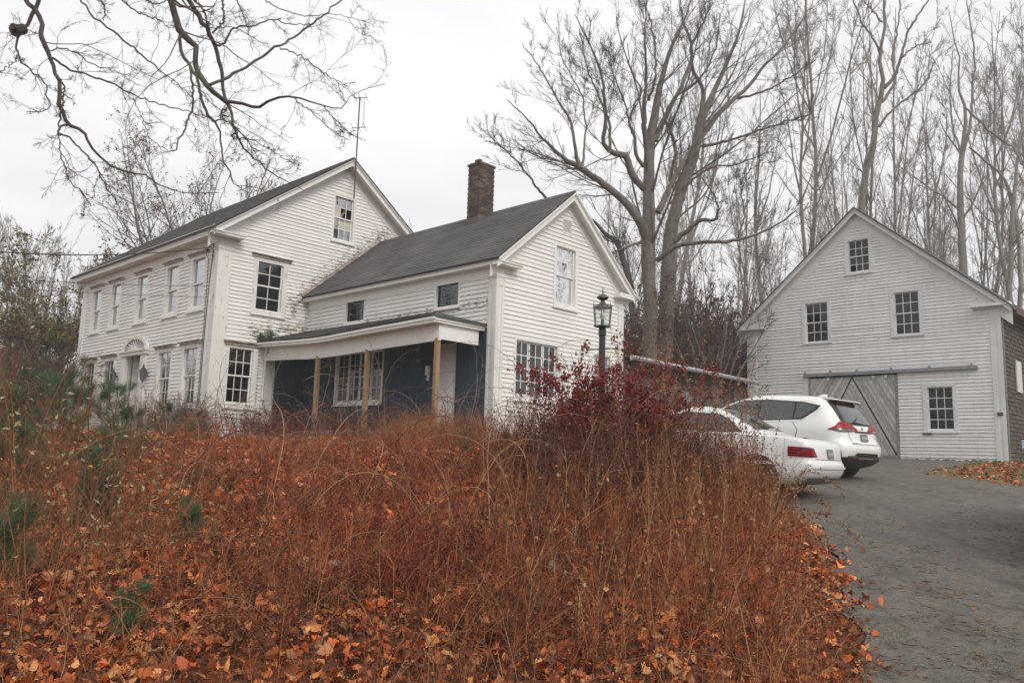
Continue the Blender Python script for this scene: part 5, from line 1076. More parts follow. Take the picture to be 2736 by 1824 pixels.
trunk = resample([[*tb, .42], [tb[0] + .1, tb[1] + .1, 2.0, .36], [tb[0] + .3, tb[1] + .3, 5.0, .30], [tb[0] + .4, tb[1] + .6, 8.5, .22], [tb[0] + .2, tb[1] + 1., 12.5, .1]], 34)
for i, hz in ((0, 3.4), (1, 3.9), (7, 4.6), (8, 5.2), (13, 5.6), (14, 5.8), (18, 5.0), (19, 5.4), (20, 6.), (26, 6.2), (27, 6.4), (28, 6.6)):
    e = lim[i][0]; s_ = np.array([tb[0] + .25, tb[1] + .3, hz]); top = (s_ + e[:3]) / 2 + np.array([0, 0, 1.3])
    extra.append(resample([[*s_, e[3] * 1.6], [*((s_ + top) / 2 + np.array([0, 0, .35])), e[3] * 1.4], [*top, e[3] * 1.25], [*((top + e[:3]) / 2 + np.array([0, 0, .45])), e[3] * 1.1], [*e[:3], e[3]]], 34))
e = lim[11][-1]; extra.append(resample([[*e[:3], e[3]], [*(e[:3] + np.array([.6, .3, .7])), e[3] * .6], [*(e[:3] + np.array([1.4, .5, 1.2])), .004]], 34))
EX_ = np.stack([trunk] + extra); PA = np.concatenate([P, EX_[:, :, :3]]); RA = np.concatenate([R, EX_[:, :, 3]])
over = empty('overhanging_tree', tuple(tb)); tag(over, 'dark crooked limbs of a bare tree hanging in from the upper left', 'tree')
stub = MB(); q1, q2 = at(64, 78, 8.0), at(36, 82, 7.9); stub.bar(q1, q2, .055, 9, r2=.062); stub.bar(q2, at(36, 66, 7.9), .035, 7, r2=.03)
l1 = branch(P, R, 8, .8, .38, .24, 13, up=-.004, curl=.14, tmin=.08, minr=.0036, rng=rng)
l2 = branch(*l1, 7, .8, .42, .6, 6, up=0., curl=.17, minr=.0025, rng=rng)
l3 = branch(*l2, 5, .8, .45, .7, 4, up=0., curl=.2, minr=.0018, rng=rng)
lx = branch(EX_[:6, :, :3], EX_[:6, :, 3], 6, .7, .3, .5, 10, up=.05, curl=.2, tmin=.4, minr=.006, rng=rng)
sub_mesh('trunk', [tubes(PA, RA, 8)], M['barkdark'], over, tb)
o = stub.build('broken_stub', M['barkdark'], None); o.parent = over; o.location = tuple(-tb)
sub_mesh('crown', [tubes(*l1, 4), tubes(*l2, 3), tubes(*l3, 3), tubes(*lx, 4)], M['twig'], over, tb)

# ---- woods: variants of slender bare trees, placed one by one
def wood_tree(seed, h, r, fork=True, spread=1., twigs=True, lean=0., low=.30):
    rng = np.random.default_rng(seed); n = 16; z = np.linspace(0, 1, n); az = rng.uniform(0, 6.28)
    def stem(b, d, L_, r0, r1, wob=.02, upb=.12):
        pts = [np.array(b, float)]; d = np.array(d, float)
        for _ in range(n - 1): pts.append(pts[-1] + d * L_ / (n - 1)); d = nrm(d + rng.normal(0, wob * 3, 3) + np.array([0, 0, upb]))
        return np.array(pts), np.linspace(r0, r1, n)
    t, tr_ = stem((0, 0, 0), (lean * math.cos(az), lean * math.sin(az), 1), h, r, r * .12, .012)
    S = [(t, tr_)]
    for _ in range(rng.integers(2, 5) if fork else 1):
        i = rng.integers(int(n * .35), int(n * .7)); a = rng.uniform(0, 6.28); S.append(stem(t[i], (math.cos(a) * .38 * spread, math.sin(a) * .38 * spread, .9), h * (1 - i / n) * rng.uniform(.75, 1.), tr_[i] * .65, r * .08, .02))
    P = np.stack([s[0] for s in S]); R = np.stack([s[1] for s in S])
    a = branch(P, R, 14, .6, .32 * spread, .38, 9, up=.09, curl=.08, tmin=low, minr=.016, rng=rng)
    b = branch(*a, 8, .55, .45, .55, 5, up=.09, curl=.11, minr=.010, rng=rng)
    c = branch(*b, 5, .5, .55, .7, 3, up=.09, curl=.10, minr=.0075, rng=rng)
    V1_, F1 = tubes(P, R, 7); V2, F2 = cat([tubes(*a, 4), tubes(*b, 3), tubes(*c, 3)])
    return np_mesh('trunk', V1_, F1, smooth=True), np_mesh('crown', V2, F2)
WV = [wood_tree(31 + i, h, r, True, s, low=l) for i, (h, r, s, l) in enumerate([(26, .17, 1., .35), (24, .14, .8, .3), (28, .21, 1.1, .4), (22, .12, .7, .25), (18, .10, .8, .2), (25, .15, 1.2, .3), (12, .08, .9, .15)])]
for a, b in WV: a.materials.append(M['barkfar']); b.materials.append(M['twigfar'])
def put_tree(v, x, y, s, rz, label, grp, name='woodland_tree', z=None, lean=0.):
    t = empty(name, (x, y, float(hgt(x, y)) - .1 if z is None else z), rz); t.scale = (s, s, s * rt.uniform(.92, 1.08)); t.rotation_euler = (lean, rt.uniform(-.03, .03), rz); tag(t, label, 'tree', grp)
    link('trunk', v[0], t); link('crown', v[1], t); return t
rt = random.Random(12)
LB = 'slender bare grey tree standing in the woods behind the white barn'; GB = 'bare trees of the woods behind the barn'
n_t = 0
for y0, y1, n_, x0, x1 in ((44, 52, 12, .26, .72), (52, 64, 18, .16, .72), (64, 90, 28, .10, .70)):
    for i in range(n_):
        y = rt.uniform(y0, y1); f = x0 + (x1 - x0) * (i + rt.random()) / n_; x = f * y
        px_ = inx(x, y); wh = 'between the big twin trunks and the barn' if px_ < 2080 else 'over the left slope of the barn roof' if px_ < 2260 else 'over the upper right slope of the barn roof' if px_ < 2500 else 'over the right barn corner' if px_ < 2736 else 'beyond the right edge'
        put_tree(WV[rt.choice([0, 1, 2, 3, 3, 4, 5])], x, y, rt.choice([.7, .85, .95, 1.05, 1.15]), rt.uniform(0, 6.3), ('sturdy nearer' if y < 52 else 'slender middle' if y < 64 else 'thin far') + ' bare tree ' + wh, GB, lean=rt.gauss(0, .045))
LB2 = 'thin pale tree top showing between the two roofs and the chimney'; GB2 = 'far trees behind the house roofs'
for i in range(16):
    y = rt.uniform(58, 75); f = -.22 + .36 * (i + rt.random()) / 16; put_tree(WV[rt.choice([3, 4, 1])], f * y, y, rt.uniform(.66, .8) * (1 + .25 * max(0, f) / .14), rt.uniform(0, 6.3), LB2, GB2)
LB3 = 'small bare tree rising above the thicket left of the house'; GB3 = 'bare trees beyond the left end of the house'
for i in range(16):
    y = rt.uniform(36, 60); f = -.68 + .14 * (i + rt.random()) / 16; put_tree(WV[rt.choice([4, 6, 3])], f * y, y, rt.uniform(.55, .72) * y / 50, rt.uniform(0, 6.3), LB3, GB3)
# trees seen only as reflections in the windows
LB4 = 'bare roadside tree mirrored in the front windows'; 
for i in range(12): put_tree(WV[i % 6], -30 - rt.uniform(0, 14) - 1.2 * i, 28 - i * 3.2 + rt.uniform(-1, 1), .62, rt.uniform(0, 6.3), LB4, 'roadside trees left of the house')
for i in range(12): put_tree(WV[i % 6], 34 + rt.uniform(0, 10), 4 + i * 2.6, .8, rt.uniform(0, 6.3), 'bare tree on the right mirrored in the gable windows', 'trees right of the driveway')
# two larger trunks traced behind the barn
TT = [([(270, 2600, 60), (310, 1300, 46), (340, 1080, 42), (390, 860, 40), (405, 700, 36), (430, 600, 34), (445, 520, 28), (430, 400, 24), (440, 250, 20), (450, 100, 17), (452, -40, 14), (460, -140, 6)], [0, 0]), ([(435, 340, 16), (400, 250, 13), (330, 150, 12), (270, 0, 9), (240, -80, 4)], [0, 1]),
      ([(450, 530, 26), (510, 460, 20), (560, 330, 18), (590, 210, 14), (650, 100, 12), (720, 0, 9)], [0, -1]), ([(440, 610, 20), (520, 490, 16), (505, 350, 12), (530, 180, 11), (555, -20, 8)], [0, 1.5]), ([(420, 760, 16), (500, 660, 13), (600, 580, 12), (680, 520, 10), (760, 365, 7)], [0, -1]), ([(560, 345, 12), (640, 280, 9), (735, 255, 7)], [-.5, -1.5]), ([(440, 130, 12), (390, 70, 10), (320, 0, 6)], [0, 1])]
rng = np.random.default_rng(77)
P, R, parts, tw = limb_tree(TT, 2160, 0, 2.24, 42, [dict(k=8, ang=.6, lenf=.22, radf=.4, n=8, up=.06, curl=.12, tmin=.3, minr=.016), dict(k=6, ang=.6, lenf=.5, radf=.55, n=5, up=.05, curl=.14, minr=.010)], rng)
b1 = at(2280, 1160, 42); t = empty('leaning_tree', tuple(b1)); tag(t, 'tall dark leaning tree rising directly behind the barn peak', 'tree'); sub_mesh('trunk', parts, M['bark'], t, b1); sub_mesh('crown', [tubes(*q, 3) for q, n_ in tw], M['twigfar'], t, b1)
TR = [([(940, 2700, 60), (925, 1600, 50), (915, 1300, 42), (905, 1050, 34), (925, 880, 34), (935, 650, 18), (900, 540, 14), (900, 380, 11), (870, 200, 7), (840, 60, 4)], [0, 1]), ([(930, 900, 22), (970, 750, 18), (985, 500, 14), (995, 340, 12), (960, 100, 8), (940, -40, 5)], [0, -1]), ([(905, 900, 14), (860, 740, 12), (850, 500, 9), (870, 300, 6)], [0, 0]),
      ([(960, 880, 12), (1060, 960, 14), (1170, 1060, 16), (1215, 1200, 24), (1215, 2600, 34)], [-1, -2]), ([(930, 640, 12), (1000, 700, 14), (1100, 800, 14), (1210, 870, 13), (1290, 990, 12)], [-2, -3]), ([(1215, 2600, 34), (1215, 1400, 30), (1235, 1100, 22), (1260, 900, 16), (1285, 700, 10)], [-2, -2]), ([(990, 620, 10), (1060, 500, 8), (1130, 350, 5)], [0, 1])]
P, R, parts, tw = limb_tree(TR, 2160, 0, 2.24, 46, [dict(k=9, ang=.6, lenf=.2, radf=.4, n=8, up=.06, curl=.12, tmin=.25, minr=.016), dict(k=6, ang=.6, lenf=.5, radf=.55, n=5, up=.05, curl=.14, minr=.010)], rng)
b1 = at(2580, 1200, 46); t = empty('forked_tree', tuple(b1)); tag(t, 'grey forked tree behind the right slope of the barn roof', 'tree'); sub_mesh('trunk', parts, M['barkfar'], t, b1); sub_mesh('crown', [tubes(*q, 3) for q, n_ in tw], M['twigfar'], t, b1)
# tree with a few orange leaves behind the main block
def leafy(v_seed, h, r, x, y, label, name, cols, nl, sz, mat='twig', spread=1.6, zoff=0, lk=(12, 7, 5), fork=.22):
    rng = np.random.default_rng(v_seed); n = 14; S = []
    for k in range(12):
        a = k * .9 + rng.uniform(0, .5); d = np.array([math.cos(a) * .55 * spread * (.3 if k == 0 else 1), math.sin(a) * .5 * spread * (.3 if k == 0 else 1), 1.]); pts = [np.array([0, 0, h * fork + rng.uniform(-.3, .8)])]
        for _ in range(n - 1): pts.append(pts[-1] + d * h * .077 * (1 - fork)); d = nrm(d + rng.normal(0, .07, 3) + np.array([0, 0, .05]))
        S.append((np.array(pts), np.linspace(r * .55, r * .07, n)))
    tz = np.linspace(0, h * (fork + .05), n); S.append((np.stack([np.zeros(n), np.zeros(n), tz], 1), np.linspace(r, r * .75, n)))
    P = np.stack([s[0] for s in S]); R = np.stack([s[1] for s in S]); a = branch(P[:-1], R[:-1], lk[0], .7, .45, .45, 8, up=.03, curl=.12, minr=.012, rng=rng); b = branch(*a, lk[1], .6, .45, .55, 6, up=.03, curl=.12, minr=.007, rng=rng); c = branch(*b, lk[2], .6, .5, .6, 3, up=.02, curl=.13, minr=.0048, rng=rng)
    t = empty(name, (x, y, float(hgt(x, y)) + zoff)); tag(t, label, 'tree'); link('trunk', np_mesh('trunk', *tubes(P, R, 7), smooth=True), t, M['bark']); link('crown', np_mesh('crown', *cat([tubes(*a, 4), tubes(*b, 3), tubes(*c, 3)])), t, M[mat])
    if nl:
        e = c[0][:, -1]; e = e[(e[:, 2] < h * .62) | (rng.random(len(e)) < .15)]; e = e[rng.integers(0, len(e), nl)] + rng.normal(0, .12, (nl, 3)); V, F, T = leaves_at(e, sz, rng, np.array(cols)); o = link('foliage', np_mesh('foliage', V, F, T), t, M['leaf']); o['kind'] = 'stuff'
    return t
p = at(500, 700, 38); leafy(3, 14.2, .15, p[0], p[1], 'spreading tree with last orange leaves behind the main roof', 'oak_tree', [[.30, .10, .05], [.24, .085, .05], [.20, .10, .06]], 3600, .15, spread=1.45, lk=(14, 9, 5), fork=.36)
p = at(150, 800, 36); leafy(4, 8.0, .12, p[0], p[1], 'tangled tree with yellow green leaves at the left house corner', 'vine_covered_tree', [[.34, .26, .03], [.22, .19, .04], [.16, .12, .04], [.12, .08, .04]], 14000, .16, spread=1.3)
p = at(1800, 900, 36); leafy(6, 6.5, .12, p[0], p[1], 'small crooked tree between the shed roof and barn', 'apple_tree', [[.16, .05, .03], [.14, .07, .04]], 900, .07, spread=1.5, lk=(10, 6, 4))
p = at(1905, 950, 33); leafy(9, 6.0, .13, p[0], p[1], 'small dark bare tree close against the barn eave', 'crab_apple_tree', [[.20, .04, .03]], 300, .06, spread=1.1, lk=(10, 6, 4))
# evergreen mass right of the big trunks and thickets behind
def bush_mesh(seed, w_, h_, stems, cols, nl, lsz, up=.05, r0=.02, colst=(.10, .06, .045), k2_=6, curl=.14, arch=0., narrow=.5, minr=.002):
    rng = np.random.default_rng(seed); n = 9; a = rng.uniform(0, 6.28, stems); out = rng.uniform(.1, 1., stems) ** .6; d = np.stack([np.cos(a) * out * w_ / h_ * .8, np.sin(a) * out * w_ / h_ * .8, np.ones(stems)], 1); d = nrm(d)
    b = np.stack([np.cos(a) * out * w_ * .22, np.sin(a) * out * w_ * .22, np.zeros(stems) - .05], 1); P = np.empty((stems, n, 3)); P[:, 0] = b; L_ = (h_ * rng.uniform(.6, 1.12, stems) / (n - 1))[:, None]
    for q in range(1, n): P[:, q] = P[:, q - 1] + d * L_; d = nrm(d + rng.normal(0, curl * .6, (stems, 3)) + np.array([0, 0, up - arch * q / n]))
    R = (r0 * rng.uniform(.6, 1.1, stems))[:, None] * np.linspace(1, .3, n)[None]; a1 = branch(P, R, k2_, .6, .38, .55, 5, up=up, curl=curl, minr=minr, rng=rng, tmin=.2); a2 = branch(*a1, 4, .6, .5, .6, 3, up=up * .5, curl=curl, minr=minr * .75, rng=rng)
    V, F = cat([tubes(P, R, 4), tubes(*a1, 3), tubes(*a2, 3)]); T = np.array(colst) * rng.uniform(.7, 1.25, (len(V), 1)).repeat(1, 1); me = np_mesh('stems', V, F, T); lf = None
    if nl:
        src = a2[0][:, 1:].reshape(-1, 3); e = src[rng.integers(0, len(src), nl)] + rng.normal(0, lsz * .4, (nl, 3)); V, F, T = leaves_at(e, lsz, rng, np.array(cols), narrow=narrow); lf = np_mesh('foliage', V, F, T)
    return me, lf
def put_bush(v, x, y, s, label, cat_='shrub', grp=None, name='shrub', z=None, sz=None):
    t = empty(name, (x, y, float(hgt(x, y)) if z is None else z), rt.uniform(0, 6.3)); t.scale = (s, s, s * (sz or 1)); tag(t, label, cat_, grp); o = link('stems', v[0], t, M['veg'] if not v[0].materials else None)
    if v[1]: o2 = link('foliage', v[1], t, M['leaf'] if not v[1].materials else None); o2['kind'] = 'stuff'
    return t
th = [bush_mesh(60 + i, 3.2, 3.4, 70, [[.14, .095, .035], [.09, .065, .03], [.20, .09, .035], [.22, .18, .04], [.12, .08, .035]], nl, .07, r0=.03, colst=c, minr=.007, k2_=5) for i, (nl, c) in enumerate([(4200, (.085, .05, .04)), (2600, (.10, .06, .045)), (5200, (.06, .045, .035)), (700, (.12, .08, .065))])]
thr = [bush_mesh(75 + i, 3.2, 3.4, 70, cc, 5200, .075, r0=.028, colst=(.12, .065, .05), minr=.007, k2_=5) for i, cc in enumerate([[[.22, .07, .04], [.17, .09, .04], [.13, .05, .035]], [[.26, .05, .035], [.16, .08, .05], [.12, .07, .05]]])]
ev = bush_mesh(71, 3., 4.6, 60, [[.035, .04, .018], [.05, .05, .02], [.07, .05, .025]], 9000, .10, r0=.03, colst=(.06, .045, .035), minr=.006)
LT = 'dense brown vine thicket '
for i in range(22):
    f = -.76 + .175 * rt.random(); y = rt.uniform(27, 38); x = f * y
    put_bush(th[rt.choice([0, 1, 2])], x, y, rt.uniform(.8, 1.1), LT + ('against the picture edge' if f < -.69 else 'beside the house corner' if f > -.62 else 'midway to the picture edge') + (', in front' if y < 29 else ', behind'), 'thicket', 'brown thicket shrubs left of the house', 'thicket_shrub')
for i in range(26):
    f = .10 + .2 * (i + rt.random()) / 26; y = rt.uniform(36, 46); put_bush((thr + [th[1]])[i % 3], f * y, y, rt.uniform(1.3, 2.1), 'brown twiggy undergrowth behind the low shed', 'thicket', 'undergrowth behind the shed', 'thicket_shrub')
for i in range(36):
    f = .3 + .36 * (i + rt.random()) / 36; y = rt.uniform(48, 60); put_bush(th[3], f * y, y, rt.uniform(1.3, 2.0), 'pale twiggy undergrowth among trunks behind the barn', 'thicket', 'undergrowth behind the barn', 'thicket_shrub')
p = at(1905, 900, 40)
for i in range(4): put_bush(ev, at(1830 + i * 36, 900, 38)[0], 38 + i * 1.3, .82 + .05 * i, 'dark olive evergreen bush right of the twin trunks', 'bush', 'evergreen bushes behind the shed', 'evergreen_bush')
for i in range(14):
    f = .74 + .4 * (i + rt.random()) / 14; y = rt.uniform(30, 46); put_bush(th[rt.choice([1, 3])], f * y, y, 1.3, 'brown undergrowth beyond the right side of the barn', 'thicket', 'undergrowth right of the barn', 'thicket_shrub')
# ------------------------------------------------------------------ near plants
STC = np.array([[.34, .12, .04], [.24, .08, .035], [.42, .19, .075], [.13, .05, .035], [.30, .08, .035], [.46, .28, .14], [.10, .045, .035]]) * 1.12
def field_pts(n, rng, x0, x1, y0, y1, keep=None):
    x = rng.uniform(x0, x1, n); y = rng.uniform(y0, y1, n)
    if keep is not None: k = keep(x, y, rng); x, y = x[k], y[k]
    return x, y
def stalks(x, y, h, rng, r=.0022, n=6, lean=.12, curl=.05, cols=STC, kids=4, klen=.3, seed=0., seedcol=None, arch=0., sides=3, kang=.45, lean_dir=None, lsize=.028, kn=3):
    m = len(x); z = hgt(x, y) - .02; d = nrm(np.stack([rng.normal(0, lean, m), rng.normal(0, lean, m), np.ones(m)], 1) + (0 if lean_dir is None else np.array(lean_dir))); P = np.empty((m, n, 3)); P[:, 0] = np.stack([x, y, z], 1); L_ = (h / (n - 1))[:, None]; side = rng.uniform(0, 6.28, m)
    hv = np.stack([np.cos(side), np.sin(side), np.zeros(m)], 1)
    for q in range(1, n): P[:, q] = P[:, q - 1] + d * L_; d = nrm(d + rng.normal(0, curl, (m, 3)) + (hv * .8 - np.array([0, 0, 1.])) * arch * q / n)
    R = r * rng.uniform(.6, 1.25, m)[:, None] * np.linspace(1, .4, n)[None]; parts = [tubes(P, R, sides)]; tint = cols[rng.integers(0, len(cols), m)] * rng.uniform(.7, 1.2, (m, 1)); T = [np.repeat(tint, n * sides, 0)]
    if kids:
        a = branch(P, R, kids, kang, klen, .65, kn, up=.06, curl=.14, tmin=.3, minr=r * .45, rng=rng); parts.append(tubes(*a, 3)); T.append(np.repeat(np.repeat(tint, kids, 0), 3 * kn, 0))
    if seed:
        k = int(seed); idx = np.repeat(np.arange(m), k); t = rng.uniform(.62, 1, len(idx)) * (n - 1); i = np.minimum(t.astype(int), n - 2); f = (t - i)[:, None]; pos = P[idx, i] * (1 - f) + P[idx, i + 1] * f + rng.normal(0, .018, (len(idx), 3))
        V, F, tt = leaves_at(pos, lsize, rng, seedcol if seedcol is not None else np.array([[.34, .20, .10], [.26, .12, .06], [.20, .08, .045]]), narrow=.7); parts.append((V, F)); T.append(tt)
    V, F = cat(parts); return V, F, np.concatenate(T), P
def stuff_obj(name, V, F, T, label, cat_=None, mat='veg', kind='stuff'):
    o = link(name, np_mesh(name, V, F, T), None, M[mat]); tag(o, label, cat_, None, kind); return o
def join3(L_):
    Vs, Fs, Ts, o = [], [], [], 0
    for V, F, T in L_: Vs.append(V); Fs.append(F + o); Ts.append(T); o += len(V)
    return np.concatenate(Vs), np.concatenate(Fs), np.concatenate(Ts)
# dead leaves: maple-like outlines, folded and curled, over the whole bank
def leaf_shape(seed, low=False):
    r_ = np.random.default_rng(seed)
    if low: pts = np.array([[0, -.5], [.45, -.1], [.2, .5], [-.4, .2]])
    elif seed % 3 == 0:        # oval or torn half leaf
        ang = np.linspace(0, 6.28, 11)[:-1]; w_ = r_.uniform(.22, .4); pts = np.stack([np.cos(ang) * w_, np.sin(ang) * .5], 1) * r_.uniform(.75, 1.15, (10, 1))
    else:
        dp = r_.uniform(.34, .46); ang = np.radians([-90, -50, -25, 5, 25, 50, 72, 90, 108, 130, 155, 175, 205, 230]) + r_.normal(0, .08, 14); rad = np.array([.42, dp, .5, dp + .02, .56, dp + .03, dp + .05, .60, dp + .05, dp + .03, .56, dp + .02, .5, dp]) * r_.uniform(.7, 1.15, 14); pts = np.stack([np.cos(ang) * rad, np.sin(ang) * rad], 1)
        if seed % 4 == 1: pts[:, 0] *= r_.uniform(.45, .7)
    f = r_.uniform(.2, 2.4); cur = r_.uniform(-1.2, 2.6); z = f * .30 * np.abs(pts[:, 0]) + cur * (pts ** 2).sum(1) * .6 + r_.normal(0, .10, len(pts)); pts[:, 0] *= 1 / (1 + .35 * f * .5)
    if len(pts) == 10: pts = np.concatenate([pts, pts[-1:].repeat(4, 0)]); z = np.concatenate([z, z[-1:].repeat(4)])
    return np.column_stack([pts, z])
LS = [leaf_shape(i) for i in range(24)]; LSL = [leaf_shape(40 + i, True) for i in range(8)]
LC = np.array([[.56, .175, .045], [.50, .135, .036], [.62, .25, .085], [.40, .10, .03], [.24, .07, .03], [.60, .29, .12], [.46, .12, .035], [.66, .37, .19], [.12, .045, .028], [.54, .14, .036], [.60, .21, .075], [.17, .06, .035], [.50, .26, .14]]) * np.array([1.2, .98, .76]) * np.array([1, .9, 1.05, .75, .7, 1, .85, 1, .9, 1, .95, .8, .8])[:, None]
def leaf_field(x, y, size, rng, shapes, lift=.03, cols=LC):
    m = len(x); k = len(shapes[0]); S = np.stack(shapes)[rng.integers(0, len(shapes), m)] * (size * rng.choice([.55, .75, .95, 1.1, 1.5], m, p=[.22, .26, .26, .18, .08]) * rng.uniform(.85, 1.15, m))[:, None, None]
    a, b, c = rng.uniform(0, 6.28, m), rng.normal(0, .45, m), rng.normal(0, .45, m)
    ca, sa, cb, sb, cc, sc_ = np.cos(a), np.sin(a), np.cos(b), np.sin(b), np.cos(c), np.sin(c)
    Rm = np.stack([np.stack([ca * cc - sa * sb * sc_, -sa * cb, ca * sc_ + sa * sb * cc], -1), np.stack([sa * cc + ca * sb * sc_, ca * cb, sa * sc_ - ca * sb * cc], -1), np.stack([-cb * sc_, sb, cb * cc], -1)], 1)
    V = np.einsum('mij,mkj->mki', Rm, S) + np.stack([x, y, hgt(x, y) + rng.uniform(0.008, lift + .01, m) + .3 * size * np.abs(np.sin(b))], 1)[:, None]
    return V, k, cols[rng.integers(0, len(cols), m)] * rng.uniform(.6, 1.15, (m, 1))
def leaf_mesh(name, V, T):
    m, k, _ = V.shape; C = V.mean(1, keepdims=True) - np.array([0, 0, .004]); A = np.concatenate([V, C], 1).reshape(-1, 3); i = np.arange(k); tri = np.stack([i, (i + 1) % k, np.full(k, k)], 1)
    F = (np.arange(m)[:, None, None] * (k + 1) + tri[None]).reshape(-1, 3); return np_mesh(name, A, F, np.repeat(T, k + 1, 0))
rng = np.random.default_rng(3)
def keep_bank(x, y, r_): return (x < xe(y) + .05 + .1 * np.sin(y * 9) + r_.exponential(.06, len(x))) & (x > -.72 * y - .6) & (r_.random(len(x)) < 1.15 - .05 * y)
x, y = field_pts(39000, rng, -6.2, 4, 2.4, 8, keep_bank); V, k, T = leaf_field(x, y, .065, rng, LS, .05)
order = np.argsort(y); sel = order[:300]; rest = order[300:]
o = link('leaf_litter', leaf_mesh('leaf_litter', V[rest], T[rest]), None, M['leaf']); tag(o, 'thick litter of orange brown maple leaves on the bank', 'leaf litter', kind='stuff')
xs_, ys_ = field_pts(2600, rng, -5, 2.6, 2.5, 8, lambda x, y, r_: x < xe(y)); m_ = len(xs_); an = rng.uniform(0, 6.28, m_); ln_ = rng.uniform(.05, .28, m_); z_ = hgt(xs_, ys_) + rng.uniform(.03, .075, m_)
A_ = np.stack([xs_, ys_, z_], 1); D_ = np.stack([np.cos(an), np.sin(an), rng.normal(0, .25, m_)], 1) * ln_[:, None]; PT = np.stack([A_, A_ + D_ * .5 + rng.normal(0, .01, (m_, 3)), A_ + D_], 1); Vt, Ft = tubes(PT, np.repeat(rng.uniform(.0012, .0032, m_)[:, None], 3, 1)); ct = np.array([[.10, .06, .045], [.2, .12, .08], [.05, .03, .025]])[rng.integers(0, 3, m_)]
o = link('twig_litter', np_mesh('twig_litter', Vt, Ft, np.repeat(ct, 9, 0)), None, M['veg']); tag(o, 'broken twigs mixed through the near leaf litter', 'twigs', kind='stuff')
shapes_me = []
for i in range(12):
    S = np.array([LS[2 * i] * .067]); S = S - S.mean(1, keepdims=True); shapes_me.append([leaf_mesh('fallen_leaf', S, np.array([LC[(i + q * 3) % len(LC)] * .85])) for q in range(3)])
for row in shapes_me:
    for me in row: me.materials.append(M['leaf'])
for q in sel:
    me = shapes_me[rt.randrange(12)][rt.randrange(3)]; o = bpy.data.objects.new('fallen_leaf', me); COL.objects.link(o); o.parent = ground; o.location = tuple(V[q].mean(0)); o.rotation_euler = (rt.gauss(0, .45), rt.gauss(0, .45), rt.uniform(0, 6.28)); s_ = rt.uniform(.7, 1.35); o.scale = (s_, s_, s_)
x, y = field_pts(52000, rng, -13, 4, 7.5, 16.5, keep_bank); V, k, T = leaf_field(x, y, .10, rng, LSL, .05)
tg = np.clip((y - 12.5) / 3, 0, 1)[:, None] * rng.random((len(y), 1)); T = T * 1.3 * (1 - tg * .6) + np.array([.25, .17, .07]) * tg * .6
o = link('leaf_litter', leaf_mesh('leaf_litter', V, T), None, M['leaf']); tag(o, 'bright orange leaf litter higher up the bank towards the house', 'leaf litter', kind='stuff')
x, y = field_pts(5200, rng, 9.6, 18, 15.5, 26.5, lambda x, y, r_: (x > np.interp(y, IY, IX) - r_.exponential(.12, len(x))) & (r_.random(len(x)) < .35 + .5 * (x > np.interp(y, IY, IX) + .5))); V, k, T = leaf_field(x, y, .10, rng, LSL, .05)
o = link('leaf_litter', leaf_mesh('leaf_litter', V, T), None, M['leaf']); tag(o, 'orange leaves scattered over the grassy verge by the barn corner', 'leaf litter', kind='stuff')
# scattered needles, leaves, on the driveway
x, y = field_pts(1500, rng, 2.2, 9, 4.5, 20, lambda x, y, r_: (x > xe(y) + .05) & (r_.random(len(x)) < np.clip(np.exp(-(x - xe(y)) / 1.2) * .5 + .6 * (np.sin(x * 3 + y * 2.2) * np.sin(y * 1.7 - x) > .55) * (y < 9), 0, 1)))
V, k, T = leaf_field(x, y, .04, rng, LSL, .002); V[..., 2] += .03
x2, y2 = field_pts(22000, rng, 2.2, 9, 4.4, 13, lambda x, y, r_: (x > xe(y) - .05) & (r_.random(len(x)) < np.clip(.75 * (np.sin(x * 3.1 + y * 2.3) * np.sin(y * 3.7 - x * 1.2) > .30) * np.exp(-(y - 4.4) / 4.) + .5 * np.exp(-(x - xe(y)) / .35), 0, 1)))
NS = [np.array([[-.5, -.02, 0], [.5, -.015, .02], [.5, .02, .02], [-.5, .02, 0]])]
V2, k, T2 = leaf_field(x2, y2, .08, rng, NS, .002, np.array([[.42, .17, .06], [.48, .24, .10], [.34, .15, .07]])); V2[..., 2] = (hgt(x2, y2) + .034)[:, None] + rng.uniform(0, .004, V2.shape[:2])
V = np.concatenate([V, V2]); T = np.concatenate([T, T2])
o = link('needle_litter', leaf_mesh('needle_litter', V, T), None, M['leaf']); tag(o, 'pine needles and leaf bits scattered on the asphalt', 'litter', kind='stuff')
x, y = field_pts(5000, rng, 2.3, 3.8, 5.0, 6.6, lambda x, y, r_: r_.random(len(x)) < .7 * (np.sin(x * 7) * np.sin(y * 6 + 1) > .2)); V, F, T, _ = stalks(x, y, rng.uniform(.015, .045, len(x)), rng, .0028, 3, .5, .1, np.array([[.10, .15, .04], [.07, .12, .03]]), 0); V[:, 2] += .03
stuff_obj('moss_tuft', V, F, T, 'green moss and grass blades in the cracked driveway edge', 'moss')

# grass: tan strip, verge, tufts
GC = np.array([[.38, .26, .10], [.30, .22, .09], [.22, .20, .07], [.42, .22, .08]])
x, y = field_pts(7000, rng, -10, .6, 13.0, 18.5); V, F, T, _ = stalks(x, y, rng.uniform(.06, .16, len(x)), rng, .0035, 3, .35, .1, GC, 0); stuff_obj('grass', V, F, T, 'tan dry grass in front of the porch', 'grass')
x, y = field_pts(5000, rng, 9.6, 17, 15.5, 26.8, lambda x, y, r_: x > np.interp(y, IY, IX) - .05); V, F, T, _ = stalks(x, y, rng.uniform(.04, .12, len(x)), rng, .0035, 3, .35, .1, np.array([[.20, .24, .06], [.30, .24, .08], [.14, .2, .05]]), 0); stuff_obj('grass', V, F, T, 'green and tan grass of the verge beside the barn', 'grass')
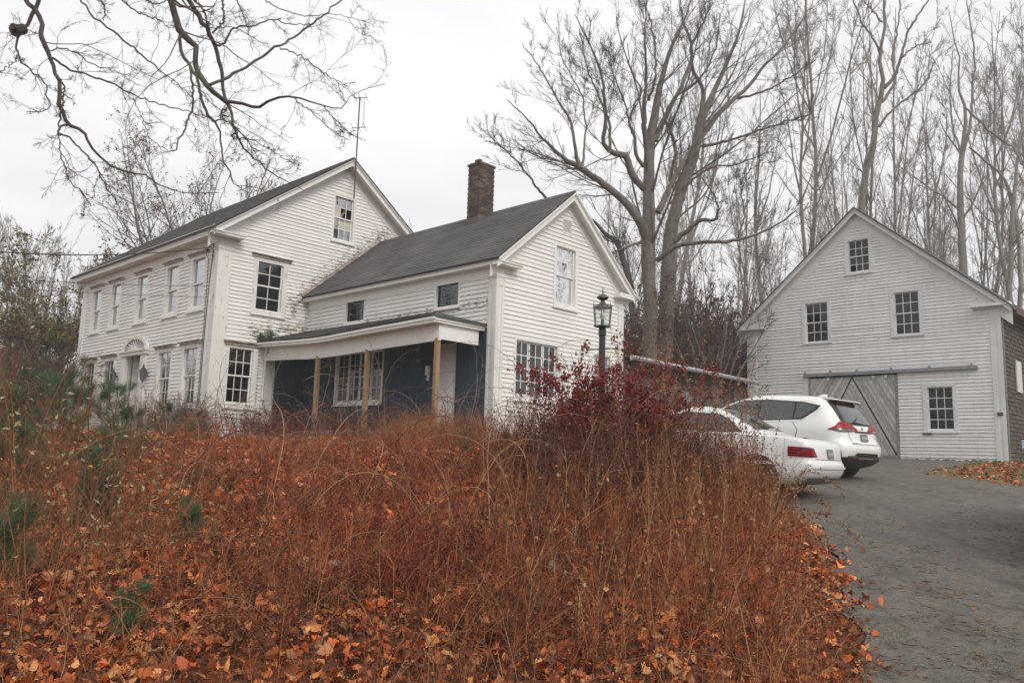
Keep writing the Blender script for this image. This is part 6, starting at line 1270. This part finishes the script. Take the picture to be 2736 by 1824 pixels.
# orange grass haze by the wing corner
x, y = field_pts(1500, rng, -2.4, .8, 12.8, 15.4); V, F, T, _ = stalks(x, y, rng.uniform(.25, .8, len(x)) * (.5 + .5 * np.clip((x + 3.8) / 2.4, 0, 1)), rng, .0028, 5, .28, .12, np.array([[.42, .18, .06], [.36, .14, .05], [.45, .25, .10], [.25, .09, .04]]), 3, .5, 0, None, .12); stuff_obj('tall_grass', V, F, T, 'rusty orange tall grass haze below the wing corner', 'grass')

# tangled low brush of the middle ground
BC = np.array([[.34, .095, .045], [.26, .07, .04], [.42, .15, .06], [.14, .045, .032], [.30, .06, .04], [.46, .22, .10], [.08, .035, .028]]) * np.array([1.16, 1.05, .95])
x, y = field_pts(15500, rng, -5.5, 2.6, 4.1, 13.2, lambda x, y, r_: (x < xe(y) - .5) & (r_.random(len(x)) < np.clip((inx(x, y) - 380) / 480, .10, 1.) * np.clip((y - 3.6) / 2.2, 0, 1) * (.25 + .75 * (np.sin(x * 2.7 + y * 1.1) * np.sin(y * 2.3 - x * 1.3) > -.3))))
V, F, T, _ = stalks(x, y, rng.uniform(.16, .6, len(x)), rng, .0028, 4, .6, .18, BC, 4, .55, 0, None, .25, kang=.8); stuff_obj('brush_tangle', V, F, T, 'matted reddish brown brush covering the middle of the bank', 'brush')
x, y = field_pts(250, rng, -5.0, 1.8, 6.5, 13.0); V, F, T, _ = stalks(x, y, rng.uniform(.9, 2.2, len(x)) * np.interp(y, [6, 9, 13], [1, .9, .5]), rng, .0052, 12, .35, .05, np.array([[.26, .09, .06], [.32, .14, .08], [.16, .06, .05], [.42, .25, .13]]), 4, .22, 0, None, .42, sides=4, kang=.8); stuff_obj('bramble_canes', V, F, T, 'arching bare bramble canes looping over the bank', 'bramble')
# low brush and stems in the near foreground
x, y = field_pts(7500, rng, -4.2, 2.6, 2.6, 6.8, lambda x, y, r_: (x < xe(y) - .2) & (r_.random(len(x)) < np.clip(.5 + .35 * (x + 1) / 2, .38, .9) * (.2 + .8 * (np.sin(x * 3.7 + y) * np.sin(y * 4.1 - x) > -.2)))); V, F, T, _ = stalks(x, y, rng.uniform(.12, .5, len(x)), rng, .002, 4, .3, .12, STC, 3, .45, 0, None, .08, kang=.6); stuff_obj('dry_stems', V, F, T, 'thin rusty stems rising through the near leaf litter', 'weeds')
x, y = field_pts(90, rng, -3.6, 1.8, 3.2, 7.5); V, F, T, _ = stalks(x, y, rng.uniform(.5, 1.2, len(x)), rng, .0024, 12, .6, .05, np.array([[.40, .2, .09], [.30, .12, .05]]), 2, .15, 0, None, .2); stuff_obj('bent_canes', V, F, T, 'long bent straw coloured canes leaning over the leaves', 'weeds')
# goldenrod stand at the right, near the drive
def gold(x, y, r_):
    u = xe(y) - x; c = inx(x, y); return (u > -.05) & (c > 1380) & (r_.random(len(x)) < np.clip((c - 1330) / 500, 0, 1) * np.clip((u + .15) / .5, .08, 1) * np.clip((y - 4.4) / 4., .05, 1) * (.35 + .65 * (np.sin(x * 4.3 + 1.7 * y) * np.sin(2.9 * y - x * 2) > -.35)))
x, y = field_pts(6300, rng, .2, 3.9, 3.6, 11.2, gold); hh = rng.uniform(.6, 1.1, len(x)) * np.interp(y, [3.6, 5, 7, 9, 11.2], [.45, .6, .85, 1.12, 1.3]) * np.clip(.35 + (xe(y) - x) * .7, .3, 1.) * np.interp(inx(x, y), [1500, 1700, 1850, 2100], [.85, .85, .72, .66]) * np.where(rng.random(len(x)) < .06, 1.5, 1.)
V, F, T, Pg = stalks(x, y, hh, rng, .0028, 5, .13, .06, STC * 1.12, 6, .26, lsize=.036, seed=2, seedcol=np.array([[.30, .12, .05], [.22, .08, .04], [.42, .24, .12], [.14, .05, .03]]), arch=.03, kang=.4); stuff_obj('goldenrod_stand', V, F, T, 'dense stand of rusty dead goldenrod beside the driveway', 'weeds')
x, y = field_pts(420, rng, -.3, 3.8, 4.2, 11, lambda x, y, r_: (x < xe(y) - .55) & (inx(x, y) > 1250)); V, F, T, _ = stalks(x, y, rng.uniform(.35, 1.3, len(x)), rng, .0048, 8, .38, .05, np.array([[.14, .07, .05], [.30, .16, .09], [.36, .21, .11], [.09, .05, .04]]), 2, .3, arch=.05, kang=.6); stuff_obj('broken_stems', V, F, T, 'thicker leaning and broken stems through the weeds', 'weeds')
# tall pale plumes in front of the shed
x, y = field_pts(100, rng, .9, 3.3, 8.6, 10.9); pl_ = np.array([[.42, .27, .15], [.34, .20, .11], [.28, .13, .08]])
V, F, T, _ = stalks(x, y, rng.uniform(1.35, 2.05, len(x)) * np.interp(inx(x, y), [1560, 1750, 1960, 2100], [.85, 1.05, .9, .5]), rng, .0032, 8, .10, .06, STC, 10, .13, 34, pl_, .05, kang=.7); stuff_obj('goldenrod_plumes', V, F, T, 'tall goldenrod stalks with pale seed plumes before the shed', 'weeds')
# leaning stalks over the drive
for (px_, py_, Yd, ln, hd, lb) in ((2300, 1450, 7.6, .62, (.9, -.1, .15), 'drooping seed stalk leaning out over the driveway, lower one'), (2255, 1320, 8.8, .55, (.9, .1, .22), 'seed stalk leaning across the rear bumper of the sedan'), (2215, 1370, 8.2, .6, (.95, .0, .0), 'seed stalk arching over the asphalt below the sedan bumper')):
    n = 12; tip = at(px_, py_, Yd); bx = float(xe(Yd)) - .45; b = np.array([bx, Yd, float(hgt(bx, Yd))]); mid = np.array([b[0] * .65 + tip[0] * .35, Yd, max(tip[2], b[2]) + ln * .42]); P_ = resample([b, (b + mid) / 2 + np.array([-.05, 0, .1]), mid, (mid + tip) / 2 + np.array([.04, 0, .05]), tip], n)
    P_ = np.array(P_)[None]; R_ = np.linspace(.003, .0012, n)[None]; a = branch(P_, R_, 16, .5, .12, .6, 4, up=-.05, curl=.1, tmin=.5, rng=rng); pos = np.concatenate([a[0][:, 1:].reshape(-1, 3)] * 5); pos = pos + rng.normal(0, .008, pos.shape); V3, F3, T3 = leaves_at(pos, .024, rng, pl_)
    V1_, F1 = tubes(P_, R_, 4); V2_, F2 = tubes(*a, 3); V, F, T = join3([(V1_, F1, np.tile([.2, .08, .045], (len(V1_), 1))), (V2_, F2, np.tile([.24, .11, .06], (len(V2_), 1))), (V3, F3, T3)]); o = link('seed_stalk', np_mesh('seed_stalk', V, F, T), None, M['veg']); tag(o, lb, 'weed stalk', 'seed stalks leaning over the driveway')
# red leaved bush round the lamp post
red = bush_mesh(90, 1.35, 1.62, 70, [[.30, .025, .018], [.22, .018, .016], [.36, .06, .03], [.14, .02, .02], [.33, .035, .025]], 12500, .046, r0=.008, colst=(.10, .05, .045), k2_=6, minr=.0016, narrow=.6)
put_bush(red, at(1640, 1100, 9.9)[0], 9.9, 1.0, 'deep red leaved bush wrapped round the foot of the lamp post', 'bush', None, 'barberry_bush')
red2 = bush_mesh(91, 1.7, 1.1, 60, [[.20, .04, .025], [.14, .03, .02], [.25, .08, .04], [.10, .04, .03]], 2600, .034, r0=.007, colst=(.11, .055, .045), k2_=7, minr=.0016)
put_bush(red2, at(1775, 1100, 10.3)[0], 10.3, .6, 'thinner red brown bush right of the lamp post', 'bush', None, 'barberry_bush')
put_bush(red2, at(1500, 1150, 11)[0], 11, .9, 'sparse red brown bush left of the lamp post', 'bush', None, 'barberry_bush')
red3 = bush_mesh(92, 1.3, .6, 60, [[.26, .025, .02], [.20, .02, .018], [.32, .07, .03]], 3000, .030, r0=.005, colst=(.10, .035, .035), k2_=7, minr=.0014)
for px_, Yd, s_, lb in ((1080, 5.4, .62, 'low crimson bush on the bank, nearer of two'), (1190, 6.3, .75, 'low crimson bush on the bank, farther of two'), (960, 6.9, .7, 'low wine red bramble patch left of the crimson bushes')): put_bush(red3, at(px_, 1400, Yd)[0], Yd, s_, lb, 'bush', None, 'low_red_bush')
dk = bush_mesh(93, 1.8, 1.25, 90, [[.10, .035, .022], [.14, .06, .03], [.2, .09, .04]], 2200, .03, r0=.006, colst=(.085, .038, .03), k2_=7, minr=.0017)
for i, (px_, Yd, s_) in enumerate(((1560, 9.0, .8), (1700, 9.1, .95), (1450, 9.8, .75), (1620, 8.2, .7), (1780, 8.9, .7), (1880, 9.6, .5))): put_bush(dk, at(px_, 1250, Yd)[0], Yd, s_, 'dark brown tangled bush ' + ['directly under the lamp post', 'right of the lamp post foot', 'left of the red bush below the casement window', 'nearest the viewer in front of the lamp post', 'between the lamp post and the sedan window', 'low beside the sedan door'][i], 'bush', 'brown bushes beneath the lamp post', 'tangled_bush')
lb_ = bush_mesh(94, 1.1, .42, 60, [[.16, .06, .03], [.24, .09, .04], [.09, .035, .025], [.30, .14, .07]], 1100, .032, r0=.0042, colst=(.13, .05, .035), k2_=6, minr=.0018, arch=.10)
for i, (px_, Yd, s_, lb) in enumerate(((640, 6.0, .8, 'left of centre among bare leaves'), (820, 5.1, .9, 'in the near leaf litter left of the crimson bushes'), (760, 7.6, 1., 'halfway up the leaf slope'), (1000, 8.6, 1.1, 'behind the crimson bushes'), (1320, 5.0, .9, 'right of the nearer crimson bush'), (1400, 7.2, 1.1, 'in front of the casement window'), (560, 8.8, .9, 'high on the left leaf slope'), (900, 10.6, 1.1, 'below the middle porch post'), (1180, 10.2, 1.1, 'below the right porch post'), (1500, 4.6, .8, 'near the lower centre edge'), (700, 4.3, .6, 'small and close at the lower left'), (1230, 4.0, .6, 'small and close at the bottom centre'))):
    put_bush(lb_, at(px_, 1400, Yd)[0], Yd, s_, 'low dark bramble clump ' + lb, 'bramble', 'bramble clumps on the bank', 'bramble_clump')
# arching vines round the lamp post
x = at(1560, 1100, 10.6)[0] + rng.normal(0, .55, 46); y = rng.uniform(9.8, 11.4, 46); V, F, T, _ = stalks(x, y, rng.uniform(1.5, 2.9, 46), rng, .0042, 16, .2, .08, np.array([[.15, .06, .05], [.25, .10, .07], [.10, .06, .05]]), 5, .14, 0, None, .30, sides=4, kang=.8); stuff_obj('vine_arches', V, F, T, 'bare vines arching around the lamp post', 'vines')
# bare shrubs along the house
fs = bush_mesh(95, 1.5, 1.75, 120, [[.10, .10, .04], [.16, .10, .04]], 240, .05, up=.05, r0=.009, colst=(.17, .10, .085), k2_=4, minr=.003, curl=.08)
for i, (px_, Yd, s_, lb) in enumerate(((455, 21.0, .68, 'bare upright shrub before the front wall, left of corner'), (520, 20.5, .62, 'bare upright shrub before the front wall, nearest the house corner'), (395, 22, .58, 'bare upright shrub beneath the front door lantern'), (560, 20, .4, 'low bare shrub at the foot of the corner post'), (640, 19.6, .45, 'low bare shrub under the gable window'), (690, 19.0, .45, 'low bare shrub by the downspout'))): put_bush(fs, at(px_, 1150, Yd)[0], Yd, s_, lb, 'shrub', 'bare shrubs along the house', 'bare_shrub')
fe = bush_mesh(96, 1.1, .85, 40, [[.20, .075, .04], [.14, .06, .035]], 1500, .05, r0=.006, colst=(.15, .06, .04), k2_=5, arch=.12, minr=.002)
for px_, Yd, lb in ((745, 17.8, 'brown withered fern like shrub at the left porch opening'), (800, 17.6, 'brown withered shrub at the first porch post'), (1130, 16.8, 'brown withered shrub below the porch window'), (930, 17.1, 'brown withered shrub before the middle porch post')): put_bush(fe, at(px_, 1150, Yd)[0], Yd, .9, lb, 'shrub', None, 'withered_shrub')
x, y = field_pts(46, rng, -5.6, .2, 14.5, 17.2); V, F, T, _ = stalks(x, y, rng.uniform(1.2, 2.5, len(x)), rng, .006, 14, .22, .1, np.array([[.24, .12, .09], [.34, .24, .18], [.18, .08, .06]]), 4, .25, 0, None, .26, sides=4, kang=.8); stuff_obj('porch_vines', V, F, T, 'wiry bare vines arching in front of the porch', 'vines')
put_bush(bush_mesh(97, .6, .42, 40, [[.12, .17, .05], [.08, .13, .04]], 1800, .045, r0=.003, colst=(.10, .12, .05), k2_=4, minr=.001), *hw(.10, 1.55, 0)[:2], .9, 'green weedy tuft growing on the left porch roof end', 'plant', None, 'roof_tuft', z=hw(.1, 1.5, 3.12)[2])
# young pines at the left
def pine_mesh(seed, h):
    rng = np.random.default_rng(seed); n = 10; P = np.zeros((1, n, 3)); P[0, :, 2] = np.linspace(-.05, h, n); P[0, :, :2] = rng.normal(0, .012, (n, 2)).cumsum(0); R = np.linspace(.018, .004, n)[None]
    a = branch(P, R, int(14 + 12 * h), 1.05, .5, .4, 7, up=.13, curl=.06, tmin=.08, minr=.003, rng=rng); b = branch(*a, 4, .65, .45, .7, 5, up=.08, curl=.06, minr=.002, rng=rng, tmin=.35)
    V1_, F1 = cat([tubes(P, R, 5), tubes(*a, 3), tubes(*b, 3)]); st = np_mesh('trunk', V1_, F1, np.tile([.12, .08, .05], (len(V1_), 1)))
    src = np.concatenate([a[0][:, 4:].reshape(-1, 3), b[0][:, 1:].reshape(-1, 3)]); tn = np.concatenate([nrm(np.gradient(a[0], axis=1))[:, 4:].reshape(-1, 3), nrm(np.gradient(b[0], axis=1))[:, 1:].reshape(-1, 3)]); m = int(600 + 6800 * h); i = rng.integers(0, len(src), m); d = nrm(tn[i] * .9 + rng.normal(0, .55, (m, 3)) + np.array([0, 0, .1])); p = src[i] + rng.normal(0, .015, (m, 3)); L_ = rng.uniform(.06, .11, (m, 1)); s_ = nrm(np.cross(d, rng.normal(size=(m, 3)))) * .0011
    V = np.stack([p - s_, p + s_, p + d * L_ + s_ * .4, p + d * L_ - s_ * .4], 1).reshape(-1, 3); c = np.array([[.065, .125, .062], [.085, .155, .075], [.05, .10, .05], [.12, .17, .08]])[rng.integers(0, 4, m)] * rng.uniform(.75, 1.2, (m, 1)); nd = np_mesh('needles', V, np.arange(m * 4).reshape(m, 4), np.repeat(c, 4, 0)); st.materials.append(M['veg']); nd.materials.append(M['needle']); return st, nd
PM = [pine_mesh(5, 1.3), pine_mesh(6, 1.0), pine_mesh(7, .55)]
for i, (px_, Yd, v, s_, lb) in enumerate(((150, 9.2, 0, .95, 'young green pine, leftmost tall one behind the orange twigs'), (300, 10.6, 0, .78, 'young green pine in front of the far house end'), (240, 8.6, 1, 1.05, 'young pine in the gap left of the leaf slope'), (30, 7.4, 0, .95, 'young pine cut by the left picture edge'), (430, 12.6, 1, .6, 'young pine sapling below the front door'), (350, 9.4, 1, .7, 'small pine at the crest of the orange leaf slope'), (90, 11.5, 0, .9, 'young pine farthest back in the left corner'), (520, 13.6, 1, .55, 'young pine by the bare shrubs at the house corner'), (515, 6.2, 2, .6, 'tiny pine seedling among the leaves left of centre'), (400, 4.6, 2, .5, 'tiny pine seedling in the near leaf litter'), (15, 5.3, 2, 1.1, 'small pine seedling at the left picture edge'), (260, 7.0, 2, 1.1, 'small pine seedling on the left leaf slope'), (1240, 11.8, 2, .6, 'tiny pine seedling hidden in the brush before the porch'))):
    x_ = at(px_, 1200, Yd)[0]; t = empty('pine_sapling', (x_, Yd, float(hgt(x_, Yd))), rt.uniform(0, 6.3)); t.scale = (s_, s_, s_); tag(t, lb, 'pine', 'young pines on the bank'); o = link('trunk', PM[v][0], t); o2 = link('needles', PM[v][1], t); o2['kind'] = 'stuff'
# orange shoots with a few pale leaves, left foreground
def shoot(seed, h, nl, cols):
    rng = np.random.default_rng(seed); m = 9; x = rng.normal(0, .16, m); y = rng.normal(0, .16, m); n = 12; d = nrm(np.stack([rng.normal(.1, .28, m), rng.normal(0, .2, m), np.ones(m)], 1)); P = np.empty((m, n, 3)); P[:, 0] = np.stack([x, y, np.full(m, -.05)], 1); L_ = (h * rng.uniform(.55, 1.05, m) / (n - 1))[:, None]
    for q in range(1, n): P[:, q] = P[:, q - 1] + d * L_; d = nrm(d + rng.normal(0, .05, (m, 3)))
    R = .0055 * rng.uniform(.6, 1.1, m)[:, None] * np.linspace(1, .3, n)[None]; a = branch(P, R, 8, .55, .34, .5, 7, up=.03, curl=.07, minr=.0018, rng=rng); b = branch(*a, 3, .5, .4, .6, 4, up=.03, curl=.08, minr=.0013, rng=rng); V, F = cat([tubes(P, R, 4), tubes(*a, 3), tubes(*b, 3)]); st = np_mesh('stems', V, F, np.array([.30, .115, .06]) * rng.uniform(.6, 1.2, (len(V), 1)))
    src = np.concatenate([a[0][:, 2:].reshape(-1, 3), b[0][:, 1:].reshape(-1, 3)]); e = src[rng.integers(0, len(src), nl)]; V, F, T = leaves_at(e, .05, rng, np.array(cols), narrow=.42, droop=.2); return st, np_mesh('foliage', V, F, T)
SH = [shoot(s_, h, nl, c) for s_, h, nl, c in ((1, 1.9, 60, [[.36, .34, .14], [.42, .36, .2]]), (2, 1.5, 46, [[.38, .36, .18], [.30, .30, .12], [.45, .30, .05]]), (3, 1.1, 80, [[.34, .38, .20], [.42, .40, .24]]))]
for i, (px_, Yd, v, s_, lb) in enumerate(((60, 5.6, 0, 1.0, 'tall orange shoots crossing the left edge'), (210, 6.4, 0, .85, 'tall orange shoots in front of the left thicket'), (330, 6.9, 0, .78, 'long shoots reaching over the white front wall'), (-40, 6.4, 0, 1.1, 'orange shoots cut off by the left picture edge'), (130, 7.6, 1, 1.1, 'orange shoots behind the leftmost pine'), (290, 5.8, 2, .85, 'pale leaved sprigs over the green pine'), (420, 6.6, 2, .7, 'pale leaved sprigs right of the pines'), (370, 8.0, 1, .8, 'thin shoots below the front windows'), (120, 4.8, 1, .8, 'near orange shoots low at the left'), (560, 5.0, 1, .5, 'single dark stem standing in the leaf litter'))):
    x_ = at(px_, 1200, Yd)[0]; put_bush(SH[v], x_, Yd, s_, lb, 'shoots', 'orange shoots on the left bank', 'sapling_shoots')
x, y = field_pts(2100, rng, -7, -2.2, 3.4, 10, lambda x, y, r_: (inx(x, y) < 620) & (r_.random(len(x)) < .8)); V, F, T, _ = stalks(x, y, rng.uniform(.15, .62, len(x)), rng, .002, 6, .35, .12, np.array([[.32, .15, .07], [.24, .10, .05], [.20, .16, .06], [.36, .22, .10]]), 4, .5, 0, None, .1, kang=.7); stuff_obj('low_brush', V, F, T, 'low orange brush among the pines at the left', 'brush')
# a pale stone and fallen branches in the brush
def stone(px_, py_, Yd, r_, lb):
    x_ = at(px_, py_, Yd)[0]; rg_ = np.random.default_rng(int(px_)); m = MB(); m.lathe((0, 0, 0), [(.001, -r_ * .5), (r_ * .8, -r_ * .3), (r_, 0), (r_ * .8, r_ * .35), (r_ * .4, r_ * .5), (.001, r_ * .53)], 11); m.v = [tuple(np.array(v) * rg_.uniform(.88, 1.12, 3)) for v in m.v]; o = m.build('stone', M['stone'], None, True); o.location = (x_, Yd, float(hgt(x_, Yd)) + r_ * .35); tag(o, lb, 'stone', 'stones in the brush')
stone(895, 1490, 6.1, .075, 'pale rounded stone among brown brush left of the crimson bush'); stone(1150, 1540, 5.9, .08, 'grey stone under the near crimson bush'); stone(1480, 1500, 6.4, .09, 'flat grey stone in the leaf hollow')
for (p1, p2, Yd, lb) in (((1180, 1545), (1215, 1420), 6.1, 'short broken stick standing in the leaves'), ((1440, 1490), (1560, 1505), 6.3, 'mossy fallen branch lying on the leaves')):
    a, b = at(*p1, Yd), at(*p2, Yd - .2); a[2] = float(hgt(a[0], a[1])) + .04; b[2] = float(hgt(b[0], b[1])) + .06; m = MB(); mid = (a + b) / 2 + np.array([0, 0, .03]); m.bar(a, mid, .016, 6).bar(mid, b, .014, 6, r2=.008); o = m.build('fallen_stick', M['barkfar'], None); tag(o, lb, 'stick', 'sticks on the bank')
# ------------------------------------------------------------------ damp air
m = MB(); m.box(-345, 345, -365, 395, -4.2, 42); hz = m.build('haze', [], None); N = NT('damp air'); N.t.nodes.remove(N.b); vol = N.n('ShaderNodeVolumePrincipled', {'Density': .0020, 'Color': (.95, .95, .96, 1)}); N.l(vol.outputs[0], N.o.inputs['Volume']); hz.data.materials.append(N.m); tag(hz, 'thin damp haze in the air', kind='stuff')
